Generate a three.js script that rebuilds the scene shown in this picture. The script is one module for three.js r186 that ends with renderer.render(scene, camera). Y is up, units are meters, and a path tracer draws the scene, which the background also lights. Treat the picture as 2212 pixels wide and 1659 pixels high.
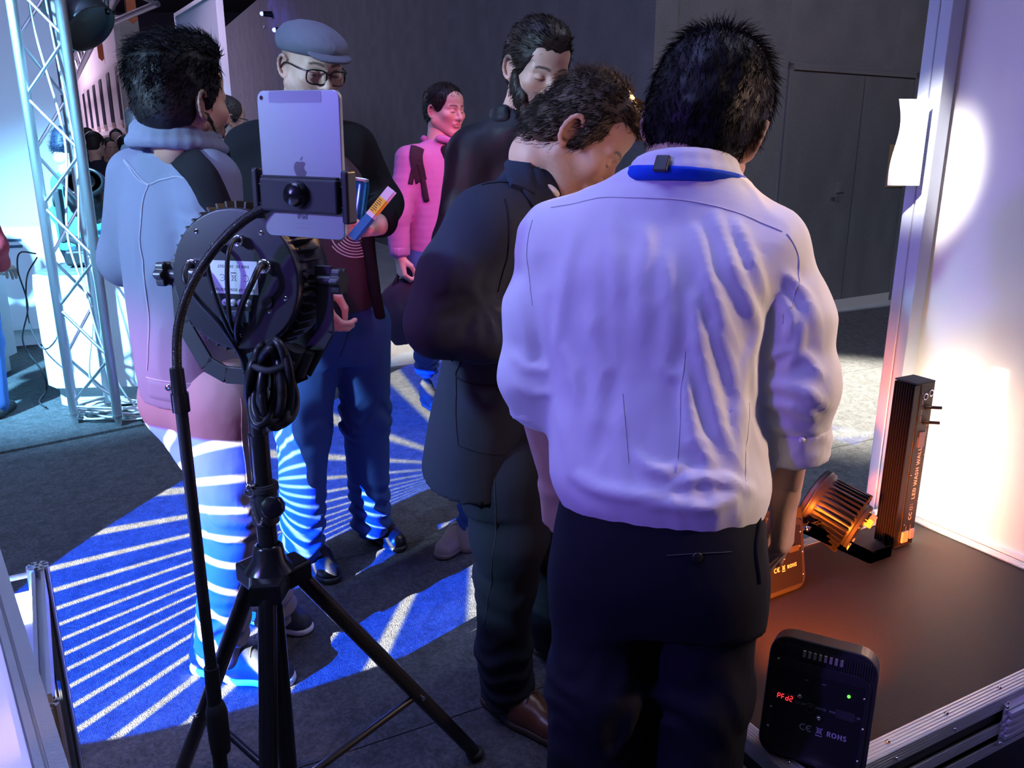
import * as THREE from 'three';
import { mergeGeometries, mergeVertices } from 'three/addons/utils/BufferGeometryUtils.js';
import { FontLoader } from 'three/addons/loaders/FontLoader.js';
import { TextGeometry } from 'three/addons/geometries/TextGeometry.js';
import { RoundedBoxGeometry } from 'three/addons/geometries/RoundedBoxGeometry.js';
import { RectAreaLightUniformsLib } from 'three/addons/lights/RectAreaLightUniformsLib.js';

// ------------------------------------------------------------------ camera, light, exposure
const W = 2212, H = 1659, FOCAL = 1779, PITCH = THREE.MathUtils.degToRad(16), EYE = new THREE.Vector3(0, 1.46, 0);
const scene = new THREE.Scene();
scene.background = new THREE.Color(0, 0, 0);
const camera = new THREE.PerspectiveCamera(2 * Math.atan(H / 2 / FOCAL) * 180 / Math.PI, W / H, 0.05, 120);
camera.position.copy(EYE);
camera.rotation.set(-PITCH, 0, 0);
const renderer = new THREE.WebGLRenderer({ antialias: true });
renderer.toneMapping = THREE.LinearToneMapping;
renderer.toneMappingExposure = 1.0;
renderer.shadowMap.enabled = true;
RectAreaLightUniformsLib.init();

const V = (x, y, z) => new THREE.Vector3(x, y, z);
const rgb = (r, g, b) => new THREE.Color().setRGB(r, g, b);
function areaLight(name, color, power, w, h, pos, target) {
  const l = new THREE.RectAreaLight(color, power, w, h); l.name = name; l.position.copy(pos); l.lookAt(target); scene.add(l); return l;
}
function spotLight(name, color, power, pos, target, angle, penumbra = 0.5, radius = 1, parent = scene) {
  const l = new THREE.SpotLight(color, power, 0, angle, penumbra, 2); l.name = name;
  l.position.copy(pos); l.target.position.copy(target); l.castShadow = true; l.shadow.radius = radius;
  scene.add(l); scene.add(l.target); return l;
}
// unseen area lights added under the ceiling as ambient fill for the hall
areaLight('ambient_fill_light', rgb(0.42, 0.50, 1.25), 7.5, 3.4, 3.4, V(-2.2, 6.6, -1.0), V(-2.2, 0, -1.0));
areaLight('ambient_fill_light', rgb(0.80, 0.82, 1), 7.0, 3.4, 3.4, V(4.2, 6.6, -2.5), V(4.2, 0, -2.5));
areaLight('ambient_fill_light', rgb(0.5, 0.6, 1), 1.2, 3.4, 3.4, V(-5.4, 6.6, -11), V(-5.4, 0, -11));
areaLight('ambient_fill_light', rgb(0.72, 0.58, 1), 45, 3.4, 3.4, V(-14, 6.6, -21), V(-14, 0, -21));

// ------------------------------------------------------------------ small tools
let seedState = 12345;
function rnd() { seedState = (seedState * 1664525 + 1013904223) >>> 0; return seedState / 4294967296; }
const rr = (a, b) => a + (b - a) * rnd();
const clamp = (x, a, b) => x < a ? a : x > b ? b : x;
const lerp = (a, b, t) => a + (b - a) * t;
const sstep = (a, b, x) => { const t = clamp((x - a) / (b - a), 0, 1); return t * t * (3 - 2 * t); };
const HASH = new Float32Array(4096); for (let i = 0; i < 4096; i++) HASH[i] = rnd();
function vnoise(x, y, z) {                       // value noise, -1..1
  const ix = Math.floor(x), iy = Math.floor(y), iz = Math.floor(z); let fx = x - ix, fy = y - iy, fz = z - iz;
  fx = fx * fx * (3 - 2 * fx); fy = fy * fy * (3 - 2 * fy); fz = fz * fz * (3 - 2 * fz);
  const h = (a, b, c) => HASH[(a * 73 + b * 1571 + c * 317 + ((a * b) & 255)) & 4095];
  const a = lerp(lerp(h(ix, iy, iz), h(ix + 1, iy, iz), fx), lerp(h(ix, iy + 1, iz), h(ix + 1, iy + 1, iz), fx), fy);
  const b = lerp(lerp(h(ix, iy, iz + 1), h(ix + 1, iy, iz + 1), fx), lerp(h(ix, iy + 1, iz + 1), h(ix + 1, iy + 1, iz + 1), fx), fy);
  return lerp(a, b, fz) * 2 - 1;
}
const fbm = (x, y, z) => vnoise(x, y, z) * 0.6 + vnoise(x * 2.1 + 5, y * 2.1, z * 2.1 + 9) * 0.3 + vnoise(x * 4.3, y * 4.3 + 3, z * 4.3) * 0.15;
const CP = Math.cos(PITCH), SP = Math.sin(PITCH);
function rayDir(px, py) { const u = (px - W / 2) / FOCAL, v = (H / 2 - py) / FOCAL; return V(u, v * CP - SP, -(CP + v * SP)); }
function at(px, py, depth) { const d = rayDir(px, py); return EYE.clone().addScaledVector(d, depth / -d.z); }          // the point of a pixel's ray that lies this far ahead (z = -depth)
function onY(px, py, y = 0) { const d = rayDir(px, py); return EYE.clone().addScaledVector(d, (y - EYE.y) / d.y); }    // where the ray meets a level surface
function meetWall(px, py, p0, n) { const d = rayDir(px, py); return EYE.clone().addScaledVector(d, p0.clone().sub(EYE).dot(n) / d.dot(n)); }

const taken = new Set();
function numbered(name) { let n = name, k = 0; while (taken.has(n)) n = name + '_' + String(++k).padStart(3, '0'); taken.add(n); return n; }
function shade(o) { o.castShadow = true; o.receiveShadow = true; return o; }
function thing(name, label, category, pos = V(0, 0, 0), group) {
  const o = new THREE.Group(); o.name = numbered(name); o.position.copy(pos); o.userData = { label, category }; if (group) o.userData.group = group; scene.add(o); return o;
}
// part(): geometry given in world axes, moved into its thing's frame
function part(name, geo, mat, root, label) {
  if (Array.isArray(geo)) geo = join(geo);
  const off = V(0, 0, 0); for (let p = root; p && p !== scene; p = p.parent) off.add(p.position);
  if (off.lengthSq()) geo = geo.clone().translate(-off.x, -off.y, -off.z);
  const m = shade(new THREE.Mesh(geo, mat)); m.name = name; if (label) m.userData.label = label; root.add(m); return m;
}
function single(name, geo, mat, label, category, group) {
  if (Array.isArray(geo)) geo = join(geo);
  geo.computeBoundingBox(); const c = geo.boundingBox.getCenter(V(0, 0, 0)); c.y = geo.boundingBox.min.y;
  geo = geo.clone().translate(-c.x, -c.y, -c.z);
  const m = shade(new THREE.Mesh(geo, mat)); m.name = numbered(name); m.position.copy(c); m.userData = { label, category }; if (group) m.userData.group = group; scene.add(m); return m;
}
function struct(name, geo, mat, label) {
  if (Array.isArray(geo)) geo = join(geo);
  const m = shade(new THREE.Mesh(geo, mat)); m.name = numbered(name); m.userData = { kind: 'structure' }; if (label) m.userData.label = label; scene.add(m); return m;
}
function join(list) {
  const gs = list.map((g) => { let q = g.index ? g.toNonIndexed() : g.clone(); for (const k of Object.keys(q.attributes)) if (!['position', 'normal', 'uv'].includes(k)) q.deleteAttribute(k); if (!q.attributes.uv) q.setAttribute('uv', new THREE.BufferAttribute(new Float32Array(q.attributes.position.count * 2), 2)); return q; });
  return mergeGeometries(gs);
}
function frame(o, x, y, z) { return new THREE.Matrix4().makeBasis(x, y, z).setPosition(o); }
function look(from, to, up = V(0, 1, 0)) {       // +y of the shape runs from 'from' to 'to'
  const y = to.clone().sub(from).normalize(); let x = up.clone().cross(y); if (x.lengthSq() < 1e-6) x = V(1, 0, 0).cross(y); x.normalize(); return frame(from, x, y, x.clone().cross(y));
}
function bar(a, b, r, r2 = r, n = 12) { const L = a.distanceTo(b); return new THREE.CylinderGeometry(r2, r, L, n).translate(0, L / 2, 0).applyMatrix4(look(a, b)); }
function boxAt(w, h, d, c, ry = 0, bevel = 0) { const g = bevel ? new RoundedBoxGeometry(w, h, d, 2, bevel) : new THREE.BoxGeometry(w, h, d); return g.rotateY(ry).translate(c.x, c.y, c.z); }
function obox(o, X, Y, Z, x0, x1, y0, y1, z0, z1, bevel = 0) {   // a box in an own frame
  const w = x1 - x0, h = y1 - y0, d = z1 - z0, g = bevel ? new RoundedBoxGeometry(w, h, d, 2, bevel) : new THREE.BoxGeometry(w, h, d);
  return placed(g.translate((x0 + x1) / 2, (y0 + y1) / 2, (z0 + z1) / 2), frame(o, X, Y, Z));
}
function placed(g, m) {                          // applyMatrix4 that keeps faces outward in a left-handed frame
  g.applyMatrix4(m); if (m.determinant() > 0) return g;
  if (!g.index) { const n = g.attributes.position.count; g.setIndex(Array.from({ length: n }, (_, i) => i)); }
  const ix = g.index.array; for (let i = 0; i < ix.length; i += 3) { const t = ix[i]; ix[i] = ix[i + 1]; ix[i + 1] = t; } return g;
}
function tube(pts, r, n = 8, seg) { const c = new THREE.CatmullRomCurve3(pts); return new THREE.TubeGeometry(c, seg ?? pts.length * 6, r, n); }
function lathe(prof, n = 32) { return new THREE.LatheGeometry(prof.map(([r, y]) => new THREE.Vector2(r, y)), n); }

// ------------------------------------------------------------------ materials
function canvasTex(w, h, draw, srgb = true) { const c = document.createElement('canvas'); c.width = w; c.height = h; draw(c.getContext('2d'), w, h); const t = new THREE.CanvasTexture(c); if (srgb) t.colorSpace = THREE.SRGBColorSpace; t.magFilter = THREE.LinearFilter; return t; }
function noiseTex(n, fn, srgb = false) {
  const d = new Uint8Array(n * n * 4);
  for (let y = 0; y < n; y++) for (let x = 0; x < n; x++) { const v = fn(x, y), o = (y * n + x) * 4; if (v.length) { d[o] = v[0]; d[o + 1] = v[1]; d[o + 2] = v[2]; } else d[o] = d[o + 1] = d[o + 2] = v; d[o + 3] = 255; }
  const t = new THREE.DataTexture(d, n, n); t.magFilter = THREE.LinearFilter; t.wrapS = t.wrapT = THREE.RepeatWrapping; if (srgb) t.colorSpace = THREE.SRGBColorSpace; t.needsUpdate = true; return t;
}
const std = (r, g, b, rough = 0.6, metal = 0, o = {}) => new THREE.MeshStandardMaterial({ color: rgb(r, g, b), roughness: rough, metalness: metal, ...o });
const phys = (r, g, b, o) => new THREE.MeshPhysicalMaterial({ color: rgb(r, g, b), ...o });
const glow = (r, g, b, k = 1) => new THREE.MeshStandardMaterial({ color: rgb(0.02, 0.02, 0.02), emissive: rgb(r, g, b), emissiveIntensity: k });
const carpetTex = noiseTex(512, (x, y) => { const v = 150 + 70 * (rnd() - 0.5) + 26 * vnoise(x / 9, y / 9, 3) + 16 * vnoise(x / 40, y / 40, 7); return [v, v, v]; }, true);
const carpetBump = noiseTex(256, () => 255 * rnd());
const grainTex = noiseTex(256, (x, y) => { const v = 214 + 26 * (rnd() - 0.5) + 14 * vnoise(x / 30, y / 30, 1); return [v, v, v]; }, true);
const scratchTex = noiseTex(512, (x, y) => { const v = 128 + 90 * vnoise(x / 2.2, y / 160, 2) * 0.6 + 40 * (rnd() - 0.5); return clamp(v, 0, 255); });
const tiled = (t, r, s = r) => { const c = t.clone(); c.repeat.set(r, s); c.needsUpdate = true; return c; };
const M = {
  carpet: std(0.21, 0.208, 0.212, 0.96, 0, { map: tiled(carpetTex, 2.2), bumpMap: tiled(carpetBump, 3), bumpScale: 0.004 }),
  carpetLight: std(0.19, 0.19, 0.195, 0.95, 0, { map: tiled(carpetTex, 2.2), bumpMap: tiled(carpetBump, 3), bumpScale: 0.004 }),
  hallFloor: std(0.52, 0.52, 0.50, 0.5, 0, { map: tiled(grainTex, 0.5) }),
  darkWall: std(0.175, 0.18, 0.19, 0.85, 0, { map: tiled(grainTex, 0.7) }),
  darkDoor: std(0.155, 0.16, 0.168, 0.7, 0, { map: tiled(grainTex, 0.7) }),
  skirting: std(0.42, 0.41, 0.39, 0.6),
  ceiling: std(0.03, 0.03, 0.035, 0.9),
  hallWall: std(0.09, 0.09, 0.12, 0.9),
  white: std(0.80, 0.80, 0.80, 0.55),
  whitePanel: std(0.78, 0.77, 0.76, 0.5),
  alu: std(0.78, 0.79, 0.80, 0.34, 1, { bumpMap: tiled(scratchTex, 4, 1), bumpScale: 0.0004 }),
  aluDull: std(0.55, 0.55, 0.56, 0.45, 1, { bumpMap: tiled(scratchTex, 4, 1), bumpScale: 0.0004 }),
  chrome: std(0.85, 0.85, 0.86, 0.14, 1),
  black: std(0.018, 0.018, 0.02, 0.42),
  blackGloss: std(0.012, 0.012, 0.014, 0.22),
  blackSoft: std(0.022, 0.022, 0.025, 0.65),
  rubber: std(0.02, 0.02, 0.021, 0.55),
  cable: std(0.012, 0.012, 0.014, 0.38),
  whiteCable: std(0.7, 0.7, 0.7, 0.45),
};

// ------------------------------------------------------------------ the setting
const planeUV = (g, w, d) => { const uv = g.attributes.uv; for (let i = 0; i < uv.count; i++) uv.setXY(i, uv.getX(i) * w, uv.getY(i) * d); return g; };
function boxUV(g) {   // uv in metres on every side of a box
  const q = g.index ? g.toNonIndexed() : g, p = q.attributes.position, n = q.attributes.normal, uv = new Float32Array(p.count * 2);
  for (let i = 0; i < p.count; i++) { const ax = Math.abs(n.getX(i)), ay = Math.abs(n.getY(i)), az = Math.abs(n.getZ(i)), x = p.getX(i), y = p.getY(i), z = p.getZ(i); if (ay > ax && ay > az) { uv[2 * i] = x; uv[2 * i + 1] = z; } else if (ax > az) { uv[2 * i] = z; uv[2 * i + 1] = y; } else { uv[2 * i] = x; uv[2 * i + 1] = y; } }
  q.setAttribute('uv', new THREE.BufferAttribute(uv, 2)); return q;
}
const flat = (x0, x1, z0, z1, y0, y1) => boxUV(new THREE.BoxGeometry(x1 - x0, y1 - y0, z1 - z0).translate((x0 + x1) / 2, (y0 + y1) / 2, (z0 + z1) / 2));
struct('floor', flat(-24, 12, -38, 8, -0.3, -0.012), M.hallFloor);
struct('ceiling', flat(-24, 12, -38, 8, 7, 7.3), M.ceiling);
struct('wall_left', flat(-24.3, -24, -38, 8, -0.3, 7.3), M.hallWall);
struct('wall_right', flat(12, 12.3, -38, 8, -0.3, 7.3), M.hallWall);
struct('wall_front', flat(-24, 12, 8, 8.3, -0.3, 7.3), M.hallWall);
struct('wall_back', flat(-24, 12, -38.3, -38, -0.3, 7.3), M.hallWall);
// carpet laid in strips, with the seams running as in the photo
const seamDir = V(0.309, 0, -0.16).normalize(), seamN = V(0.16, 0, 0.309).normalize(), UP = V(0, 1, 0);
for (let k = -5; k < 4; k++) {
  const n1 = -k, n0 = Math.max(n1 - 1, -3.5) + 0.004, w = n1 - n0;
  const g = boxUV(new THREE.BoxGeometry(13, 0.012, w).translate(0, -0.006, (n0 + n1) / 2)).applyMatrix4(frame(V(-0.392, 0, -1.749), seamDir, UP, seamN));
  struct('floor_carpet', g, M.carpet);
}
// metal strip where the carpet ends and the hall floor begins
struct('trim_1', new THREE.BoxGeometry(13, 0.014, 0.05).translate(0, -0.005, -3.53).applyMatrix4(frame(V(-0.392, 0, -1.749), seamDir, UP, seamN)), M.aluDull);
// pale carpet of the booth on the left
const boothX = V(0.765, 0, -0.643).normalize(), boothZ = V(-0.643, 0, -0.765).normalize(), boothO = V(-2.013, 0, -4.261);
struct('floor_booth', placed(boxUV(new THREE.BoxGeometry(3.2, 0.014, 4).translate(-1.6, 0.007, 2)), frame(boothO, boothX, UP, boothZ)), M.carpetLight);

// the dark room that stands in the hall: two walls that meet at a corner
const wallC = V(1.04, 0, -6.47), wallAEnd = V(-8.2, 0, -24.95), wallBEnd = V(7.2, 0, -10.29);
function wallBetween(name, a, b, h, t, mat) {   // the face that shows lies on the line a-b, the thickness is away from the photographer
  const X = b.clone().sub(a), L = X.length(); X.normalize(); let Z = X.clone().cross(UP).normalize(); if (Z.dot(EYE.clone().sub(a)) < 0) Z.negate();
  return struct(name, placed(boxUV(new THREE.BoxGeometry(L, h, t).translate(L / 2, h / 2, -t / 2)), frame(a, X, UP, Z)), mat);
}
wallBetween('wall_dark_left', wallC, wallAEnd, 4.6, 0.2, M.darkWall);
wallBetween('wall_dark_right', wallC, wallBEnd, 4.6, 0.2, M.darkWall);
const bX = wallBEnd.clone().sub(wallC).normalize(), bN = V(-bX.z, 0, bX.x), aX = wallAEnd.clone().sub(wallC).normalize(), aN = V(aX.z, 0, -aX.x);
{ // skirting of both walls
  const g = (o, X, N, L) => new THREE.BoxGeometry(L, 0.09, 0.018).translate(L / 2, 0.045 - 0.012, 0).applyMatrix4(frame(o.clone().addScaledVector(N, 0.01), X, UP, X.clone().cross(UP)));
  struct('baseboard_left', g(wallC, aX, aN, 20.6), M.skirting);
  struct('baseboard_right', g(wallC, bX, bN, 7.2), M.skirting);
}
{ // door in the right wall, flush, with frame joints and a lever handle on a plate
  const a = meetWall(1690, 410, wallC, bN), b = meetWall(1836, 410, wallC, bN), top = meetWall(1690, 152, wallC, bN).y;
  const s0 = a.clone().sub(wallC).dot(bX), s1 = b.clone().sub(wallC).dot(bX);
  const d = struct('door_1', obox(wallC, bX, UP, bN.clone(), s0, s1 + 0.02, 0.05, top, 0.0, 0.012), M.darkDoor);
  part('door_leaf', obox(wallC, bX, UP, bN, s1 + 0.035, s1 + 0.75, 0.05, top, 0.0, 0.012), M.darkDoor, d);
  part('frame', [obox(wallC, bX, UP, bN, s0 - 0.06, s0 - 0.008, 0, top + 0.06, 0, 0.02), obox(wallC, bX, UP, bN, s0 - 0.06, s1 + 0.8, top + 0.012, top + 0.07, 0, 0.02), obox(wallC, bX, UP, bN, s1 + 0.76, s1 + 0.82, 0, top + 0.06, 0, 0.02)], M.darkWall, d);
  const hp = meetWall(1808, 412, wallC, bN), hs = hp.clone().sub(wallC).dot(bX);
  const plate = part('handle_plate', obox(wallC, bX, UP, bN, hs - 0.03, hs + 0.03, hp.y - 0.09, hp.y + 0.07, 0.012, 0.018, 0.002), M.aluDull, d);
  part('handle', [obox(wallC, bX, UP, bN, hs - 0.012, hs + 0.012, hp.y - 0.03, hp.y - 0.008, 0.018, 0.06), obox(wallC, bX, UP, bN, hs - 0.1, hs + 0.012, hp.y - 0.03, hp.y - 0.01, 0.05, 0.066, 0.004)], M.chrome, plate);
}
single('light_patch_board', (() => { const c = meetWall(1934, 360, wallC, bN), s = c.clone().sub(wallC).dot(bX); return obox(wallC, bX, UP, bN, s - 0.14, s + 0.16, c.y - 0.19, c.y + 0.2, 0.0, 0.02, 0.004); })(), std(0.30, 0.19, 0.10, 0.7), 'small brown board standing in for a patch of orange light on the dark wall', 'board');  // the board stands in for an orange light patch on the wall

// ------------------------------------------------------------------ the pattern projector, left behind the photographer: a lamp, a printed glass and a tube
const projPos = V(-3.926, 1.848, 1.772);
{
  const a = V(-0.27, 0, -3.711).sub(projPos).normalize().add(V(-0.811, 0.351, -2.62).sub(projPos).normalize()).normalize();   // towards the middle of the sunburst
  const X = a.clone().cross(UP).normalize(), Y = X.clone().cross(a).normalize(), Z = a.clone().negate();
  const dist = 0.30, R = 0.085;
  const gobo = canvasTex(1024, 1024, (c, n) => {
    const deg = (d) => Math.tan(d * Math.PI / 180) * dist / R * n / 2;
    c.fillStyle = '#000'; c.fillRect(0, 0, n, n);
    c.translate(n / 2, n / 2); c.scale(1, -1);
    c.save(); c.beginPath(); c.arc(deg(-0.37), deg(2.9), deg(10.36), 0, 7); c.clip();
    c.beginPath(); c.rect(-n, -n, 2 * n, n + deg(2.9)); c.clip();
    c.fillStyle = 'rgb(2,74,255)'; c.fillRect(-n, -n, 2 * n, 2 * n);
    c.fillStyle = '#fff';
    for (let k = 0; k < 40; k++) { const t = (-100.5 + 9 * k) * Math.PI / 180, w = 0.92 * Math.PI / 180; c.beginPath(); c.moveTo(0, 0); c.lineTo(n * Math.cos(t - w), n * Math.sin(t - w)); c.lineTo(n * Math.cos(t + w), n * Math.sin(t + w)); c.fill(); }
    c.beginPath(); c.arc(0, 0, deg(0.28), 0, 7); c.fill();
    c.restore();
  });
  const g = thing('gobo_projector', 'black pattern projector with a printed sunburst glass, standing left of the photographer', 'projector', V(projPos.x, 0, projPos.z));
  const f = (gg) => gg.applyMatrix4(frame(projPos, X, Y, Z));
  part('gobo_glass', f(new THREE.CircleGeometry(R, 48).translate(0, 0, -dist)), new THREE.MeshPhysicalMaterial({ color: 0xffffff, map: gobo, transmission: 1, roughness: 0, thickness: 0, specularIntensity: 0 }), g);
  part('barrel', f(join([new THREE.CylinderGeometry(R + 0.002, R + 0.002, 0.34, 40, 1, true).rotateX(Math.PI / 2).translate(0, 0, -0.17), new THREE.CylinderGeometry(R + 0.012, R + 0.012, 0.34, 40, 1, true).rotateX(Math.PI / 2).translate(0, 0, -0.17), new THREE.RingGeometry(R + 0.002, R + 0.012, 40).translate(0, 0, -0.34)])), M.black, g);
  part('lamp_house', f(new RoundedBoxGeometry(0.26, 0.26, 0.34, 3, 0.03).translate(0, 0, 0.18)), M.black, g);
  part('stand_pole', bar(V(projPos.x, 0, projPos.z), projPos.clone().add(V(0, -0.14, 0)), 0.02), M.black, g);
  part('stand_base', new THREE.CylinderGeometry(0.24, 0.26, 0.03, 32).translate(projPos.x, 0.015, projPos.z), M.black, g);
  spotLight('gobo_projector_lamp', rgb(1, 0.98, 0.94), 2900, projPos, projPos.clone().add(a), 0.36, 0.05, 0.015);
}

// ------------------------------------------------------------------ booth on the left: white wall, counter, truss, plinths, moving heads
wallBetween('wall_booth', V(-7.2, 0, -5.6), V(-3.72, 0, -7.3), 3.6, 0.1, M.white);
{
  const o = at(62, 742, 6.0); o.y = 0;
  const g = thing('display_counter', 'white display counter behind the truss with two dark caption strips', 'counter', V(-3.7, 0, -6.1));
  const X = V(0.9, 0, -0.42).normalize(), Z = V(0.42, 0, 0.9).normalize(), c = V(-3.22, 0, -6.28);
  part('body', obox(c, X, UP, Z, -1.6, 0, 0.14, 0.9, -0.5, 0, 0.006), M.white, g);
  part('kick_plate', obox(c, X, UP, Z, -1.58, -0.03, 0.0, 0.14, -0.46, -0.05), M.white, g);
  for (const [y0, y1] of [[0.80, 0.82], [0.755, 0.775]]) part('caption_strip', obox(c, X, UP, Z, -1.05, -0.42, y0, y1, 0, 0.003), std(0.05, 0.09, 0.14, 0.6), g);
}
{
  const base = [V(-2.38, 0.014, -4.262), V(-2.127, 0.014, -4.225), V(-2.285, 0.014, -4.462)];
  const g = thing('truss', 'vertical three chord aluminium truss standing in front of the white plinth', 'truss', V(-2.26, 0.014, -4.31));
  const up = (p, y) => V(p.x, y, p.z);
  for (const p of base) {
    part('chord', bar(up(p, 0.07), up(p, 3.4), 0.025, 0.025, 20), M.alu, g);
    part('spigot', [bar(up(p, 0.014), up(p, 0.08), 0.017, 0.019, 16), bar(up(p, 0.06), up(p, 0.075), 0.027, 0.027, 20)], M.chrome, g);
  }
  for (const [a, b] of [[0, 1], [1, 2], [2, 0]]) {
    part('brace', bar(up(base[a], 0.11), up(base[b], 0.11), 0.008, 0.008, 8), M.alu, g);
    for (let k = 0; k < 12; k++) { const p = k % 2 ? base[b] : base[a], q = k % 2 ? base[a] : base[b]; part('brace', bar(up(p, 0.13 + k * 0.262), up(q, 0.13 + (k + 1) * 0.262), 0.0085, 0.0085, 8), M.alu, g); }
  }
}
function octagonPrism(w, d, cut, y0, y1) {
  const s = new THREE.Shape(); const x = w / 2, z = d / 2;
  [[-x + cut, -z], [x - cut, -z], [x, -z + cut], [x, z - cut], [x - cut, z], [-x + cut, z], [-x, z - cut], [-x, -z + cut]].forEach(([a, b], i) => i ? s.lineTo(a, b) : s.moveTo(a, b)); s.closePath();
  return new THREE.ExtrudeGeometry(s, { depth: y1 - y0 - 0.008, bevelEnabled: true, bevelThickness: 0.004, bevelSize: 0.004, bevelSegments: 2 }).rotateX(-Math.PI / 2).translate(0, y0 + 0.004, 0);
}
function plinth(c, ry, label) {
  const g = thing('plinth', label, 'plinth', c, 'white plinths of the booth');
  const put = (q) => q.rotateY(ry).translate(c.x, c.y, c.z);
  part('foot', put(octagonPrism(0.50, 0.40, 0.03, 0, 0.12)), M.white, g);
  part('body', put(octagonPrism(0.61, 0.5, 0.075, 0.12, 0.765)), M.white, g);
  part('top_mat', put(octagonPrism(0.56, 0.45, 0.06, 0.765, 0.785)), std(0.10, 0.105, 0.12, 0.7), g);
  return g;
}
plinth(V(-2.40, 0.014, -4.80), 0.1, 'white plinth with cut corners directly behind the truss');
plinth(V(-3.62, 0.014, -5.18), 0.1, 'white plinth with cut corners left of the truss, under the second moving head');
function movingHead(c, ry, tilt, label) {
  const g = thing('moving_head_light', label, 'stage light', c, 'moving head lights on the plinths');
  const m = new THREE.Matrix4().makeRotationY(ry).setPosition(c), put = (q) => q.applyMatrix4(m);
  part('base', put(join([new RoundedBoxGeometry(0.30, 0.09, 0.26, 3, 0.02).translate(0, 0.055, 0), new THREE.CylinderGeometry(0.09, 0.11, 0.03, 24).translate(0, 0.112, 0)])), M.black, g);
  part('control_panel', put(new THREE.BoxGeometry(0.14, 0.05, 0.004).translate(0, 0.055, 0.131)), M.aluDull, g);
  for (const s of [-1, 1]) part('yoke_arm', put(join([new RoundedBoxGeometry(0.035, 0.30, 0.12, 3, 0.012).translate(s * 0.155, 0.285, 0), new RoundedBoxGeometry(0.16, 0.035, 0.12, 2, 0.012).rotateZ(s * 0.45).translate(s * 0.10, 0.145, 0), new THREE.CylinderGeometry(0.045, 0.045, 0.012, 20).rotateZ(Math.PI / 2).translate(s * 0.176, 0.38, 0)])), M.blackSoft, g);
  const t = (q) => put(q.rotateX(tilt).translate(0, 0.38, 0));
  part('head', t(lathe([[0.001, -0.16], [0.06, -0.155], [0.095, -0.12], [0.118, -0.04], [0.122, 0.06], [0.112, 0.13], [0.10, 0.15], [0.09, 0.15], [0.086, 0.14]], 32).rotateX(Math.PI / 2)), M.blackGloss, g);
  part('lens', t(new THREE.SphereGeometry(0.088, 24, 12, 0, 6.3, 0, 0.7).scale(1, 0.5, 1).rotateX(Math.PI / 2).translate(0, 0, 0.11)), M.chrome, g);
  return g;
}
movingHead(V(-2.44, 0.80, -4.86), 0.35, -0.75, 'black moving head light on the plinth behind the truss');
movingHead(V(-3.58, 0.80, -5.22), 0.2, -1.25, 'black moving head light pointing up on the plinth at the booth edge');
{ // black flood hung above, its beam side towards the hall
  const c = at(172, 38, 4.7), g = thing('hanging_stage_light', 'black round stage light hanging beside the top of the truss', 'stage light', c);
  const ax = V(0.62, -0.62, 0.2).normalize(), m = look(c.clone().addScaledVector(ax, -0.17), c.clone().addScaledVector(ax, 0.1));
  part('housing', lathe([[0.001, 0], [0.10, 0.005], [0.125, 0.03], [0.145, 0.16], [0.15, 0.25], [0.138, 0.255], [0.13, 0.22], [0.001, 0.2]], 36).applyMatrix4(m), M.black, g);
  part('yoke', [tube([c.clone().add(V(-0.16, 0.02, -0.02)), c.clone().add(V(-0.13, 0.2, -0.05)), c.clone().add(V(0, 0.28, -0.05)), c.clone().add(V(0.12, 0.2, -0.05)), c.clone().add(V(0.15, 0.02, 0))], 0.012), bar(c.clone().add(V(0, 0.27, -0.05)), V(c.x, 3.4, c.z - 0.05), 0.02)], M.black, g);
}
{ // white cables: down through the truss and a slack coil at its foot
  const pts = [], c0 = V(-2.22, 0.03, -4.37);
  for (let i = 0; i < 70; i++) { const a = i * 0.52, r = 0.17 + 0.035 * Math.sin(i * 1.7); pts.push(V(c0.x + r * 1.15 * Math.cos(a), 0.026 + 0.0011 * i + 0.006 * Math.sin(i * 2.3), c0.z + r * 0.55 * Math.sin(a))); }
  pts.push(V(-2.3, 0.25, -4.33), V(-2.26, 0.6, -4.36), V(-2.31, 1.0, -4.33), V(-2.27, 1.5, -4.36), V(-2.33, 2.1, -4.33), V(-2.3, 3.3, -4.35));
  single('power_cable', new THREE.TubeGeometry(new THREE.CatmullRomCurve3(pts), 520, 0.006, 6), M.whiteCable, 'white cable running down inside the truss to a loose coil at its foot', 'cable');
  const q = [V(-2.22, 3.3, -4.30), V(-2.24, 2.2, -4.31), V(-2.19, 1.4, -4.29), V(-2.25, 0.9, -4.31), V(-2.2, 0.45, -4.3), V(-2.1, 0.06, -4.4), V(-1.98, 0.024, -4.42), V(-2.0, 0.022, -4.33), V(-2.12, 0.022, -4.33)];
  single('power_cable', tube(q, 0.005, 6, 90), M.whiteCable, 'thin white cable hanging straight down between the truss chords', 'cable');
  const D = (px, py, d) => at(px, py, d);
  single('black_cable', tube([D(78, 548, 4.85), D(45, 545, 4.8), D(38, 580, 4.7), D(60, 660, 4.65), D(50, 740, 4.6), D(90, 800, 4.6), onY(100, 842, 0.03), onY(85, 868, 0.03), onY(100, 880, 0.03)], 0.0045, 6, 90), M.cable, 'black cable looping down the left side of the plinth behind the truss', 'cable');
  single('black_cable', tube([D(80, 556, 4.85), D(58, 600, 4.7), D(62, 690, 4.62), D(84, 745, 4.5), D(104, 752, 4.4), D(120, 735, 4.45), D(130, 700, 4.5)], 0.0045, 6, 90), M.cable, 'black cable hanging in a low bow across the plinth front', 'cable');
}

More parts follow.
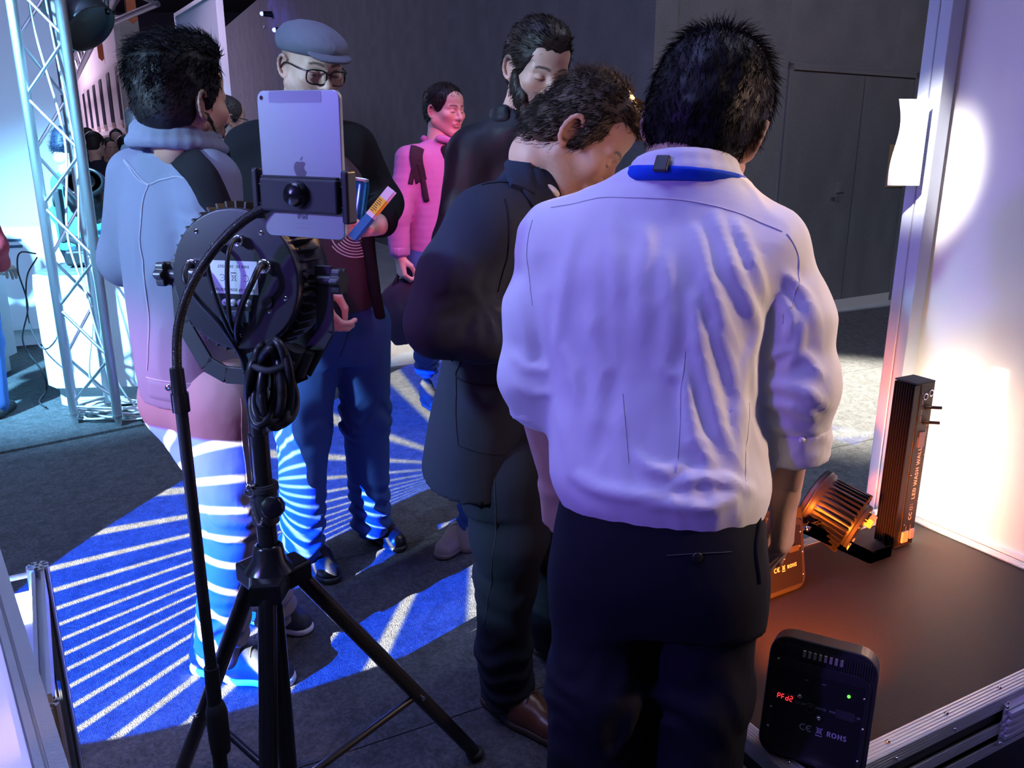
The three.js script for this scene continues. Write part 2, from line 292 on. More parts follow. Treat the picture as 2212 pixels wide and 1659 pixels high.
// ------------------------------------------------------------------ aluminium system frame, front left
function systemProfile(L, r = 0.02) {     // eight-slot post, along +y
  const s = new THREE.Shape(), P = [];
  for (let k = 0; k < 8; k++) { const a = k * Math.PI / 4, q = (rad, da) => P.push([rad * Math.cos(a + da), rad * Math.sin(a + da)]); q(r, -0.25); q(r, 0.0); q(r, 0.25); q(r * 0.86, 0.27); q(r * 0.86, 0.13); q(r * 0.52, 0.09); q(r * 0.36, 0.3); q(r * 0.36, 0.48); q(r * 0.52, 0.6954); q(r * 0.86, 0.655); q(r * 0.86, 0.515); }
  P.forEach(([x, y], i) => i ? s.lineTo(x, y) : s.moveTo(x, y)); s.closePath();
  const h = new THREE.Path(); h.absarc(0, 0, r * 0.2, 0, 7, true); s.holes.push(h);
  return new THREE.ExtrudeGeometry(s, { depth: L, bevelEnabled: false }).rotateX(-Math.PI / 2);
}
{
  const p1 = at(80, 1222, 1.45), p2 = at(97, 1520, 1.06);
  const g = thing('system_counter', 'aluminium system frame with slotted posts and white panels', 'counter', V(p1.x, 0, p1.z));
  part('post', systemProfile(p1.y).translate(p1.x, 0, p1.z), M.aluDull, g);
  part('post', systemProfile(p2.y).translate(p2.x, 0, p2.z), M.aluDull, g);
  const q1 = p1.clone().add(V(0, -0.035, 0)), q2 = p2.clone().add(V(0, -0.035, 0)), X = q2.clone().sub(q1).setY(0).normalize(), Z = UP.clone().cross(X).normalize();
  const rail = (o, len, name = 'rail') => part(name, [obox(o, X, UP, Z, 0, len, -0.03, 0.03, -0.011, -0.0045), obox(o, X, UP, Z, 0, len, -0.03, 0.03, 0.0045, 0.011), obox(o, X, UP, Z, 0, len, -0.03, 0.014, -0.0045, 0.0045)], M.aluDull, g);
  rail(q1, q1.distanceTo(q2));
  const far = q1.clone().addScaledVector(Z, -0.5);
  part('rail', [bar(q1.clone().add(V(0, 0.02, 0)), far.clone().add(V(0, 0.02, 0)), 0.006, 0.006, 8), bar(q1.clone().add(V(0, -0.02, 0)), far.clone().add(V(0, -0.02, 0)), 0.006, 0.006, 8)], M.aluDull, g);
  part('panel', obox(q1, X, UP, Z, 0.015, 0.42, -0.028, -0.018, -0.55, -0.013), M.whitePanel, g);
  // the higher shelf nearest the photographer
  const a = onY(2, 1190, 0.86), b = onY(150, 1659, 0.86), X2 = b.clone().sub(a).normalize(), Z2 = UP.clone().cross(X2).normalize(), L = a.distanceTo(b);
  part('shelf_rail', [obox(a, X2, UP, Z2, -0.3, L + 0.3, -0.034, 0, -0.016, 0), obox(a, X2, UP, Z2, -0.3, L + 0.3, -0.034, 0.002, -0.028, -0.02), obox(a, X2, UP, Z2, -0.3, L + 0.3, -0.03, -0.008, -0.03, 0)], M.aluDull, g);
  part('shelf', obox(a, X2, UP, Z2, -0.3, L + 0.3, -0.026, -0.002, -0.6, -0.03), M.whitePanel, g);
  part('shelf_post', systemProfile(0.826).translate(a.clone().addScaledVector(X2, L + 0.2).addScaledVector(Z2, -0.05).x, 0, a.clone().addScaledVector(X2, L + 0.2).addScaledVector(Z2, -0.05).z), M.aluDull, g);
}

// ------------------------------------------------------------------ tripod stand with the round lamp
const standC = at(585, 1240, 1.36);
{
  const g = thing('tripod_stand', 'black steel tripod lamp stand with knob and safety pin, carrying the round lamp', 'light stand', V(standC.x, 0, standC.z));
  const c = standC, up = (y) => V(c.x, y, c.z);
  part('pole', bar(up(0.05), up(0.98), 0.0175, 0.0175, 24), M.blackGloss, g);
  part('inner_pole', bar(up(0.9), up(1.075), 0.0145, 0.0145, 24), M.blackGloss, g);
  // three-armed collar casting
  const dirs = [onY(640, 1930), onY(868, 1745), onY(476, 1765)].map((f) => f.sub(V(c.x, 0, c.z)).setY(0).normalize());
  const shape = new THREE.Shape();
  { const pts = []; dirs.map((d) => Math.atan2(-d.z, d.x)).sort((p, q) => p - q).forEach((t, i, arr) => { const nx = arr[(i + 1) % 3] + (i === 2 ? 2 * Math.PI : 0); for (const [da, rr0] of [[-0.34, 0.066], [0.34, 0.066]]) pts.push([rr0 * Math.cos(t + da), rr0 * Math.sin(t + da)]); const mid = (t + nx) / 2; pts.push([0.033 * Math.cos(mid), 0.033 * Math.sin(mid)]); }); pts.forEach(([x, y], i) => i ? shape.lineTo(x, y) : shape.moveTo(x, y)); shape.closePath(); }
  part('collar', [new THREE.ExtrudeGeometry(shape, { depth: 0.03, bevelEnabled: true, bevelSize: 0.006, bevelThickness: 0.006, bevelSegments: 3 }).rotateX(-Math.PI / 2).translate(c.x, c.y - 0.022, c.z), lathe([[0.02, 0.05], [0.026, 0.045], [0.03, 0.02], [0.045, 0.0]], 28).translate(c.x, c.y + 0.012, c.z)], M.blackGloss, g);
  for (let k = 0; k < 3; k++) {
    const d = dirs[k], r = [0.36, 0.5, 0.44][k], a = up(c.y - 0.012).addScaledVector(d, 0.05), b = up(0.015).addScaledVector(d, r);
    const leg = part('leg', bar(a, b, 0.0165, 0.0165, 20), M.blackGloss, g);
    part('bolt', [bar(a.clone().addScaledVector(V(-d.z, 0, d.x), -0.024), a.clone().addScaledVector(V(-d.z, 0, d.x), 0.024), 0.006, 0.006, 10)], M.chrome, leg);
    part('foot', [new THREE.SphereGeometry(0.024, 16, 10).scale(1, 0.62, 1).translate(b.x, 0.015, b.z)], M.rubber, leg);
    const m = a.clone().lerp(b, 0.62), s = up(0.23);
    const brace = part('brace', bar(s.clone().addScaledVector(d, 0.02), m, 0.008, 0.008, 8), M.blackGloss, g);
    part('bolt', bar(m.clone().addScaledVector(V(-d.z, 0, d.x), -0.022), m.clone().addScaledVector(V(-d.z, 0, d.x), 0.022), 0.005, 0.005, 10), M.chrome, brace);
  }
  part('lower_collar', new THREE.CylinderGeometry(0.032, 0.032, 0.04, 24).translate(c.x, 0.23, c.z), M.blackSoft, g);
  const clampY = at(565, 1085, 1.36).y;
  part('clamp', [new THREE.CylinderGeometry(0.024, 0.024, 0.075, 24).translate(c.x, clampY, c.z), new THREE.CylinderGeometry(0.027, 0.027, 0.01, 24).translate(c.x, clampY + 0.03, c.z)], M.blackSoft, g);
  const kb = at(590, 1095, 1.31);
  part('knob', [bar(up(clampY), kb, 0.009, 0.009, 10), lathe([[0.001, -0.012], [0.016, -0.012], [0.02, -0.007], [0.02, 0.007], [0.016, 0.012], [0.001, 0.012]], 10).rotateX(Math.PI / 2 - 0.4).translate(kb.x, kb.y, kb.z)], M.blackGloss, g);
  const pin = at(538, 1065, 1.335);
  part('safety_pin', [new THREE.TorusGeometry(0.008, 0.0012, 8, 24).translate(pin.x, pin.y, pin.z), bar(pin.clone().add(V(0, 0.01, 0)), up(pin.y + 0.012), 0.003), new THREE.SphereGeometry(0.006, 12, 8).translate(pin.x, pin.y + 0.012, pin.z)], M.chrome, g);
  const e1 = pin.clone().add(V(0, -0.008, 0)), e2 = at(566, 1120, 1.325), links = [];
  for (let k = 0; k < 22; k++) { const t = k / 21, p = e1.clone().lerp(e2, t); p.y -= 0.03 * Math.sin(Math.PI * t) ** 0.8; links.push(new THREE.TorusGeometry(0.002, 0.0006, 5, 8).rotateY(k % 2 ? 1.5 : 0).translate(p.x, p.y, p.z)); }
  part('chain', links, M.chrome, g);
}
const parAxis = V(Math.sin(0.25), -0.06, -Math.cos(0.25)).normalize(), parC = at(510, 604, 1.30);   // middle of the back plate; the axis runs away from the photographer
const parX = parAxis.clone().cross(UP).normalize(), parY = parX.clone().cross(parAxis).normalize();
const magentaLens = glow(1, 0.22, 0.62, 6);
{
  const g = thing('round_stage_lamp', 'round black finned stage lamp seen from behind, with a printed label and cables', 'stage light', parC);
  const Z = parAxis.clone().negate(), F = frame(parC, parX, parY, Z), put = (q) => q.applyMatrix4(F), R = 0.112;
  part('back_plate', put(lathe([[0.001, 0.006], [R - 0.004, 0.006], [R, 0.002], [R, -0.012]], 64).rotateX(Math.PI / 2)), std(0.018, 0.018, 0.024, 0.34), g);
  part('housing', put(lathe([[R - 0.012, -0.01], [R - 0.012, -0.055], [R + 0.002, -0.062], [R + 0.006, -0.088], [R - 0.004, -0.092], [R - 0.01, -0.084]], 64).rotateX(Math.PI / 2)), M.black, g);
  const fin = new THREE.BoxGeometry(0.0032, 0.022, 0.056).translate(0, R - 0.001, -0.038), fins = [];
  const finRoot = part('fin_ring', put(new THREE.TorusGeometry(R - 0.008, 0.004, 8, 60).translate(0, 0, -0.012)), M.black, g);
  for (let k = 0; k < 44; k++) { const q = fin.clone().rotateZ(k * Math.PI * 2 / 44); part('fin', put(q), M.black, finRoot); }
  part('lens', put(new THREE.CircleGeometry(R - 0.01, 48).rotateY(Math.PI).translate(0, 0, -0.086)), magentaLens, g);
  // printed label, upside down because the lamp hangs the other way up
  const tex = canvasTex(512, 316, (c, w, h) => {
    c.fillStyle = '#d9dce6'; c.fillRect(0, 0, w, h); c.translate(w, h); c.rotate(Math.PI); c.fillStyle = '#1b1c22'; c.strokeStyle = '#1b1c22'; c.textAlign = 'center'; c.textBaseline = 'middle';
    c.font = 'bold 38px sans-serif'; c.fillText('MENU UP DOWN ENTER', w / 2, 40, w - 30); c.fillText('DMX IN   DMX OUT', w / 2, 262, w - 150);
    c.lineWidth = 5; c.beginPath(); c.arc(128, 152, 30, 0.8, 5.5); c.stroke(); c.beginPath(); c.arc(385, 152, 30, 0.8, 5.5); c.stroke(); c.beginPath(); c.moveTo(365, 152); c.lineTo(388, 152); c.stroke();
    c.lineWidth = 4; c.strokeRect(238, 128, 36, 46); c.beginPath(); c.moveTo(226, 120); c.lineTo(286, 186); c.moveTo(286, 120); c.lineTo(226, 186); c.stroke(); c.fillRect(226, 196, 60, 9);
  });
  const bx = (x, y, w, h, z, m, name) => part(name, put(new RoundedBoxGeometry(w, h, 0.003, 2, 0.001).translate(x, y, z)), m, g);
  part('label', put(new THREE.PlaneGeometry(0.084, 0.052).translate(0.0005, 0.004, 0.0068)), new THREE.MeshStandardMaterial({ map: tex, roughness: 0.5 }), g);
  for (let k = 0; k < 4; k++) part('button', put(lathe([[0.001, 0.004], [0.0052, 0.0035], [0.006, 0]], 20).rotateX(Math.PI / 2).translate(-0.017 + k * 0.0135, -0.036, 0.006)), std(0.55, 0.57, 0.62, 0.35), g);
  bx(-0.002, -0.058, 0.054, 0.019, 0.0065, std(0.07, 0.08, 0.11, 0.2), 'display');
  part('switch_cap', put(new THREE.CylinderGeometry(0.0095, 0.0095, 0.005, 24).rotateX(Math.PI / 2).translate(0.058, -0.032, 0.008)), M.blackSoft, g);
  const screws = [[-0.062, 0.074], [0.052, 0.074], [-0.088, -0.03], [0.089, -0.026], [-0.055, -0.049], [0.060, -0.047], [0.004, -0.09]];
  for (const [x, y] of screws) part('screw', put(lathe([[0.001, 0.0025], [0.0034, 0.0018], [0.0042, 0]], 14).rotateX(Math.PI / 2).translate(x, y, 0.006)), M.chrome, g);
  // cable glands and the cables that leave them
  const glands = [[-0.067, 0.02, 0.011], [0.018, 0.062, 0.0085], [0.061, 0.024, 0.011], [-0.022, 0.052, 0.007]];
  const ends = [[530, 800], [548, 760], [520, 770], [538, 790]];
  glands.forEach(([x, y, r], i) => {
    const gl = part('cable_gland', put(join([new THREE.CylinderGeometry(r, r * 1.05, 0.012, 6).rotateX(Math.PI / 2).translate(x, y, 0.011), new THREE.TorusGeometry(r * 0.8, r * 0.28, 8, 20).translate(x, y, 0.018)])), M.chrome, g);
    const p = (lx, ly, lz) => V(lx, ly, lz).applyMatrix4(F), e = at(...ends[i], 1.335);
    part('cable', tube([p(x, y, 0.012), p(x, y, 0.03), p(x * 0.92, y - 0.02, 0.043), p(x * 0.55 - 0.004, y * 0.4 - 0.045, 0.034), p(x * 0.22 + 0.0, -0.07, 0.026), e.clone().lerp(p(0.01, -0.09, 0.025), 0.5), e], i === 3 || i === 1 ? 0.0036 : 0.0048, 8, 60), M.cable, gl);
  });
  // yoke: a flat bar bent under the lamp, a star knob on each side
  const yz = -0.04, yo = (x, y) => V(x, y, yz), flatBar = (pts) => { const out = []; for (let i = 0; i + 1 < pts.length; i++) { const a = yo(...pts[i]), b = yo(...pts[i + 1]), L = a.distanceTo(b); out.push(new RoundedBoxGeometry(0.005, L + 0.004, 0.03, 1, 0.002).translate(0, L / 2, 0).applyMatrix4(look(a, b, V(0, 0, 1)).multiply(new THREE.Matrix4().makeRotationY(Math.PI / 2)))); } return join(out); };
  part('yoke', put(flatBar([[-0.132, 0.022], [-0.132, -0.08], [-0.09, -0.15], [-0.055, -0.166], [0.055, -0.166], [0.09, -0.15], [0.132, -0.08], [0.132, 0.022]])), M.black, g);
  for (const s of [-1, 1]) {
    const star = new THREE.Shape(); for (let k = 0; k <= 60; k++) { const a = k / 60 * 2 * Math.PI, r = 0.0175 + 0.0028 * Math.cos(6 * a); k ? star.lineTo(r * Math.cos(a), r * Math.sin(a)) : star.moveTo(r, 0); }
    part('knob', put(join([new THREE.ExtrudeGeometry(star, { depth: 0.012, bevelEnabled: true, bevelSize: 0.002, bevelThickness: 0.002 }).rotateY(Math.PI / 2).translate(s > 0 ? 0.152 : -0.166, 0, yz), new THREE.CylinderGeometry(0.0085, 0.0085, 0.05, 16).rotateZ(Math.PI / 2).translate(s * 0.133, 0, yz)])), M.black, g);
  }
  const tip = V(0, -0.166, yz).applyMatrix4(F);
  part('spigot', [bar(tip, V(standC.x, 1.07, standC.z), 0.012, 0.014), bar(tip.clone().add(V(0, 0.008, 0)), tip.clone().add(V(0, -0.012, 0)), 0.02, 0.02)], M.chrome, g);
  const front = parC.clone().addScaledVector(parAxis, 0.14);
  spotLight('round_stage_lamp_light', rgb(1, 0.16, 0.5), 2.4, front, front.clone().add(parAxis), 0.46, 0.7, 4);
}
{ // bundle of cable tied to the pole under the lamp
  const c = at(592, 822, 1.30), g = thing('cable_bundle', 'thick bundle of folded black cable tied to the tripod pole', 'cable', c);
  const P = (px, py, d) => at(px, py, d);
  for (let k = 0; k < 9; k++) {        // a hank of cable, folded and pulled through itself
    const r1 = 34 + 8 * Math.sin(k * 2.1), cx = 584 + 14 * Math.sin(k * 1.3), n = 12, pts = [];
    for (let i = 0; i < n; i++) { const t = i / n * 2 * Math.PI, lean = -0.28 + 0.06 * k; pts.push(P(cx + r1 * Math.cos(t) * (0.85 + 0.25 * Math.sin(t)) - lean * 60 * Math.sin(t), 830 + (84 + 4 * Math.cos(k)) * Math.sin(t) + 6 * Math.sin(k * 3 + i), 1.292 + 0.016 * Math.sin(t * 2 + k) - 0.0035 * k)); }
    part('cable_loop', new THREE.TubeGeometry(new THREE.CatmullRomCurve3(pts, true), 80, 0.0074, 8), M.cable, g);
  }
  part('tie', tube([P(545, 790, 1.262), P(580, 800, 1.255), P(625, 785, 1.262), P(640, 770, 1.29), P(590, 775, 1.32), P(548, 782, 1.30), P(545, 790, 1.262)], 0.006, 8, 50), M.rubber, g);
  part('plug', [bar(P(640, 752, 1.27), P(622, 800, 1.28), 0.014, 0.011, 14), bar(P(665, 758, 1.29), P(645, 812, 1.29), 0.012, 0.01, 14)], M.rubber, g);
}

// ------------------------------------------------------------------ gooseneck stand, tablet and its holder
const goose = [[387, 845], [382, 780], [384, 715], [398, 655], [428, 590], [475, 525], [530, 474], [580, 447], [618, 434]].map(([x, y], i) => at(x, y, 1.23 - 0.002 * i));
{
  const p0 = goose[0], p1 = at(452, 1520, 1.23), foot = V(p1.x, 0, p1.z), g = thing('gooseneck_stand', 'slim black microphone stand with a gooseneck arm, carrying the tablet', 'stand', V(foot.x, 0, foot.z));
  part('pole', bar(V(p0.x, 0.5, p0.z), p0.clone().add(V(0, 0.0, 0)), 0.0095, 0.0095, 20), M.black, g);
  part('lower_pole', bar(foot.clone().add(V(0, 0.02, 0)), V(p0.x, 0.6, p0.z), 0.0125, 0.0125, 20), M.black, g);
  const gp = at(455, 1570, 1.23);
  part('grip', lathe([[0.0125, -0.055], [0.017, -0.05], [0.0185, -0.02], [0.0185, 0.03], [0.0155, 0.045], [0.0115, 0.052]], 24).translate(p0.x, gp.y, p0.z), M.rubber, g);
  part('coupling', [new THREE.CylinderGeometry(0.0135, 0.0135, 0.03, 20).translate(p0.x, p0.y - 0.018, p0.z), new THREE.CylinderGeometry(0.0105, 0.0115, 0.05, 20).translate(p0.x, p0.y + 0.012, p0.z)], M.blackGloss, g);
  part('base', lathe([[0.001, 0.03], [0.03, 0.03], [0.05, 0.02], [0.13, 0.012], [0.135, 0]], 36).translate(foot.x, 0, foot.z), M.blackSoft, g);
  const curve = new THREE.CatmullRomCurve3(goose), arm = part('gooseneck', new THREE.TubeGeometry(curve, 90, 0.0068, 12), M.black, g), rings = [];
  for (let k = 0; k < 150; k++) { const t = k / 149, p = curve.getPointAt(t), d = curve.getTangentAt(t); rings.push(new THREE.TorusGeometry(0.0066, 0.0009, 5, 12).applyMatrix4(look(p, p.clone().add(d)).multiply(new THREE.Matrix4().makeRotationX(Math.PI / 2)))); }
  part('coil_ridges', rings, std(0.05, 0.045, 0.04, 0.25, 0.6), arm);
}
const tabTL = at(553, 196, 1.225), tabTR = at(731, 197, 1.165), tabBL = at(578, 507, 1.225), tabBR = at(751, 517, 1.165);
{
  const mid = tabTL.clone().add(tabTR).add(tabBL).add(tabBR).multiplyScalar(0.25), X = tabTR.clone().add(tabBR).sub(tabTL).sub(tabBL).normalize(), Y0 = tabTL.clone().add(tabTR).sub(tabBL).sub(tabBR).normalize();
  const Z = X.clone().cross(Y0).normalize(), Y = Z.clone().cross(X).normalize(), w = tabTR.distanceTo(tabTL), h = tabTL.distanceTo(tabBL), F = frame(mid, X, Y, Z), put = (q) => q.applyMatrix4(F);
  const rrect = (w, h, r) => { const s = new THREE.Shape(), x = w / 2, y = h / 2; s.moveTo(-x + r, -y); s.lineTo(x - r, -y); s.absarc(x - r, -y + r, r, -Math.PI / 2, 0); s.lineTo(x, y - r); s.absarc(x - r, y - r, r, 0, Math.PI / 2); s.lineTo(-x + r, y); s.absarc(-x + r, y - r, r, Math.PI / 2, Math.PI); s.lineTo(-x, -y + r); s.absarc(-x + r, -y + r, r, Math.PI, Math.PI * 1.5); return s; };
  const g = thing('tablet', 'silver tablet computer seen from behind, clamped on the gooseneck stand', 'tablet', mid);
  part('back_shell', put(new THREE.ExtrudeGeometry(rrect(w - 0.003, h - 0.003, 0.010), { depth: 0.0035, bevelEnabled: true, bevelThickness: 0.002, bevelSize: 0.0015, bevelSegments: 4, curveSegments: 12 }).translate(0, 0, -0.0035)), std(0.37, 0.40, 0.42, 0.4, 0.5), g);
  part('screen_glass', put(new THREE.ExtrudeGeometry(rrect(w - 0.004, h - 0.004, 0.010), { depth: 0.001, bevelEnabled: false }).translate(0, 0, -0.0066)), M.blackGloss, g);
  part('antenna_strip', put(new THREE.ExtrudeGeometry(rrect(w * 0.64, 0.0155, 0.0025), { depth: 0.0004, bevelEnabled: false }).translate(-0.004, h / 2 - 0.0085, 0.0019)), std(0.42, 0.40, 0.52, 0.5), g, 'white plastic antenna strip');
  part('camera_lens', put(join([new THREE.CylinderGeometry(0.0028, 0.0028, 0.001, 20).rotateX(Math.PI / 2).translate(-w / 2 + 0.0085, h / 2 - 0.0095, 0.0022)])), M.blackGloss, g);
  // emblem: a bitten fruit with a leaf
  const a = new THREE.Shape(); a.moveTo(0, 0.62); a.bezierCurveTo(0.25, 0.78, 0.62, 0.78, 0.82, 0.45); a.bezierCurveTo(0.45, 0.2, 0.48, -0.28, 0.92, -0.45); a.bezierCurveTo(0.72, -0.98, 0.45, -1.15, 0.2, -1.05); a.bezierCurveTo(0.06, -0.99, -0.06, -0.99, -0.2, -1.05); a.bezierCurveTo(-0.55, -1.15, -0.98, -0.5, -0.95, 0.05); a.bezierCurveTo(-0.92, 0.62, -0.4, 0.88, 0, 0.62);
  const leaf = new THREE.Shape(); leaf.moveTo(0.0, 0.78); leaf.bezierCurveTo(0.02, 1.08, 0.2, 1.28, 0.42, 1.34); leaf.bezierCurveTo(0.44, 1.04, 0.24, 0.8, 0.0, 0.78);
  const sc = 0.0119, ex = { depth: 0.02, bevelEnabled: false, curveSegments: 16 };
  part('emblem', put(join([new THREE.ExtrudeGeometry(a, ex), new THREE.ExtrudeGeometry(leaf, ex)]).scale(sc, sc, sc).translate(-0.0005, -0.003, 0.0019)), std(0.18, 0.18, 0.21, 0.3, 0.4), g);
  const font = await new FontLoader().loadAsync('fonts/droid/droid_sans_regular.typeface.json'), ink = std(0.05, 0.05, 0.06, 0.4);
  const word = new TextGeometry('iPad', { font, size: 0.0068, depth: 0.0004, curveSegments: 6 }); word.computeBoundingBox();
  part('lettering', put(word.translate(-word.boundingBox.max.x / 2 - 0.002, -h / 2 + 0.0265, 0.0021)), ink, g, 'dark printed lettering');
  part('fine_print', put(join([[0.03, 0.0195], [0.021, 0.0145], [0.024, 0.0125]].map(([w0, y0]) => new THREE.BoxGeometry(w0, 0.0007, 0.0003).translate(-0.002, -h / 2 + y0, 0.0021)))), std(0.30, 0.31, 0.34, 0.4), g).userData.kind = 'stuff';
  // holder
  const hold = thing('tablet_holder', 'black spring clamp holding the tablet across its lower half', 'holder', mid), y0 = -h / 2 + 0.036, y1 = -h / 2 + 0.083;
  part('bridge', put(new RoundedBoxGeometry(w * 0.96, y1 - y0, 0.012, 3, 0.004).translate(0.001, (y0 + y1) / 2, 0.0085)), std(0.022, 0.023, 0.027, 0.55), hold);
  part('bridge_lip', put(new RoundedBoxGeometry(w * 0.94, 0.004, 0.008, 2, 0.0015).translate(0.001, y1 + 0.001, 0.0075)), M.blackSoft, hold);
  for (const s of [-1, 1]) {
    const jaw = part('jaw', put(join([new RoundedBoxGeometry(0.012, 0.072, 0.022, 3, 0.004).translate(s * (w / 2 + 0.008), (y0 + y1) / 2, 0.0), new RoundedBoxGeometry(0.014, 0.052, 0.006, 2, 0.002).translate(s * (w / 2 + 0.003), (y0 + y1) / 2, -0.011)])), M.black, hold);
    for (const q of [0.014, -0.014]) part('guide_rod', put(new THREE.CylinderGeometry(0.002, 0.002, 0.03, 10).rotateZ(Math.PI / 2).translate(s * (w / 2 - 0.006), (y0 + y1) / 2 + q, 0.006)), M.chrome, jaw);
  }
  const ball = V(-0.0025, (y0 + y1) / 2 + 0.002, 0.018).applyMatrix4(F), last = goose[goose.length - 1];
  part('swivel', [put(lathe([[0.019, 0], [0.0175, 0.01], [0.013, 0.016], [0.001, 0.018]], 28).rotateX(Math.PI / 2).translate(0.003, (y0 + y1) / 2 + 0.002, 0.0145)), bar(last, ball, 0.0085, 0.0105, 16), new THREE.SphereGeometry(0.0125, 20, 14).translate(ball.x, ball.y, ball.z)], M.blackGloss, hold);
  part('collar_ring', bar(last.clone().lerp(ball, 0.02), last.clone().lerp(ball, 0.28), 0.0098, 0.0098, 20), M.chrome, hold);
}

// ------------------------------------------------------------------ flight case used as a table, right
const caseN = V(0.487, 0.45, -1.112), caseX = V(0.882, 0, -0.47).normalize(), caseD = V(-caseX.z, 0, caseX.x).negate(), caseW = 1.075, caseL = 0.655;   // near corner, along the front edge, away from it
const onCase = (s, d, y = 0) => caseN.clone().addScaledVector(caseX, s).addScaledVector(caseD, d).add(V(0, y, 0));
const caseF = frame(V(caseN.x, 0, caseN.z), caseX, UP, caseD.clone().negate());       // local: x along front, y up, z towards the photographer
{
  const g = thing('flight_case', 'black flight case with ribbed aluminium edges, its lid used as a table for the lamps', 'flight case', V(caseN.x, 0, caseN.z));
  const put = (q) => q.applyMatrix4(caseF), T = 0.45, B = 0.06;
  const board = phys(0.016, 0.015, 0.016, { roughness: 0.5, specularIntensity: 0.6, bumpMap: tiled(carpetBump, 8), bumpScale: 0.0005 });
  const bx = (x0, x1, y0, y1, z0, z1, b = 0) => { const w = x1 - x0, h = y1 - y0, d = z1 - z0; return (b ? new RoundedBoxGeometry(w, h, d, 2, b) : new THREE.BoxGeometry(w, h, d)).translate((x0 + x1) / 2, (y0 + y1) / 2, (z0 + z1) / 2); };
  part('lid_board', put(boxUV(bx(0.004, caseW - 0.004, T - 0.09, T - 0.004, -caseL + 0.004, -0.004))), board, g);
  part('body_board', put(boxUV(bx(0.004, caseW - 0.004, B, T - 0.105, -caseL + 0.004, -0.004))), board, g);
  // an L-shaped extrusion with ribs: o along u, faces up and out
  const ribbed = (len, w) => { const out = [bx(0, len, -0.002, 0.0012, 0, w)]; const n = Math.round(w / 0.0062); for (let k = 0; k < n; k++) out.push(bx(0, len, 0.001, 0.0026, (k + 0.18) * w / n, (k + 0.72) * w / n)); return join(out); };
  const top = ribbed(caseW, 0.032), topS = ribbed(caseL, 0.032), side = ribbed(caseW, 0.032), sideS = ribbed(caseL, 0.032);
  const edge = (name, list) => part(name, list.map((q) => put(q)), M.alu, g);
  const front = (q, y) => q.clone().rotateX(Math.PI / 2).translate(0, y, 0.001), left = (q, y) => q.clone().rotateX(Math.PI / 2).rotateY(-Math.PI / 2).translate(-0.001, y, -caseL);
  edge('edge_front', [top.clone().translate(0, T - 0.001, -0.032), front(side, T)]);
  edge('edge_left', [topS.clone().rotateY(-Math.PI / 2).translate(0.032, T - 0.001, -caseL), left(sideS, T)]);
  edge('edge_right', [topS.clone().rotateY(-Math.PI / 2).translate(caseW, T - 0.001, -caseL)]);
  edge('edge_back', [top.clone().translate(0, T - 0.001, -caseL)]);
  edge('seam_front', [front(ribbed(caseW, 0.026), T - 0.062), front(ribbed(caseW, 0.026), T - 0.104)]);
  edge('seam_left', [left(ribbed(caseL, 0.026), T - 0.062), left(ribbed(caseL, 0.026), T - 0.104)]);
  edge('bottom_edge', [front(side, B + 0.032), left(sideS, B + 0.032)]);
  for (const s of [0.05, 0.21, 0.37, 0.53, 0.69, 0.85, 1.0]) {
    part('rivet', put(new THREE.SphereGeometry(0.0042, 12, 8, 0, 6.3, 0, 1.57).translate(s, T + 0.0012, -0.016)), M.chrome, g);
    part('rivet', put(new THREE.SphereGeometry(0.0042, 12, 8, 0, 6.3, 0, 1.57).rotateX(Math.PI / 2).translate(s, T - 0.02, 0.003)), M.chrome, g);
  }
  for (const d of [0.06, 0.22, 0.38, 0.54]) part('rivet', put(new THREE.SphereGeometry(0.0042, 12, 8, 0, 6.3, 0, 1.57).translate(0.016, T + 0.0012, -d)), M.chrome, g);
  part('corner', put(new THREE.SphereGeometry(0.03, 20, 14).translate(0.008, T - 0.018, -0.008)), M.chrome, g);
  // butterfly latch on the front
  const L = g, lx = 0.57, latch = part('latch', put(join([bx(lx - 0.052, lx + 0.052, T - 0.115, T - 0.018, 0.002, 0.006, 0.0015)])), M.chrome, L);
  part('latch_wing', put(join([0, 1, 2, 3].map((k) => bx(lx - 0.04, lx + 0.04, T - 0.1 + k * 0.018, T - 0.09 + k * 0.018, 0.006, 0.013 + 0.001 * k, 0.002)))), M.alu, latch);
  for (const [x, y] of [[-0.045, -0.025], [0.045, -0.025], [-0.045, -0.108], [0.045, -0.108]]) part('rivet', put(new THREE.SphereGeometry(0.004, 10, 8).translate(lx + x, T + y, 0.007)), M.chrome, latch);
  for (const [x, z] of [[0.1, -0.1], [caseW - 0.1, -0.1], [0.1, -caseL + 0.1], [caseW - 0.1, -caseL + 0.1]]) part('castor', put(join([new THREE.CylinderGeometry(0.03, 0.03, 0.022, 20).rotateZ(Math.PI / 2).translate(x, 0.03, z), bx(x - 0.02, x + 0.02, 0.05, 0.06, z - 0.02, z + 0.02)])), M.rubber, g);
}

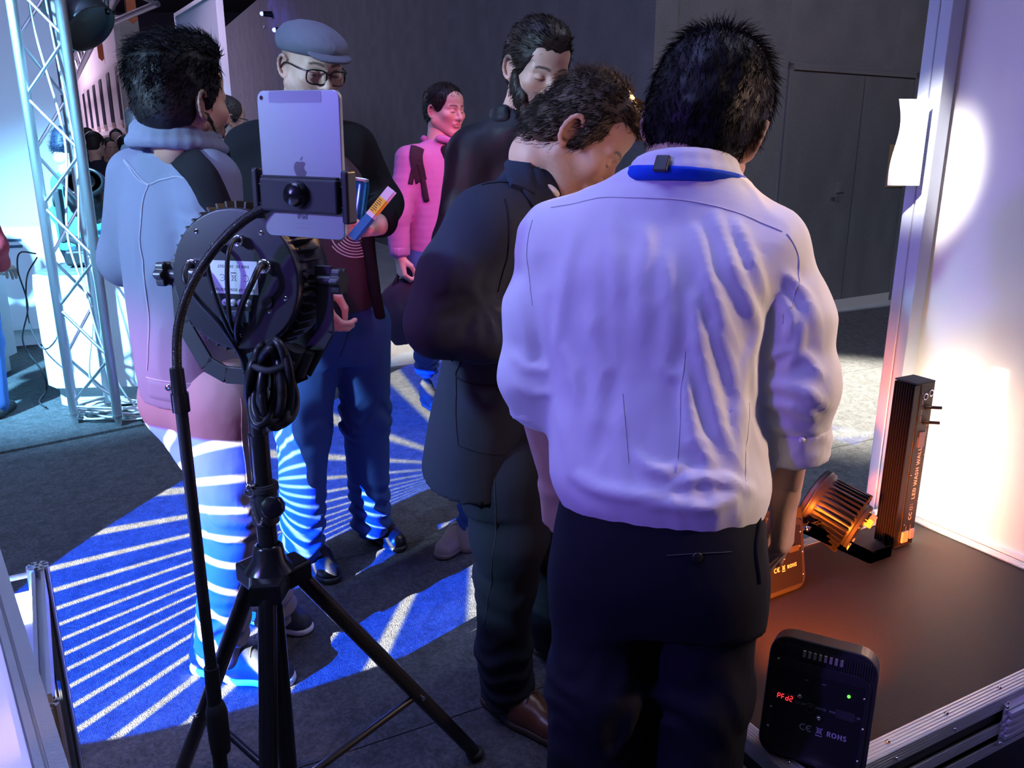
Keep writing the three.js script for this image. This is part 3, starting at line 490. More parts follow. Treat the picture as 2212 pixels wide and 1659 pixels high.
// ------------------------------------------------------------------ flat square lamps seen from behind
const printMat = std(0.62, 0.62, 0.66, 0.5), orangeGlow = glow(1, 0.24, 0.012, 5);
function slimLamp(o, X, tilt, label, wires) {          // o: middle of the lower back edge, X along it (to the right as the photographer sees it)
  const Z0 = X.clone().cross(UP).normalize(), Yt = UP.clone().multiplyScalar(Math.cos(tilt)).addScaledVector(Z0, -Math.sin(tilt)), Z = X.clone().cross(Yt).normalize();
  const F = frame(o, X, Yt, Z), put = (q) => q.applyMatrix4(F), w = 0.168, h = 0.205;
  const g = thing('slim_lamp', label, 'stage light', o, 'flat battery lamps on the flight case');
  const shape = (w, h, r, r2) => { const s = new THREE.Shape(), x = w / 2; s.moveTo(-x + r2, 0); s.lineTo(x - r2, 0); s.quadraticCurveTo(x, 0, x, r2); s.lineTo(x, h - r); s.quadraticCurveTo(x, h, x - r, h); s.lineTo(-x + r, h); s.quadraticCurveTo(-x, h, -x, h - r); s.lineTo(-x, r2); s.quadraticCurveTo(-x, 0, -x + r2, 0); return s; };
  part('housing', put(new THREE.ExtrudeGeometry(shape(w, h, 0.035, 0.03), { depth: 0.046, bevelEnabled: true, bevelSize: 0.003, bevelThickness: 0.003, bevelSegments: 3, curveSegments: 10 }).translate(0, 0.003, -0.052)), M.black, g);
  const back = part('back_plate', put(new THREE.ExtrudeGeometry(shape(w - 0.012, h - 0.04, 0.022, 0.03), { depth: 0.004, bevelEnabled: true, bevelSize: 0.0015, bevelThickness: 0.0015, bevelSegments: 2, curveSegments: 10 }).translate(0, 0.008, -0.004)), std(0.016, 0.016, 0.02, 0.38), g);
  const ridge = part('grip_ridge', put(join(Array.from({ length: 40 }, (_, k) => new THREE.BoxGeometry(0.0016, 0.026, 0.004).translate(-0.078 + k * 0.004, h - 0.02, -0.002)))), M.blackSoft, g);
  for (let k = 0; k < 8; k++) part('vent_slot', put(new THREE.BoxGeometry(0.0045, 0.011, 0.003).translate(-0.03 + k * 0.0085, h - 0.016, 0.0015)), std(0.34, 0.31, 0.27, 0.5), ridge);
  const scr = [[-0.07, 0.17], [0.07, 0.14], [-0.072, 0.085], [0.074, 0.09], [-0.073, 0.05], [0.073, 0.035]];
  for (const [x, y] of scr) part('screw', put(new THREE.SphereGeometry(0.0024, 10, 8).translate(x, y, 0.0018)), M.chrome, g);
  const text = canvasTex(512, 512, (c, n) => { c.fillStyle = '#101013'; c.fillRect(0, 0, n, n); c.fillStyle = '#b9b9c6'; c.strokeStyle = '#b9b9c6'; c.textBaseline = 'middle'; c.font = '18px sans-serif'; c.fillText('MENU/ENTER/UP', 20, 190); c.fillText('DMX OUT', 165, 190); c.fillText('DMX IN', 250, 190); c.fillText('POWER OUT', 330, 190); c.fillText('POWER IN', 420, 184); c.font = '14px sans-serif'; c.fillText('100-240V~', 420, 204); c.fillText('ON', 170, 40); c.fillText('OFF', 270, 40); c.font = 'bold 44px sans-serif'; c.fillText('ROHS', 330, 330); c.lineWidth = 7; for (const x of [195, 232]) { c.beginPath(); c.arc(x, 330, 17, 0.9, 5.4); c.stroke(); } c.beginPath(); c.moveTo(218, 330); c.lineTo(236, 330); c.stroke(); c.lineWidth = 4; c.strokeRect(278, 312, 22, 28); c.beginPath(); c.moveTo(270, 306); c.lineTo(308, 348); c.moveTo(308, 306); c.lineTo(270, 348); c.stroke(); c.fillRect(270, 354, 38, 6); });
  const lab = part('print', put(new THREE.PlaneGeometry(0.142, 0.142).translate(0, 0.086, 0.0022)), new THREE.MeshStandardMaterial({ map: text, roughness: 0.4 }), back);
  const disp = part('display', put(new RoundedBoxGeometry(0.032, 0.014, 0.003, 2, 0.001).translate(-0.051, 0.108, 0.003)), M.blackGloss, g);
  const seg = wires ? glow(1, 0.03, 0.04, 2.2) : std(0.08, 0.01, 0.01, 0.4), digits = [];
  for (let k = 0; k < 4; k++) { const x = -0.0615 + k * 0.0068, on = ['abefg', 'aefg', 'bcdeg', 'abdeg'][k]; const S = { a: [0, 0.0042, 0.0032, 0.0009], g: [0, 0, 0.0032, 0.0009], d: [0, -0.0042, 0.0032, 0.0009], b: [0.0021, 0.0021, 0.0009, 0.0032], c: [0.0021, -0.0021, 0.0009, 0.0032], f: [-0.0021, 0.0021, 0.0009, 0.0032], e: [-0.0021, -0.0021, 0.0009, 0.0032] }; for (const s of on) digits.push(new THREE.BoxGeometry(S[s][2], S[s][3], 0.001).translate(x + S[s][0], 0.108 + S[s][1], 0.005)); }
  part('digits', put(join(digits)), seg, disp, wires ? 'red lit digits' : undefined);
  if (wires) part('status_led', put(new THREE.SphereGeometry(0.0026, 12, 8).translate(0.047, 0.138, 0.003)), glow(0.1, 1, 0.05, 3), g, 'green status light');
  for (const [x, y] of [[-0.028, 0.118], [0.006, 0.09]]) part('switch', put(join([new THREE.CylinderGeometry(0.004, 0.0045, 0.006, 14).rotateX(Math.PI / 2).translate(x, y, 0.004), new THREE.SphereGeometry(0.0035, 12, 8).translate(x, y, 0.008)])), M.chrome, g);
  part('socket', put(new THREE.TorusGeometry(0.0075, 0.0018, 8, 20).translate(-0.01, 0.1, 0.003)), M.blackSoft, g);
  part('power_inlet', put(new THREE.BoxGeometry(0.03, 0.014, 0.004).translate(0.045, 0.105, 0.003)), M.blackSoft, g);
  part('lens', put(new THREE.ShapeGeometry(shape(w - 0.02, h - 0.03, 0.03, 0.03)).rotateY(Math.PI).translate(0, 0.015, -0.0562)), wires ? orangeGlow : M.blackGloss, g, wires ? 'glowing orange lens' : undefined);
  return { Z, Y: Yt, g };
}
{
  const a = onY(1636, 1622, 0.45), b = onY(1862, 1694, 0.45), X = b.clone().sub(a).normalize(), o = a.clone().lerp(b, 0.5).add(V(0, 0.001, 0));
  const { Z, Y } = slimLamp(o, X, 0.24, 'flat black lamp with red digits and a green status light, seen from behind', true);
  const c = o.clone().addScaledVector(Y, 0.1).addScaledVector(Z, -0.075), aim = onY(1735, 1225, 0.46);
  spotLight('slim_lamp_light', rgb(1, 0.16, 0.012), 17, c, aim, 0.62, 0.7, 3);
  const a2 = onY(1606, 1318, 0.45), b2 = onY(1742, 1268, 0.45), X2 = b2.clone().sub(a2).normalize();
  slimLamp(b2.clone().addScaledVector(X2, -0.084).add(V(0, 0.001, 0)), X2, 0.18, 'flat lamp in orange light beside the finned lamp, with lit printing on its back', false);
}

// ------------------------------------------------------------------ finned round lamp lying on its bracket
{
  const c = at(1812, 1112, 1.90), ax = V(-0.70, 0.34, -0.55).normalize();     // towards its front
  const g = thing('finned_lamp', 'round lamp with deep cooling fins tilted on its flat metal bracket', 'stage light', V(c.x, 0.45, c.z));
  const X = ax.clone().cross(UP).normalize(), Y = X.clone().cross(ax).normalize(), Z = ax.clone().negate(), F = frame(c, X, Y, Z), put = (q) => q.applyMatrix4(F), R = 0.082;
  part('housing', put(lathe([[0.001, 0.05], [0.058, 0.05], [0.062, 0.046], [0.07, -0.03], [R - 0.006, -0.05], [R, -0.055], [R, -0.078], [R - 0.006, -0.082], [R - 0.01, -0.076], [0.001, -0.07]], 48).rotateX(Math.PI / 2)), M.black, g);
  const ring = part('front_rim', put(new THREE.TorusGeometry(R - 0.004, 0.006, 10, 48).translate(0, 0, -0.066)), M.black, g);
  for (let k = 0; k < 36; k++) part('fin', put(new THREE.BoxGeometry(0.0035, 0.018, 0.092).rotateX(-0.1).translate(0, 0.071, -0.004).rotateZ(k * Math.PI / 18)), M.blackGloss, ring);
  part('back_plate', put(new THREE.CylinderGeometry(0.06, 0.062, 0.008, 40).rotateX(Math.PI / 2).translate(0, 0, 0.053)), M.blackSoft, g);
  const t = canvasTex(256, 256, (q, n) => { q.fillStyle = '#0c0c0e'; q.fillRect(0, 0, n, n); q.fillStyle = '#d6d2c8'; q.font = 'bold 26px sans-serif'; q.textAlign = 'center'; q.fillText('POWER IN', 80, 60); q.fillText('DMX', 190, 130); q.fillRect(120, 150, 70, 5); q.font = 'bold 40px sans-serif'; q.fillText('C E', 130, 215); q.strokeStyle = '#d6d2c8'; q.lineWidth = 4; q.strokeRect(170, 186, 20, 28); });
  part('print', put(new THREE.PlaneGeometry(0.075, 0.075).translate(0, 0, 0.0575)), new THREE.MeshStandardMaterial({ map: t, roughness: 0.45 }), g);
  part('display', put(new RoundedBoxGeometry(0.036, 0.018, 0.004, 2, 0.001).rotateZ(0.25).translate(-0.012, -0.046, 0.0595)), std(0.5, 0.5, 0.48, 0.3), g);
  part('socket_block', put(join([new RoundedBoxGeometry(0.024, 0.03, 0.02, 2, 0.003).rotateZ(0.3).translate(0.04, 0.012, 0.066)])), std(0.6, 0.58, 0.5, 0.4), g, 'pale plastic connector');
  for (const [x, y] of [[0.0, 0.03], [0.016, 0.034]]) part('button', put(new THREE.CylinderGeometry(0.0075, 0.008, 0.006, 18).rotateX(Math.PI / 2).translate(x, y, 0.06)), M.blackGloss, g);
  for (const a of [0.5, 1.6, 2.7, 3.8, 4.9, 5.9]) part('screw', put(new THREE.SphereGeometry(0.003, 8, 6).translate(0.053 * Math.cos(a), 0.053 * Math.sin(a), 0.058)), M.chrome, g);
  // flat bracket: two arms from the pivots, meeting on the table to the right
  const p1 = at(1742, 1140, 1.83), p2 = at(1905, 1150, 2.02), tip = onY(1922, 1203, 0.45), tip0 = onY(1880, 1218, 0.45), mid1 = onY(1838, 1172, 0.47);
  const flat = (a, b, w) => { const y = b.clone().sub(a).normalize(), n = V(0, 0, 1).cross(y).normalize(); const L = a.distanceTo(b), side = UP.clone().sub(y.clone().multiplyScalar(UP.dot(y))).normalize(), nn = y.clone().cross(side); return new RoundedBoxGeometry(w, L + 0.006, 0.0035, 1, 0.001).translate(0, L / 2, 0).applyMatrix4(frame(a, side, y, nn)); };
  const b0 = tip0.clone().add(V(0, 0.017, 0)), b1 = tip.clone().add(V(0, 0.017, 0)), b2 = onY(1900, 1170, 0.468);
  part('bracket', [flat(p1, b0, 0.032), flat(b0, b1, 0.032), flat(b1, p2, 0.030)], std(0.42, 0.40, 0.38, 0.38, 0.4), g);
  part('pivot_bolt', [new THREE.SphereGeometry(0.008, 14, 10).translate(p1.x, p1.y, p1.z + 0.004), bar(p1, c, 0.006)], M.chrome, g);
}
// ------------------------------------------------------------------ upright wash light bar: fins to the left, printed side to the photographer, its light side to the acrylic panel
{
  const b = onY(1949, 1178, 0.45), X = caseX.clone(), Z = caseD.clone().negate(), h = 0.445, w = 0.066, d = 0.06, F = frame(b, X, UP, Z), put = (q) => q.applyMatrix4(F);
  const g = thing('wash_light_bar', 'upright black wash light bar with fins, printed LED WASH WALL', 'stage light', b);
  part('housing', put(new RoundedBoxGeometry(w - 0.012, h, d, 2, 0.002).translate(0.012, h / 2, -d / 2)), M.black, g);
  for (let k = 0; k < 9; k++) part('fin', put(new THREE.BoxGeometry(0.02, h - 0.004, 0.0028).translate(-w / 2 + 0.006, h / 2, -0.002 - k * (d - 0.004) / 8)), std(0.03, 0.028, 0.028, 0.24, 0.5), g);
  part('end_cap', put(join([new THREE.BoxGeometry(w + 0.004, 0.004, d + 0.003).translate(0.001, h + 0.002, -d / 2), new THREE.BoxGeometry(w + 0.004, 0.004, d + 0.003).translate(0.001, 0.002, -d / 2)])), M.blackSoft, g);
  const tex = canvasTex(128, 1024, (c, W0, H0) => { c.fillStyle = '#17171a'; c.fillRect(0, 0, W0, H0); c.translate(W0 / 2, H0); c.rotate(-Math.PI / 2); c.fillStyle = '#e8e6e0'; c.strokeStyle = '#e8e6e0'; c.textBaseline = 'middle'; c.font = 'bold 44px sans-serif'; c.fillText('LED WASH WALL', 290, 8); c.lineWidth = 6; for (const x of [168, 196]) { c.beginPath(); c.arc(x, 4, 12, 0.9, 5.4); c.stroke(); } c.lineWidth = 3; c.strokeRect(222, -8, 18, 24); c.fillRect(256, -12, 3, 10); c.fillRect(256, 6, 3, 10); c.fillRect(70, -22, 44, 3); c.fillRect(66, 22, 52, 3); c.font = '18px sans-serif'; c.fillText('POWER', 640, -30); c.fillText('DMX IN', 905, -34); c.fillText('DMX OUT', 800, -34); c.fillText('MENU', 700, 40); c.fillText('UP', 760, 40); });
  part('print', put(new THREE.PlaneGeometry(w - 0.016, h - 0.012).translate(0.012, h / 2, 0.0006)), new THREE.MeshStandardMaterial({ map: tex, roughness: 0.45 }), g);
  part('display', put(new THREE.BoxGeometry(0.02, 0.042, 0.003).translate(0.014, h - 0.15, 0.002)), std(0.2, 0.2, 0.3, 0.2), g);
  for (const [x, y] of [[0.006, 0.035], [0.026, 0.028]]) part('socket', put(new THREE.TorusGeometry(0.0075, 0.0022, 8, 20).translate(x, h - y, 0.001)), M.chrome, g);
  for (const y of [0.065, 0.105]) { const pl = part('antenna', put(new THREE.CylinderGeometry(0.0042, 0.0042, 0.03, 12).rotateX(Math.PI / 2).rotateY(0.9).translate(0.035, h - y, 0.012)), M.rubber, g); part('connector', put(new THREE.CylinderGeometry(0.0046, 0.0046, 0.014, 8).rotateX(Math.PI / 2).rotateY(0.9).translate(0.018, h - y, 0.004)), std(0.8, 0.55, 0.2, 0.25, 1), pl, 'brass connector'); }
  for (const [x, y] of [[-0.008, 0.42], [0.032, 0.38], [0.034, 0.25], [-0.008, 0.2], [0.033, 0.12], [-0.006, 0.06]]) part('screw', put(new THREE.SphereGeometry(0.0022, 8, 6).translate(x, y, 0.001)), M.chrome, g);
  part('inlet', put(join([new RoundedBoxGeometry(0.024, 0.032, 0.006, 2, 0.002).translate(0.0, 0.026, 0.003)])), std(0.65, 0.62, 0.5, 0.4), g, 'pale power inlet');
  part('switch', put(new RoundedBoxGeometry(0.016, 0.028, 0.006, 2, 0.002).translate(0.026, 0.03, 0.003)), std(0.4, 0.38, 0.6, 0.3), g);
  part('light_strip', put(new THREE.PlaneGeometry(d - 0.02, h - 0.03).rotateY(Math.PI / 2).translate(w / 2 + 0.0065, h / 2, -d / 2)), glow(1, 0.86, 0.66, 9), g, 'row of white light emitters');
  const c = V(w / 2 + 0.012, h / 2, -d / 2).applyMatrix4(F); const l = new THREE.RectAreaLight(rgb(1, 0.84, 0.64), 26, d - 0.02, h - 0.03); l.name = 'wash_light_bar_light'; l.position.copy(c); l.lookAt(c.clone().add(caseX)); scene.add(l);
}
// ------------------------------------------------------------------ white post and acrylic panel at the end of the table
const panelAlong = caseD.clone().negate();           // towards the photographer
{
  const o = at(1967, 600, 2.22), P0 = V(o.x, 0, o.z);
  const g = thing('display_post', 'tall white double profile post, tinted with the blue stage light, behind the wash light bar', 'post', P0);
  const paint = std(0.52, 0.54, 0.60, 0.36), F = frame(P0, caseD.clone().negate(), UP, caseX.clone().negate()), put = (q) => q.applyMatrix4(F);  // white post with the blue stage light mixed into its colour
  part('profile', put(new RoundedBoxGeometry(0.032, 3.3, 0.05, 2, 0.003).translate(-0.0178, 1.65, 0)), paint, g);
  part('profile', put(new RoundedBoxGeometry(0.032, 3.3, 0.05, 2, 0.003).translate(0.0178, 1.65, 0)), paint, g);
  part('joint_strip', put(new THREE.BoxGeometry(0.004, 3.3, 0.04).translate(0, 1.65, 0)), M.alu, g);
  const p0 = onCase(caseW + 0.012, 0.64); p0.y = 0;
  const pn = thing('acrylic_panel', 'tall glossy white acrylic panel beside the table, glowing from the wash light bar', 'panel', p0);
  part('sheet', obox(p0, panelAlong, UP, caseX, -0.115, 1.05, 0.02, 3.2, 0, 0.012), phys(0.86, 0.80, 0.74, { roughness: 0.14, clearcoat: 0.6, clearcoatRoughness: 0.05 }), pn);
  part('edge_profile', obox(p0, panelAlong, UP, caseX, -0.125, -0.105, 0.0, 3.3, -0.004, 0.03, 0.002), std(0.78, 0.70, 0.68, 0.4), pn);
  part('edge_profile', obox(p0, panelAlong, UP, caseX, 0.60, 0.625, 0.0, 3.2, -0.02, -0.001, 0.003), std(0.30, 0.22, 0.18, 0.5), pn);
  part('base_trim', obox(p0, panelAlong, UP, caseX, -0.06, 0.62, 0.452, 0.464, -0.011, 0), std(0.8, 0.78, 0.76, 0.45), pn);
  const rg = at(2108, 690, 2.1);
  // sheet of paper taped to the post
  const pd = 2.178, a = at(1943, 214, pd), W0 = 0.078, H0 = a.y - at(1940, 401, pd).y;
  const geo = new THREE.BoxGeometry(W0, H0, 0.0012, 12, 16, 1), p = geo.attributes.position;
  for (let i = 0; i < p.count; i++) { const u = p.getX(i) / W0 + 0.5, v = p.getY(i) / H0; p.setZ(i, p.getZ(i) + 0.014 * (1 - u) * Math.sin(v * 4 + 1) * (1 - u)); p.setX(i, p.getX(i) + 0.004 * Math.sin(v * 7) * (1 - u)); }
  geo.computeVertexNormals();
  single('paper_sheet', geo.translate(a.x + W0 / 2, a.y - H0 / 2, -pd), std(0.9, 0.9, 0.9, 0.7), 'white paper sheet taped to the pale post, brightly lit', 'paper');
  // small clamp on the table by the post
  const q = onY(1898, 1098, 0.47), cl = thing('clamp', 'small silver screw clamp at the foot of the pale post', 'clamp', V(q.x, 0.45, q.z));
  part('jaw', [new RoundedBoxGeometry(0.022, 0.014, 0.014, 2, 0.003).rotateY(0.4).translate(q.x - 0.006, 0.458, q.z)], std(0.8, 0.8, 0.8, 0.35), cl);
  part('screw', bar(V(q.x, 0.456, q.z), V(q.x + 0.045, 0.462, q.z - 0.01), 0.005, 0.005, 12), M.chrome, cl);
}

// ------------------------------------------------------------------ the far hall
{
  // tall pale screen between the booth and the dark room
  const a = at(418, 400, 7.4), b = at(502, 400, 6.3); a.y = b.y = 0;
  const X = b.clone().sub(a), L = X.length(); X.normalize(); const Z = X.clone().cross(UP).normalize();
  const g = thing('partition_screen', 'tall pale partition screen beyond the man in denim', 'partition', a);
  part('board', obox(a, X, UP, Z, 0, L, 0, 2.5, -0.05, 0), std(0.34, 0.32, 0.37, 0.7), g);
  part('edge_strip', obox(a, X, UP, Z, -0.02, 0.012, 0, 2.53, -0.06, 0.012), M.alu, g);
  part('top_strip', obox(a, X, UP, Z, 0, L, 2.5, 2.53, -0.06, 0.012), M.alu, g);
}
{
  // long pale stand front with windows, receding
  const a = at(288, 300, 15), b = at(178, 300, 27); a.y = b.y = 0;
  const X = b.clone().sub(a), L = X.length(); X.normalize(); const Z = UP.clone().cross(X).normalize().negate();
  const n = Z.clone().dot(EYE.clone().sub(a)) > 0 ? Z : Z.clone().negate();
  const g = thing('exhibition_stand', 'long beige two storey exhibition stand front with narrow windows', 'building', a);
  part('wall', obox(a, X, UP, n, 0, L, 0, 3.6, -0.3, 0), std(0.55, 0.46, 0.40, 0.8), g);
  for (let k = 0; k < 6; k++) { const w = part('window', obox(a, X, UP, n, 0.9 + k * 1.9, 1.5 + k * 1.9, 1.95, 2.9, 0, 0.02), std(0.03, 0.03, 0.045, 0.3), g); part('sill', obox(a, X, UP, n, 0.82 + k * 1.9, 1.58 + k * 1.9, 1.88, 1.95, 0, 0.07), std(0.6, 0.5, 0.44, 0.7), w); }
  part('pilaster', obox(a, X, UP, n, 0, 0.16, 0, 3.6, 0, 0.1), std(0.65, 0.55, 0.48, 0.7), g);
  part('cornice', obox(a, X, UP, n, 0, L, 1.72, 1.8, 0, 0.1), std(0.65, 0.55, 0.48, 0.7), g);
}
{
  // stand fascia: light box, cyan front and cream end
  const c = at(352, 100, 9.5), g = thing('stand_fascia', 'hanging light box fascia with a cyan front and a cream end', 'sign', c);
  const a = at(300, 110, 12.0), b = at(345, 92, 9.6), X = b.clone().sub(a).setY(0), L = X.length(); X.normalize(); const Z = X.clone().cross(UP).normalize();
  const top = at(345, 55, 9.6).y, bot = at(345, 115, 9.6).y;
  part('front', obox(a, X, UP, Z, 0, L, bot, top, -0.03, 0), glow(0.25, 0.75, 0.95, 0.7), g, 'cyan lit front');
  part('end', obox(b, V(1, 0, 0), UP, V(0, 0, 1), 0, 0.24, bot, top, -0.5, 0), std(0.75, 0.66, 0.5, 0.6), g, 'cream end face');
  part('yellow_edge', obox(b, V(1, 0, 0), UP, V(0, 0, 1), 0, 0.05, bot, top, 0, 0.006), std(0.75, 0.6, 0.12, 0.6), g);
}
function exitSign(px, py, d, w, label) {
  const c = at(px, py, d), g = thing('hanging_sign', label, 'sign', c, 'hanging direction signs');
  const tex = canvasTex(256, 232, (q, W0, H0) => { q.fillStyle = '#0a9a3c'; q.fillRect(0, 0, W0, H0 / 2); q.fillStyle = '#0a66c0'; q.fillRect(0, H0 / 2, W0, H0 / 2); q.fillStyle = '#fff'; for (const y of [14, H0 / 2 + 14]) { q.fillRect(26, y, 78, H0 / 2 - 28); q.beginPath(); q.moveTo(156, y + 36); q.lineTo(236, y + 36); q.lineTo(196, y + 84); q.fill(); q.fillRect(182, y, 28, 40); } q.fillRect(0, H0 / 2 - 4, W0, 8); });
  part('sign_face', new THREE.PlaneGeometry(w, w * 0.9).translate(c.x, c.y, c.z + 0.032), new THREE.MeshStandardMaterial({ color: rgb(0.1, 0.1, 0.1), map: tex, emissive: rgb(1, 1, 1), emissiveMap: tex, emissiveIntensity: 0.9 }), g, 'green and blue lit sign faces');
  part('sign_box', boxAt(w + 0.03, w * 0.9 + 0.03, 0.06, c), M.black, g);
  part('hanger', [bar(c.clone().add(V(-w * 0.3, w * 0.4, 0)), V(c.x - w * 0.3, 7, c.z), 0.012, 0.012, 6), bar(c.clone().add(V(w * 0.3, w * 0.4, 0)), V(c.x + w * 0.3, 7, c.z), 0.012, 0.012, 6)], M.black, g);
}
exitSign(266, 66, 18, 0.36, 'green and blue lit direction sign hanging beside the orange banner');
exitSign(191, 161, 27, 0.32, 'small green and blue lit direction sign hanging far down the hall');
{
  const mat = std(0.85, 0.22, 0.08, 0.8);
  for (const [x0, y0, x1, y1, w, d, label] of [[278, -30, 288, 52, 0.15, 14, 'orange banner strip hanging from the ceiling next to the lit direction sign'], [218, 90, 221, 132, 0.13, 18, 'faint red banner strip hanging farther down the hall']]) {
    const t = at(x0, y0, d), b = at(x1, y1, d), s = new THREE.Shape(); const h = t.y - b.y; s.moveTo(-w / 2, 0); s.lineTo(w / 2, 0); s.lineTo(w / 2, -h + 0.06); s.lineTo(0, -h); s.lineTo(-w / 2, -h + 0.06);
    const geo = new THREE.ExtrudeGeometry(s, { depth: 0.01, bevelEnabled: false, steps: 1 });
    single('banner', geo.translate(b.x, t.y, -d), mat, label, 'banner');
  }
}
{ // lattice girders under the ceiling
  for (const [a, b, label] of [[at(150, 200, 24), at(262, -40, 9), 'dark lattice girder running under the ceiling over the aisle'], [at(215, 60, 14), at(340, 8, 13), 'dark cross girder under the ceiling behind the signs']]) {
    const g = thing('ceiling_girder', label, 'girder', a), d = b.clone().sub(a), L = d.length(); d.normalize(); const o = V(0, 0.35, 0);
    part('rail', bar(a, b, 0.05, 0.05, 8), M.aluDull, g); part('rail', bar(a.clone().add(o), b.clone().add(o), 0.05, 0.05, 8), M.aluDull, g);
    const n = Math.floor(L / 0.8); for (let k = 0; k < n; k++) part('strut', bar(a.clone().addScaledVector(d, k * L / n).add(k % 2 ? o : V(0, 0, 0)), a.clone().addScaledVector(d, (k + 1) * L / n).add(k % 2 ? V(0, 0, 0) : o), 0.025, 0.025, 6), M.aluDull, g);
  }
}
// two blue beam lights high on the dark wall
for (const [px, py, label] of [[587, 31, 'tiny blue beam light high on the dark wall above the flat cap'], [615, 66, 'tiny blue beam light on the dark wall beside the flat cap']]) {
  const c = meetWall(px, py, wallC, aN).addScaledVector(aN, 0.2), g = thing('beam_light', label, 'stage light', c, 'blue beam lights on the dark wall');
  part('lens', new THREE.SphereGeometry(0.042, 16, 12).translate(c.x, c.y, c.z), glow(0.12, 0.14, 1, 7), g, 'blue lit lens');
  part('housing', [bar(c.clone().addScaledVector(aN, -0.2), c.clone().addScaledVector(aN, -0.02), 0.06, 0.05, 16)], M.black, g);
  const l = new THREE.PointLight(rgb(0.1, 0.1, 1), 0.5); l.name = 'beam_light_lamp'; l.position.copy(c).addScaledVector(aN, 0.08); l.castShadow = true; scene.add(l);
}
{ const c = meetWall(572, 58, wallC, aN); single('wall_plate', new RoundedBoxGeometry(0.16, 0.05, 0.02, 2, 0.004).rotateY(Math.atan2(aN.x, aN.z)).translate(c.x + aN.x * 0.011, c.y, c.z + aN.z * 0.011), std(0.5, 0.5, 0.55, 0.5), 'small pale plate on the dark wall under the blue beam lights', 'plate'); }

// ------------------------------------------------------------------ unseen stage lamps outside the picture, some added only as fill
function washLamp(pos, target, color, power, angle, pen, radius, label) {
  const d = target.clone().sub(pos).normalize(), g = thing('wash_lamp', label, 'stage light', pos), b = pos.clone().addScaledVector(d, -0.22);
  part('housing', lathe([[0.001, 0], [0.09, 0.01], [0.11, 0.05], [0.12, 0.22], [0.112, 0.22], [0.1, 0.19]], 28).applyMatrix4(look(b, pos)), M.black, g);
  part('lens', new THREE.CircleGeometry(0.1, 28).rotateX(-Math.PI / 2).translate(0, 0.185, 0).applyMatrix4(look(b, pos)), glow(color.r, color.g, color.b, 3), g);
  part('hanger', bar(b.clone(), V(b.x, 7, b.z), 0.02, 0.02, 8), M.black, g);
  spotLight('wash_lamp_light', color, power, pos.clone().addScaledVector(d, 0.03), target, angle, pen, radius);
}
washLamp(V(-3.2, 3.3, -2.2), V(-3.05, 0.9, -5.0), rgb(0.20, 0.60, 1), 620, 0.46, 0.6, 4, 'stage lamp with cyan light over the booth');
washLamp(V(-3.4, 2.5, 0.4), V(-0.80, 1.32, -1.85), rgb(0.40, 0.68, 1), 95, 0.275, 0.75, 4, 'stage lamp with cool light behind the man in denim');
washLamp(V(-3.4, 2.6, 1.2), V(0.35, 1.0, -1.25), rgb(0.24, 0.11, 1), 30, 0.26, 0.8, 5, 'stage lamp with violet light behind the photographer');
washLamp(V(2.9, 4.2, -5.9), V(2.15, 0, -4.85), rgb(1, 0.95, 0.80), 800, 0.26, 0.5, 4, 'stage lamp with white light over the floor behind the post');
washLamp(V(-0.5, 4.4, -7.2), V(-0.85, 0, -6.6), rgb(1, 0.95, 0.74), 110, 0.22, 0.6, 4, 'stage lamp with pale yellow light over the hall floor');
washLamp(V(1.3, 3.1, -1.2), V(-0.42, 1.2, -4.25), rgb(1, 0.14, 0.5), 58, 0.13, 0.7, 4, 'stage lamp with rose light above the table');
washLamp(V(2.9, 2.3, -0.95), V(0.4, 1.05, -1.4), rgb(1, 0.66, 0.48), 24, 0.26, 0.8, 5, 'added unseen lamp with warm light, standing in for the glow of the acrylic panel');  // added lamp in place of the warm glow from the panel
washLamp(V(-2.5, 1.5, -0.15), V(-0.86, 0.78, -2.1), rgb(1, 0.10, 0.55), 34, 0.135, 0.7, 3, 'stage lamp with magenta light left of the system counter');
washLamp(V(-0.6, 3.4, -1.2), V(1.1, 2.15, -2.25), rgb(0.05, 0.26, 1), 40, 0.09, 0.8, 3, 'stage lamp with blue light on the pale post');
washLamp(V(-0.3, 3.3, -0.9), V(1.045, 1.475, -2.178), rgb(1, 0.98, 0.94), 130, 0.05, 0.4, 2, 'stage lamp with white light on the paper sheet');
washLamp(V(-1.9, 3.9, -4.4), V(-2.55, 1.7, -6.8), rgb(0.80, 0.70, 1), 60, 0.24, 0.7, 4, 'added unseen fill lamp with lilac light on the partition screen');  // added only to brighten the partition
washLamp(V(1.95, 2.7, -3.7), V(0.36, 1.42, -1.72), rgb(1, 0.52, 0.24), 50, 0.15, 0.6, 3, 'added unseen lamp with amber light behind the pale post, standing in for the table glow');  // added for the warm table and panel glow on the bending face
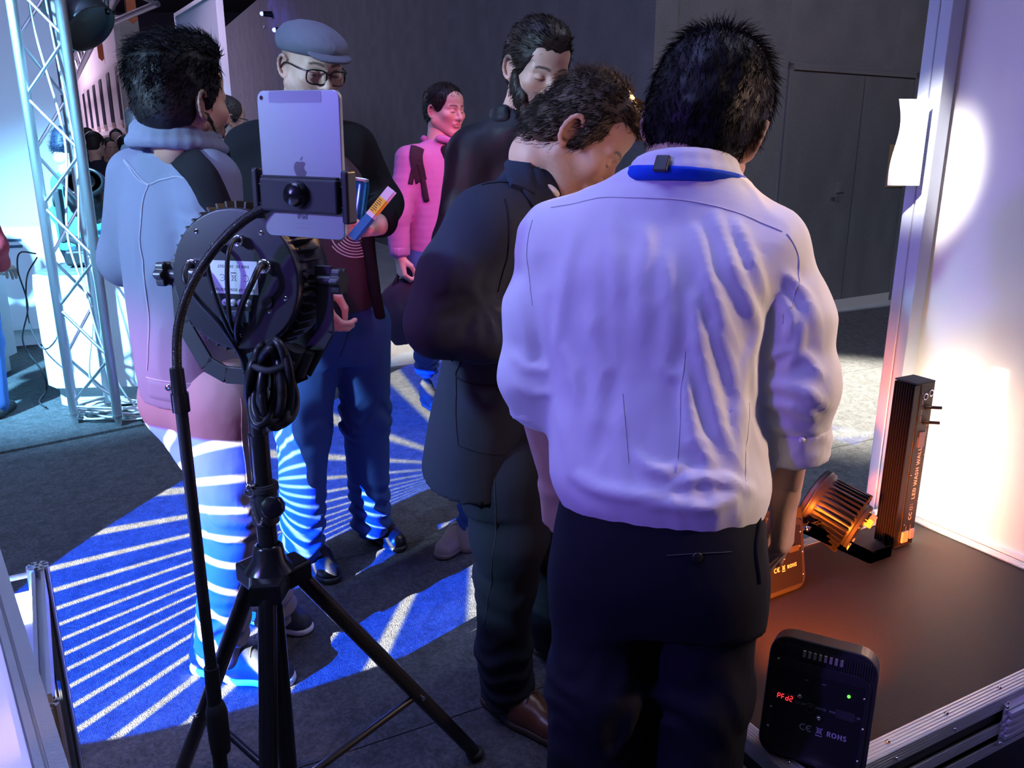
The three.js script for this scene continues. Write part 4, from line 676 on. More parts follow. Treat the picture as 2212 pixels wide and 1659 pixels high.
// glowing panels added to go with the ambient fill lights
for (const [x, z, c, label] of [[-2.2, -1.0, [0.42, 0.5, 1], 'added unseen fill light panel over the aisle behind the photographer'], [4.2, -2.5, [0.8, 0.82, 1], 'added unseen fill light panel over the flight case'], [-5.4, -11, [0.5, 0.6, 1], 'added unseen fill light panel over the booth aisle'], [-14, -21, [0.72, 0.58, 1], 'added unseen fill light panel over the far stand']]) {
  const g = thing('ceiling_fill_panel', label, 'ceiling light', V(x, 6.61, z), 'added fill panels under the ceiling');
  part('diffuser', flat(x - 1.68, x + 1.68, z - 1.68, z + 1.68, 6.62, 6.64), glow(...c, 0.8), g);
  part('frame', [flat(x - 1.76, x - 1.68, z - 1.76, z + 1.76, 6.61, 6.7), flat(x + 1.68, x + 1.76, z - 1.76, z + 1.76, 6.61, 6.7), flat(x - 1.68, x + 1.68, z - 1.76, z - 1.68, 6.61, 6.7), flat(x - 1.68, x + 1.68, z + 1.68, z + 1.76, 6.61, 6.7)], M.black, g);
  part('hanger', [bar(V(x - 1.7, 6.68, z), V(x - 1.7, 7, z), 0.02, 0.02, 6), bar(V(x + 1.7, 6.68, z), V(x + 1.7, 7, z), 0.02, 0.02, 6)], M.black, g);
}

// ------------------------------------------------------------------ bodies and clothes: distance fields meshed with surface nets
class Field {
  constructor() { this.p = []; this.disp = null; this.cuts = []; }
  push(f, c, r, k = 0.02, op = 0) { this.p.push({ f, x: c.x, y: c.y, z: c.z, r, k, op }); return this; }
  cone(a, b, ra, rb = ra, k = 0.02, op = 0) {
    const ax = a.x, ay = a.y, az = a.z, bx = b.x - ax, by = b.y - ay, bz = b.z - az, l2 = bx * bx + by * by + bz * bz || 1e-9;
    return this.push((x, y, z) => { const px = x - ax, py = y - ay, pz = z - az; let t = (px * bx + py * by + pz * bz) / l2; t = t < 0 ? 0 : t > 1 ? 1 : t; const qx = px - bx * t, qy = py - by * t, qz = pz - bz * t; return Math.sqrt(qx * qx + qy * qy + qz * qz) - (ra + (rb - ra) * t); }, a.clone().add(b).multiplyScalar(0.5), Math.sqrt(l2) / 2 + Math.max(ra, rb), k, op);
  }
  chain(pts, radii, k = 0.02) { for (let i = 0; i + 1 < pts.length; i++) this.cone(pts[i], pts[i + 1], radii[i], radii[i + 1], k); return this; }
  ell(c, r, k = 0.02, op = 0, m = null) {        // m: optional Matrix4 whose columns are the ellipsoid's axes
    const [rx, ry, rz] = r, e = m ? m.elements : null;
    return this.push((x, y, z) => {
      let px = x - c.x, py = y - c.y, pz = z - c.z;
      if (e) { const a = px * e[0] + py * e[1] + pz * e[2], b = px * e[4] + py * e[5] + pz * e[6], d = px * e[8] + py * e[9] + pz * e[10]; px = a; py = b; pz = d; }
      const ex = px / rx, ey = py / ry, ez = pz / rz, k0 = Math.sqrt(ex * ex + ey * ey + ez * ez), gx = ex / rx, gy = ey / ry, gz = ez / rz, k1 = Math.sqrt(gx * gx + gy * gy + gz * gz); return k1 < 1e-9 ? -Math.min(rx, ry, rz) : k0 * (k0 - 1) / k1;
    }, c, Math.max(rx, ry, rz), k, op);
  }
  loft(secs, k = 0.02, n = 0.4) {                // secs: {c, w, d, r} = middle, half width, half depth, right-hand direction
    const S = [], N = 26, cr = (a, b, c, d, t) => 0.5 * (2 * b + (c - a) * t + (2 * a - 5 * b + 4 * c - d) * t * t + (3 * b - a - 3 * c + d) * t * t * t);
    for (let i = 0; i <= N; i++) { const q = i / N * (secs.length - 1), j = Math.min(Math.floor(q), secs.length - 2), t = q - j, g = (m) => secs[clamp(m, 0, secs.length - 1)], f = (h) => cr(h(g(j - 1)), h(g(j)), h(g(j + 1)), h(g(j + 2)), t); S.push({ x: f((s) => s.c.x), y: f((s) => s.c.y), z: f((s) => s.c.z), w: f((s) => s.w), d: f((s) => s.d), r: g(j).r.clone().lerp(g(j + 1).r, t).normalize() }); }
    const a = V(S[0].x, S[0].y, S[0].z), b = V(S[N].x, S[N].y, S[N].z), ax = b.clone().sub(a), len = ax.length(); ax.normalize();
    for (const s of S) { s.t = (s.x - a.x) * ax.x + (s.y - a.y) * ax.y + (s.z - a.z) * ax.z; s.f = s.r.clone().cross(ax).normalize(); s.r = ax.clone().cross(s.f).normalize(); }
    const A = new Float64Array((N + 1) * 12); S.forEach((s, i) => A.set([s.x, s.y, s.z, s.r.x, s.r.y, s.r.z, s.f.x, s.f.y, s.f.z, s.w, s.d, s.t], i * 12));
    return this.push((x, y, z) => {
      const t = (x - a.x) * ax.x + (y - a.y) * ax.y + (z - a.z) * ax.z; let i = 0; while (i < N - 1 && A[i * 12 + 23] < t) i++;
      const o = i * 12, t0 = A[o + 11]; let h = (t - t0) / (A[o + 23] - t0 + 1e-9); h = h < 0 ? 0 : h > 1 ? 1 : h; const g = 1 - h;
      const dx = x - A[o] * g - A[o + 12] * h, dy = y - A[o + 1] * g - A[o + 13] * h, dz = z - A[o + 2] * g - A[o + 14] * h;
      const u = dx * (A[o + 3] * g + A[o + 15] * h) + dy * (A[o + 4] * g + A[o + 16] * h) + dz * (A[o + 5] * g + A[o + 17] * h), v = dx * (A[o + 6] * g + A[o + 18] * h) + dy * (A[o + 7] * g + A[o + 19] * h) + dz * (A[o + 8] * g + A[o + 20] * h);
      const w = A[o + 9] * g + A[o + 21] * h, d = A[o + 10] * g + A[o + 22] * h, uu = u * u / (w * w), vv = v * v / (d * d), e = Math.sqrt((1 - n) * (uu + vv) + n * Math.sqrt(uu * uu + vv * vv)), R = Math.sqrt(u * u + v * v), side = e < 1e-4 ? -Math.min(w, d) : R * (1 - 1 / e), end = t < 0 ? -t : t > len ? t - len : -Math.min(t, len - t);
      return end > 0 ? (side > 0 ? Math.hypot(side, end) : end) : Math.max(side, end);
    }, a.clone().add(b).multiplyScalar(0.5), len / 2 + Math.max(...S.map((s) => Math.max(s.w, s.d))) * 1.1, k);
  }
  plane(p, n, k = 0.004) { this.cuts.push({ p, n, k }); return this; }      // keeps the side that n points away from
  at(x, y, z) {
    let d = 1e3;
    for (const q of this.p) {
      const ox = x - q.x, oy = y - q.y, oz = z - q.z, far = Math.sqrt(ox * ox + oy * oy + oz * oz) - q.r;
      if (q.op === 0) { if (far > d + q.k) continue; const e = q.f(x, y, z), h = q.k > 0 ? Math.max(q.k - Math.abs(d - e), 0) / q.k : 0; d = Math.min(d, e) - h * h * q.k * 0.25; }
      else { if (-far < d - q.k) continue; const e = -q.f(x, y, z), h = q.k > 0 ? Math.max(q.k - Math.abs(d - e), 0) / q.k : 0; d = Math.max(d, e) + h * h * q.k * 0.25; }
    }
    if (this.disp && d < 0.035 && d > -0.035) d -= this.disp(x, y, z, d);
    for (const c of this.cuts) { const e = (x - c.p.x) * c.n.x + (y - c.p.y) * c.n.y + (z - c.p.z) * c.n.z, h = Math.max(c.k - Math.abs(d - e), 0) / c.k; d = Math.max(d, e) + h * h * c.k * 0.25; }
    return d;
  }
  bounds() { const lo = V(1e3, 1e3, 1e3), hi = V(-1e3, -1e3, -1e3); for (const q of this.p) if (!q.op) { lo.min(V(q.x - q.r, q.y - q.r, q.z - q.r)); hi.max(V(q.x + q.r, q.y + q.r, q.z + q.r)); } return [lo.subScalar(0.03), hi.addScalar(0.03)]; }
  grad(p, e = 0.002) { return V(this.at(p.x + e, p.y, p.z) - this.at(p.x - e, p.y, p.z), this.at(p.x, p.y + e, p.z) - this.at(p.x, p.y - e, p.z), this.at(p.x, p.y, p.z + e) - this.at(p.x, p.y, p.z - e)).normalize(); }
  snap(p, lift = 0) { const q = p.clone(); for (let i = 0; i < 6; i++) { const d = this.at(q.x, q.y, q.z) - lift; if (Math.abs(d) < 2e-4) break; q.addScaledVector(this.grad(q), -d * 0.9); } return q; }
  ray(px, py, t0 = 0.5) { const d = rayDir(px, py).normalize(), q = EYE.clone().addScaledVector(d, t0); for (let i = 0; i < 200; i++) { const s = this.at(q.x, q.y, q.z); if (s < 3e-4) return q; q.addScaledVector(d, Math.min(Math.max(s * 0.7, 5e-4), 0.2)); if (q.length() > 12) break; } return null; }
}
function meshField(F, cell, lo0, hi0) {
  const [lo, hi] = lo0 ? [lo0, hi0] : F.bounds(), B = 5, nx = Math.ceil((hi.x - lo.x) / cell / B) * B + 1, ny = Math.ceil((hi.y - lo.y) / cell / B) * B + 1, nz = Math.ceil((hi.z - lo.z) / cell / B) * B + 1;
  const val = new Float32Array(nx * ny * nz).fill(1), id = (i, j, k) => (k * ny + j) * nx + i, reach = cell * B * 0.87 * 1.2 + (F.disp ? 0.014 : 0.004);
  for (let k = 0; k < nz - 1; k += B) for (let j = 0; j < ny - 1; j += B) for (let i = 0; i < nx - 1; i += B) {
    const c = F.at(lo.x + (i + B / 2) * cell, lo.y + (j + B / 2) * cell, lo.z + (k + B / 2) * cell), skip = Math.abs(c) > reach;
    for (let c2 = k; c2 <= k + B; c2++) for (let b = j; b <= j + B; b++) for (let a = i; a <= i + B; a++) { const q = id(a, b, c2); if (skip) { if (val[q] === 1 && c < 0) val[q] = -1; } else if (val[q] === 1 || val[q] === -1) val[q] = F.at(lo.x + a * cell, lo.y + b * cell, lo.z + c2 * cell); }
  }
  const vid = new Int32Array(nx * ny * nz).fill(-1), pos = [], idx = [], E = [[0, 1], [2, 3], [4, 5], [6, 7], [0, 2], [1, 3], [4, 6], [5, 7], [0, 4], [1, 5], [2, 6], [3, 7]], g = new Float32Array(8);
  for (let k = 0; k < nz - 1; k++) for (let j = 0; j < ny - 1; j++) for (let i = 0; i < nx - 1; i++) {
    let mask = 0; for (let c = 0; c < 8; c++) { g[c] = val[id(i + (c & 1), j + (c >> 1 & 1), k + (c >> 2))]; if (g[c] < 0) mask |= 1 << c; }
    if (mask === 0 || mask === 255) continue;
    let x = 0, y = 0, z = 0, n = 0;
    for (const [a, b] of E) { if ((g[a] < 0) === (g[b] < 0)) continue; const t = g[a] / (g[a] - g[b]); x += (a & 1) + ((b & 1) - (a & 1)) * t; y += (a >> 1 & 1) + ((b >> 1 & 1) - (a >> 1 & 1)) * t; z += (a >> 2) + ((b >> 2) - (a >> 2)) * t; n++; }
    vid[id(i, j, k)] = pos.length / 3; pos.push(lo.x + (i + x / n) * cell, lo.y + (j + y / n) * cell, lo.z + (k + z / n) * cell);
  }
  const quad = (a, b, c, d, f) => { if (a < 0 || b < 0 || c < 0 || d < 0) return; if (f) idx.push(a, b, c, a, c, d); else idx.push(a, c, b, a, d, c); };
  for (let k = 1; k < nz - 1; k++) for (let j = 1; j < ny - 1; j++) for (let i = 1; i < nx - 1; i++) {
    const s = val[id(i, j, k)] < 0;
    if (s !== (val[id(i + 1, j, k)] < 0)) quad(vid[id(i, j - 1, k - 1)], vid[id(i, j, k - 1)], vid[id(i, j, k)], vid[id(i, j - 1, k)], s);
    if (s !== (val[id(i, j + 1, k)] < 0)) quad(vid[id(i - 1, j, k - 1)], vid[id(i - 1, j, k)], vid[id(i, j, k)], vid[id(i, j, k - 1)], s);
    if (s !== (val[id(i, j, k + 1)] < 0)) quad(vid[id(i - 1, j - 1, k)], vid[id(i, j - 1, k)], vid[id(i, j, k)], vid[id(i - 1, j, k)], s);
  }
  const geo = new THREE.BufferGeometry(); geo.setAttribute('position', new THREE.BufferAttribute(new Float32Array(pos), 3)); geo.setIndex(idx); geo.computeVertexNormals(); return geo;
}
function paint(geo, fn) { const p = geo.attributes.position, c = new Float32Array(p.count * 3), o = [0, 0, 0]; for (let i = 0; i < p.count; i++) { fn(p.getX(i), p.getY(i), p.getZ(i), o); c.set(o, i * 3); } geo.setAttribute('color', new THREE.BufferAttribute(c, 3)); return geo; }
function joinColored(list) { const gs = list.map((g) => { const q = g.index ? g.toNonIndexed() : g.clone(); for (const k of Object.keys(q.attributes)) if (!['position', 'normal', 'color'].includes(k)) q.deleteAttribute(k); return q; }); return mergeGeometries(gs); }
const skinMat = new THREE.MeshPhysicalMaterial({ vertexColors: true, roughness: 0.5, sheen: 0.15, sheenColor: rgb(1, 0.6, 0.5) });
const hairMat = new THREE.MeshPhysicalMaterial({ vertexColors: true, roughness: 0.5, specularIntensity: 0.5 });
const cloth = (r, g, b, rough = 0.85, o = {}) => new THREE.MeshPhysicalMaterial({ color: rgb(r, g, b), roughness: rough, specularIntensity: 0.22, ...o });

// a strip that lies on a garment: points are snapped to it
function surfStrip(F, pts, width, lift = 0.0015, segs = 40, cross = 5) {
  const curve = new THREE.CatmullRomCurve3(pts.map((p) => F.snap(p))), P = [], idx = [], m = cross + 1;
  for (let i = 0; i <= segs; i++) {
    const t = i / segs, c = F.snap(curve.getPoint(t)), n = F.grad(c), tan = curve.getTangent(t), s = n.clone().cross(tan).normalize(), w = typeof width === 'function' ? width(t) : width;
    for (let j = 0; j <= cross; j++) { const v = F.snap(c.clone().addScaledVector(s, (j / cross - 0.5) * w)); v.addScaledVector(F.grad(v), lift); P.push(v.x, v.y, v.z); }
    for (let j = 0; j <= cross; j++) { const v = F.snap(c.clone().addScaledVector(s, (j / cross - 0.5) * w)); v.addScaledVector(F.grad(v), -0.002); P.push(v.x, v.y, v.z); }
  }
  const row = 2 * m;
  for (let i = 0; i < segs; i++) { for (let j = 0; j < cross; j++) { const a = i * row + j, b = a + 1, c = a + row, d = c + 1; idx.push(a, b, d, a, d, c); } for (const [j, f] of [[0, 0], [cross, 1]]) { const a = i * row + j, b = a + row, c = a + m, d = b + m; f ? idx.push(a, c, d, a, d, b) : idx.push(a, d, c, a, b, d); } }
  for (const i of [0, segs]) for (let j = 0; j < cross; j++) { const a = i * row + j, b = a + 1, c = a + m, d = c + 1; i ? idx.push(a, b, d, a, d, c) : idx.push(a, d, b, a, c, d); }
  const g = new THREE.BufferGeometry(); g.setAttribute('position', new THREE.BufferAttribute(new Float32Array(P), 3)); g.setIndex(idx); g.computeVertexNormals(); return g;
}
function seam(F, pix, r = 0.0012, lift = 0.0003) { const pts = pix.map(([x, y]) => F.ray(x, y)).filter(Boolean); if (pts.length < 2) return null; const c = new THREE.CatmullRomCurve3(pts), q = []; for (let i = 0; i <= pts.length * 6; i++) q.push(F.snap(c.getPoint(i / (pts.length * 6)), lift)); return new THREE.TubeGeometry(new THREE.CatmullRomCurve3(q), q.length * 2, r, 5); }
// raised folds along polylines, each [points, height, width]
function foldField(list) {
  const segs = []; for (const [pts, h, w] of list) for (let i = 0; i + 1 < pts.length; i++) segs.push({ a: pts[i], d: pts[i + 1].clone().sub(pts[i]), h, w: 1 / (w * w), R: w * 2.6, n: pts.length - 1, i });
  for (const s of segs) { s.l2 = s.d.lengthSq() || 1e-9; s.c = s.a.clone().addScaledVector(s.d, 0.5); s.R += Math.sqrt(s.l2) / 2; }
  return (x, y, z) => {
    let pos = 0, neg = 0;
    for (const s of segs) { const cx = x - s.c.x, cy = y - s.c.y, cz = z - s.c.z; if (cx * cx + cy * cy + cz * cz > s.R * s.R) continue; const px = x - s.a.x, py = y - s.a.y, pz = z - s.a.z; let t = (px * s.d.x + py * s.d.y + pz * s.d.z) / s.l2; t = clamp(t, 0, 1); const qx = px - s.d.x * t, qy = py - s.d.y * t, qz = pz - s.d.z * t, u = (s.i + t) / s.n, v = s.h * Math.exp(-(qx * qx + qy * qy + qz * qz) * s.w) * Math.sin(Math.PI * clamp(u * 0.94 + 0.03, 0, 1)) ** 0.6; if (v > pos) pos = v; if (v < neg) neg = v; }
    return pos + neg;
  };
}

// ------------------------------------------------------------------ heads
function headFrame(c, fwd, up = UP) { const Z = fwd.clone().normalize(), X = up.clone().cross(Z).normalize(), Y = Z.clone().cross(X).normalize(); return frame(c, X, Y, Z); }
const mirrored = (f) => { f(1); f(-1); };
function headField(o = {}) {
  const F = new Field(), j = o.jaw ?? 1, n = o.nose ?? 1, fat = o.fat ?? 0;
  F.ell(V(0, 0.036, -0.014 + (o.short ?? 0)), [0.076 + fat * 0.3, 0.084, 0.098 - (o.short ?? 0)], 0.02).ell(V(0, -0.03, 0.03), [0.060 * j + fat, 0.074, 0.062], 0.03);
  F.ell(V(0, 0.055, 0.045), [0.058, 0.045, 0.045], 0.03);
  mirrored((s) => { F.cone(V(s * (0.054 * j + fat), -0.05, -0.002), V(s * 0.018, -0.098, 0.06), 0.02 + fat * 0.5, 0.017, 0.025); F.ell(V(s * 0.043, -0.018, 0.062), [0.022 + fat * 0.4, 0.018, 0.02], 0.025); });
  F.ell(V(0, -0.099, 0.067), [0.022, 0.017, 0.017], 0.02);
  mirrored((s) => { F.cone(V(s * 0.010, 0.022, 0.086), V(s * 0.046, 0.021, 0.070), 0.0085, 0.008, 0.014); F.ell(V(s * 0.031, 0.0, 0.100), [0.017, 0.0125, 0.014], 0.012, 1); F.ell(V(s * 0.031, 0.0, 0.0755), [0.0145, 0.0135, 0.0135], 0.004); });
  F.cone(V(0, 0.014, 0.086), V(0, -0.026, 0.108 + 0.006 * (n - 1)), 0.0075, 0.0105 * n, 0.012).ell(V(0, -0.031, 0.108), [0.011 * n, 0.0095, 0.011], 0.008);
  mirrored((s) => F.ell(V(s * 0.0125 * n, -0.034, 0.095), [0.0082, 0.0078, 0.0105], 0.007));
  F.ell(V(0, -0.058, 0.084), [0.026, 0.012, 0.012], 0.012).cone(V(-0.017, -0.0575, 0.0905), V(0.017, -0.0575, 0.0905), 0.0045, 0.0045, 0.006).cone(V(-0.015, -0.068, 0.0895), V(0.015, -0.068, 0.0895), 0.0055, 0.0055, 0.006);
  F.cone(V(-0.021, -0.0625, 0.091), V(0, -0.0622, 0.0975), 0.0016, 0.0016, 0.003, 1).cone(V(0.021, -0.0625, 0.091), V(0, -0.0622, 0.0975), 0.0016, 0.0016, 0.003, 1);
  mirrored((s) => {   // ears: plate, rim, lobe
    const c = V(s * 0.079, -0.004, -0.012), m = new THREE.Matrix4().makeRotationFromEuler(new THREE.Euler(-0.15, s * -0.42, s * -0.12));
    const w = (x, y, z) => V(x, y, z).applyMatrix4(m).add(c);
    F.ell(w(s * -0.003, 0, 0), [0.006, 0.027, 0.016], 0.006, 0, m);
    const ring = []; for (let k = 0; k <= 9; k++) { const t = -0.9 + k * 0.47; ring.push(w(s * 0.006, 0.029 * Math.cos(t), -0.017 * Math.sin(t))); }
    for (let k = 0; k < 9; k++) F.cone(ring[k], ring[k + 1], 0.0042, 0.0042, 0.004);
    F.ell(w(s * 0.001, -0.029, 0.004), [0.006, 0.009, 0.007], 0.006).ell(w(s * 0.009, -0.002, 0.003), [0.008, 0.014, 0.008], 0.004, 1);
  });
  F.cone(V(0, -0.03, -0.028), V(0, -0.085, -0.03), 0.055 + fat, 0.055 + fat, 0.02);
  if (o.extra) o.extra(F);
  return F;
}
function headColor(o) {
  const sk = o.skin, hr = o.hairColor, st = o.stubble ?? 0;
  return (x, y, z, c) => {
    const n = 1 + 0.06 * fbm(x * 60, y * 60, z * 60); let r = sk[0] * n, g = sk[1] * n, b = sk[2] * n;
    const mix = (q, t) => { r = lerp(r, q[0], t); g = lerp(g, q[1], t); b = lerp(b, q[2], t); }, ax = Math.abs(x);
    mix([sk[0] * 1.02, sk[1] * 0.78, sk[2] * 0.74], 0.5 * sstep(0.03, 0.01, Math.hypot(ax - 0.043, y + 0.024, (z - 0.075) * 0.7)));
    if (z > 0.075 && ax < 0.03) mix([sk[0] * 0.78, sk[1] * 0.48, sk[2] * 0.46], 0.75 * sstep(0.010, 0.004, Math.abs(y + 0.063)) * sstep(0.026, 0.016, ax));
    if (st > 0) { const m = sstep(-0.03, -0.055, y + 0.35 * Math.max(0, 0.02 - z)) * sstep(-0.03, 0.0, z) * (y > -0.14 ? 1 : 0); mix(hr, st * m * clamp(0.75 + 0.6 * fbm(x * 240, y * 240, z * 240), 0, 1)); if (z > 0.08 && y > -0.055 && y < -0.038) mix(hr, st * 0.7); }
    const bx = clamp((ax - 0.012) / 0.036, 0, 1), by = 0.0245 + 0.006 * Math.sin(bx * 2.4) - 0.003 * bx; if (z > 0.045) mix(hr, 0.9 * sstep(0.0062 - 0.0022 * bx, 0.002, Math.abs(y - by)) * sstep(0.008, 0.014, ax) * sstep(0.054, 0.047, ax));
    if (z > 0.06 && ax > 0.015 && ax < 0.048) { const ly = -0.0045 + 0.0045 * ((ax - 0.031) / 0.015) ** 2 * 0.4; mix([0.02, 0.014, 0.012], 0.85 * sstep(0.0030, 0.0014, Math.abs(y - ly)) * sstep(0.0165, 0.0125, Math.abs(ax - 0.031))); }
    if (ax > 0.074) mix([sk[0] * 1.02, sk[1] * 0.8, sk[2] * 0.76], 0.5);
    if (o.scalp) { const t = o.scalp(x, y, z); if (t > 0) mix(hr, t * clamp(0.8 + 0.5 * fbm(x * 200, y * 200, z * 200), 0, 1)); }
    c[0] = r; c[1] = g; c[2] = b;
  };
}
// strands rooted on a mesh; dir(p, n) gives the way they run
function strands(geo, count, o) {
  const p = geo.attributes.position, nn = geo.attributes.normal, P = [], N = [], C = [], I = [], v = V(0, 0, 0), n = V(0, 0, 0), seg = o.seg ?? 4;
  let made = 0, tries = 0;
  while (made < count && tries++ < count * 14) {
    const i = Math.floor(rnd() * p.count); v.fromBufferAttribute(p, i); n.fromBufferAttribute(nn, i); if (o.mask && rnd() > o.mask(v, n)) continue; made++;
    const len = o.len(v) * rr(0.65, 1.25), d = o.dir(v, n).clone().add(V(rr(-1, 1), rr(-1, 1), rr(-1, 1)).multiplyScalar(o.mess ?? 0.25)).normalize(), lift = (o.lift ?? 0.15) * rr(0.5, 1.4), side = n.clone().cross(d).normalize(), w = (o.width ?? 0.0011) * rr(0.7, 1.3), bend = rr(-1, 1) * (o.curl ?? 0.2), tone = rr(0.65, 1.35) * (1 + 0.5 * vnoise(v.x * 50, v.y * 50, v.z * 50)), col = o.color(v), base = P.length / 3;
    for (let k = 0; k <= seg; k++) {
      const t = k / seg, q = v.clone().addScaledVector(n, -0.002 + len * lift * Math.sin(t * 1.9)).addScaledVector(d, len * t).addScaledVector(side, len * bend * t * t); if (o.droop) q.y -= o.droop * len * t * t;
      const ww = w * (1 - 0.85 * t);
      for (const [a, b] of [[1, 0], [-0.5, 0.8], [-0.5, -0.8]]) { const e = n.clone().multiplyScalar(a * ww * 0.8).addScaledVector(side, b * ww); P.push(q.x + e.x, q.y + e.y, q.z + e.z); const m = n.clone().multiplyScalar(a).addScaledVector(side, b).normalize(); N.push(m.x, m.y, m.z); C.push(col[0] * tone, col[1] * tone, col[2] * tone); }
      if (k) for (let s = 0; s < 3; s++) { const a = base + (k - 1) * 3 + s, b = base + (k - 1) * 3 + (s + 1) % 3, c = a + 3, e = b + 3; I.push(a, b, e, a, e, c); }
    }
  }
  const g = new THREE.BufferGeometry(); g.setAttribute('position', new THREE.BufferAttribute(new Float32Array(P), 3)); g.setAttribute('normal', new THREE.BufferAttribute(new Float32Array(N), 3)); g.setAttribute('color', new THREE.BufferAttribute(new Float32Array(C), 3)); g.setIndex(I); return g;
}
function flatColor(geo, col, vary = 0.25) { return paint(geo, (x, y, z, c) => { const t = 1 + vary * fbm(x * 90, y * 90, z * 90); c[0] = col[0] * t; c[1] = col[1] * t; c[2] = col[2] * t; }); }
// hands: wrist at the origin of Fm, fingers along +y, palm facing +z, thumb towards +x
function hand(F, Fm, curl, side = 1, scale = 1, thumbIn = 0.4) {
  const w = (x, y, z) => V(x * side * scale, y * scale, z * scale).applyMatrix4(Fm), S = scale;
  const K = [[0.030, 0.088], [0.010, 0.093], [-0.010, 0.089], [-0.028, 0.080]], Ls = [[0.042, 0.026, 0.02], [0.046, 0.029, 0.021], [0.043, 0.027, 0.02], [0.033, 0.02, 0.018]];
  K.forEach(([x, y], i) => {
    F.cone(w(x * 0.55, 0.0, 0), w(x, y, 0), 0.0165 * S, 0.0115 * S, 0.014 * S);
    let p = [x, y, 0], a = 0; const c = Array.isArray(curl[0]) ? curl[i] : curl, r = (i === 3 ? 0.0078 : 0.0092) * S;
    for (let k = 0; k < 3; k++) { a += c[k]; const q = [p[0] + (x * 0.06), p[1] + Ls[i][k] * Math.cos(a), p[2] + Ls[i][k] * Math.sin(a)]; F.cone(w(...p), w(...q), r * (1 - 0.07 * k), r * (0.93 - 0.07 * k), 0.004 * S); p = q; }
  });
  const t = thumbIn; F.cone(w(0.018, 0.018, 0.006), w(0.042, 0.05, 0.012 + 0.02 * t), 0.0165 * S, 0.0125 * S, 0.012 * S).cone(w(0.042, 0.05, 0.012 + 0.02 * t), w(0.048 - 0.012 * t, 0.08, 0.02 + 0.03 * t), 0.0118 * S, 0.0098 * S, 0.004 * S).cone(w(0.048 - 0.012 * t, 0.08, 0.02 + 0.03 * t), w(0.044 - 0.028 * t, 0.104, 0.026 + 0.03 * t), 0.0098 * S, 0.008 * S, 0.004 * S);
  return F;
}
// shoes: heel and toe on the floor
function shoe(root, heel, toe, mat, soleMat, w = 0.045, name = 'shoe') {
  const d = toe.clone().sub(heel).setY(0), L = d.length(); d.normalize(); const s = V(-d.z, 0, d.x), P = (u, y, v = 0) => V(heel.x, heel.y, heel.z).addScaledVector(d, u * L).addScaledVector(s, v).setY(heel.y + y);
  const F = new Field(); F.cone(P(0.12, 0.05), P(0.5, 0.045), w * 0.78, w * 0.9, 0.03).cone(P(0.5, 0.042), P(0.86, 0.03), w * 0.95, w * 0.72, 0.03).cone(P(0.17, 0.06), P(0.14, 0.105), w * 0.75, w * 0.72, 0.03).cone(P(0.3, 0.085), P(0.62, 0.05), 0.03, 0.026, 0.03);
  F.plane(P(0.5, 0.018), V(0, -1, 0)); F.disp = (x, y, z) => 0.0012 * vnoise(x * 90, y * 60, z * 90);
  const sh = part(name, meshField(F, 0.006), mat, root);
  const G = new Field(); G.cone(P(0.12, 0.014), P(0.5, 0.014), w * 0.86, w * 0.95, 0.02).cone(P(0.5, 0.014), P(0.87, 0.014), w, w * 0.76, 0.02).plane(P(0, 0.024), V(0, 1, 0)).plane(P(0, 0.002), V(0, -1, 0));
  part('sole', meshField(G, 0.006), soleMat, sh);
  const lace = []; for (let k = 0; k < 4; k++) { const u = 0.34 + k * 0.08, a = F.snap(P(u, 0.11 - k * 0.012, -0.02)), b = F.snap(P(u + 0.03, 0.11 - k * 0.012, 0.02)), m = F.snap(P(u + 0.015, 0.13 - k * 0.012)); lace.push(tube([a, m.addScaledVector(UP, 0.001), b], 0.0022, 5, 10)); }
  part('laces', lace, M.blackSoft, sh);
}
const pxm = (px, py, d) => px * d / (CP + (H / 2 - py) / FOCAL * SP) / FOCAL;       // a length in pixels, in metres at that depth
function trouserDisp(ankles, knees, amp = 1, seed = 0) {
  return (x, y, z) => {
    let e = 0.0022 * amp * fbm(x * 22 + seed, y * 13, z * 22);
    for (const a of ankles) { const h = y - a.y, q = Math.hypot(x - a.x, z - a.z); if (q < 0.16 && h > -0.06 && h < 0.26) e += 0.007 * amp * sstep(0.26, 0.02, h) * Math.sin(y * 105 + 5 * vnoise(x * 14 + seed, y * 6, z * 14) + x * 24 + z * 18); }
    for (const a of knees) { const h = Math.abs(y - a.y), q = Math.hypot(x - a.x, z - a.z); if (q < 0.18 && h < 0.13) e += 0.0035 * amp * sstep(0.13, 0.02, h) * Math.sin(y * 70 + 9 * vnoise(x * 13, y * 7 + seed, z * 13) + (x + z) * 34); }
    return e;
  };
}

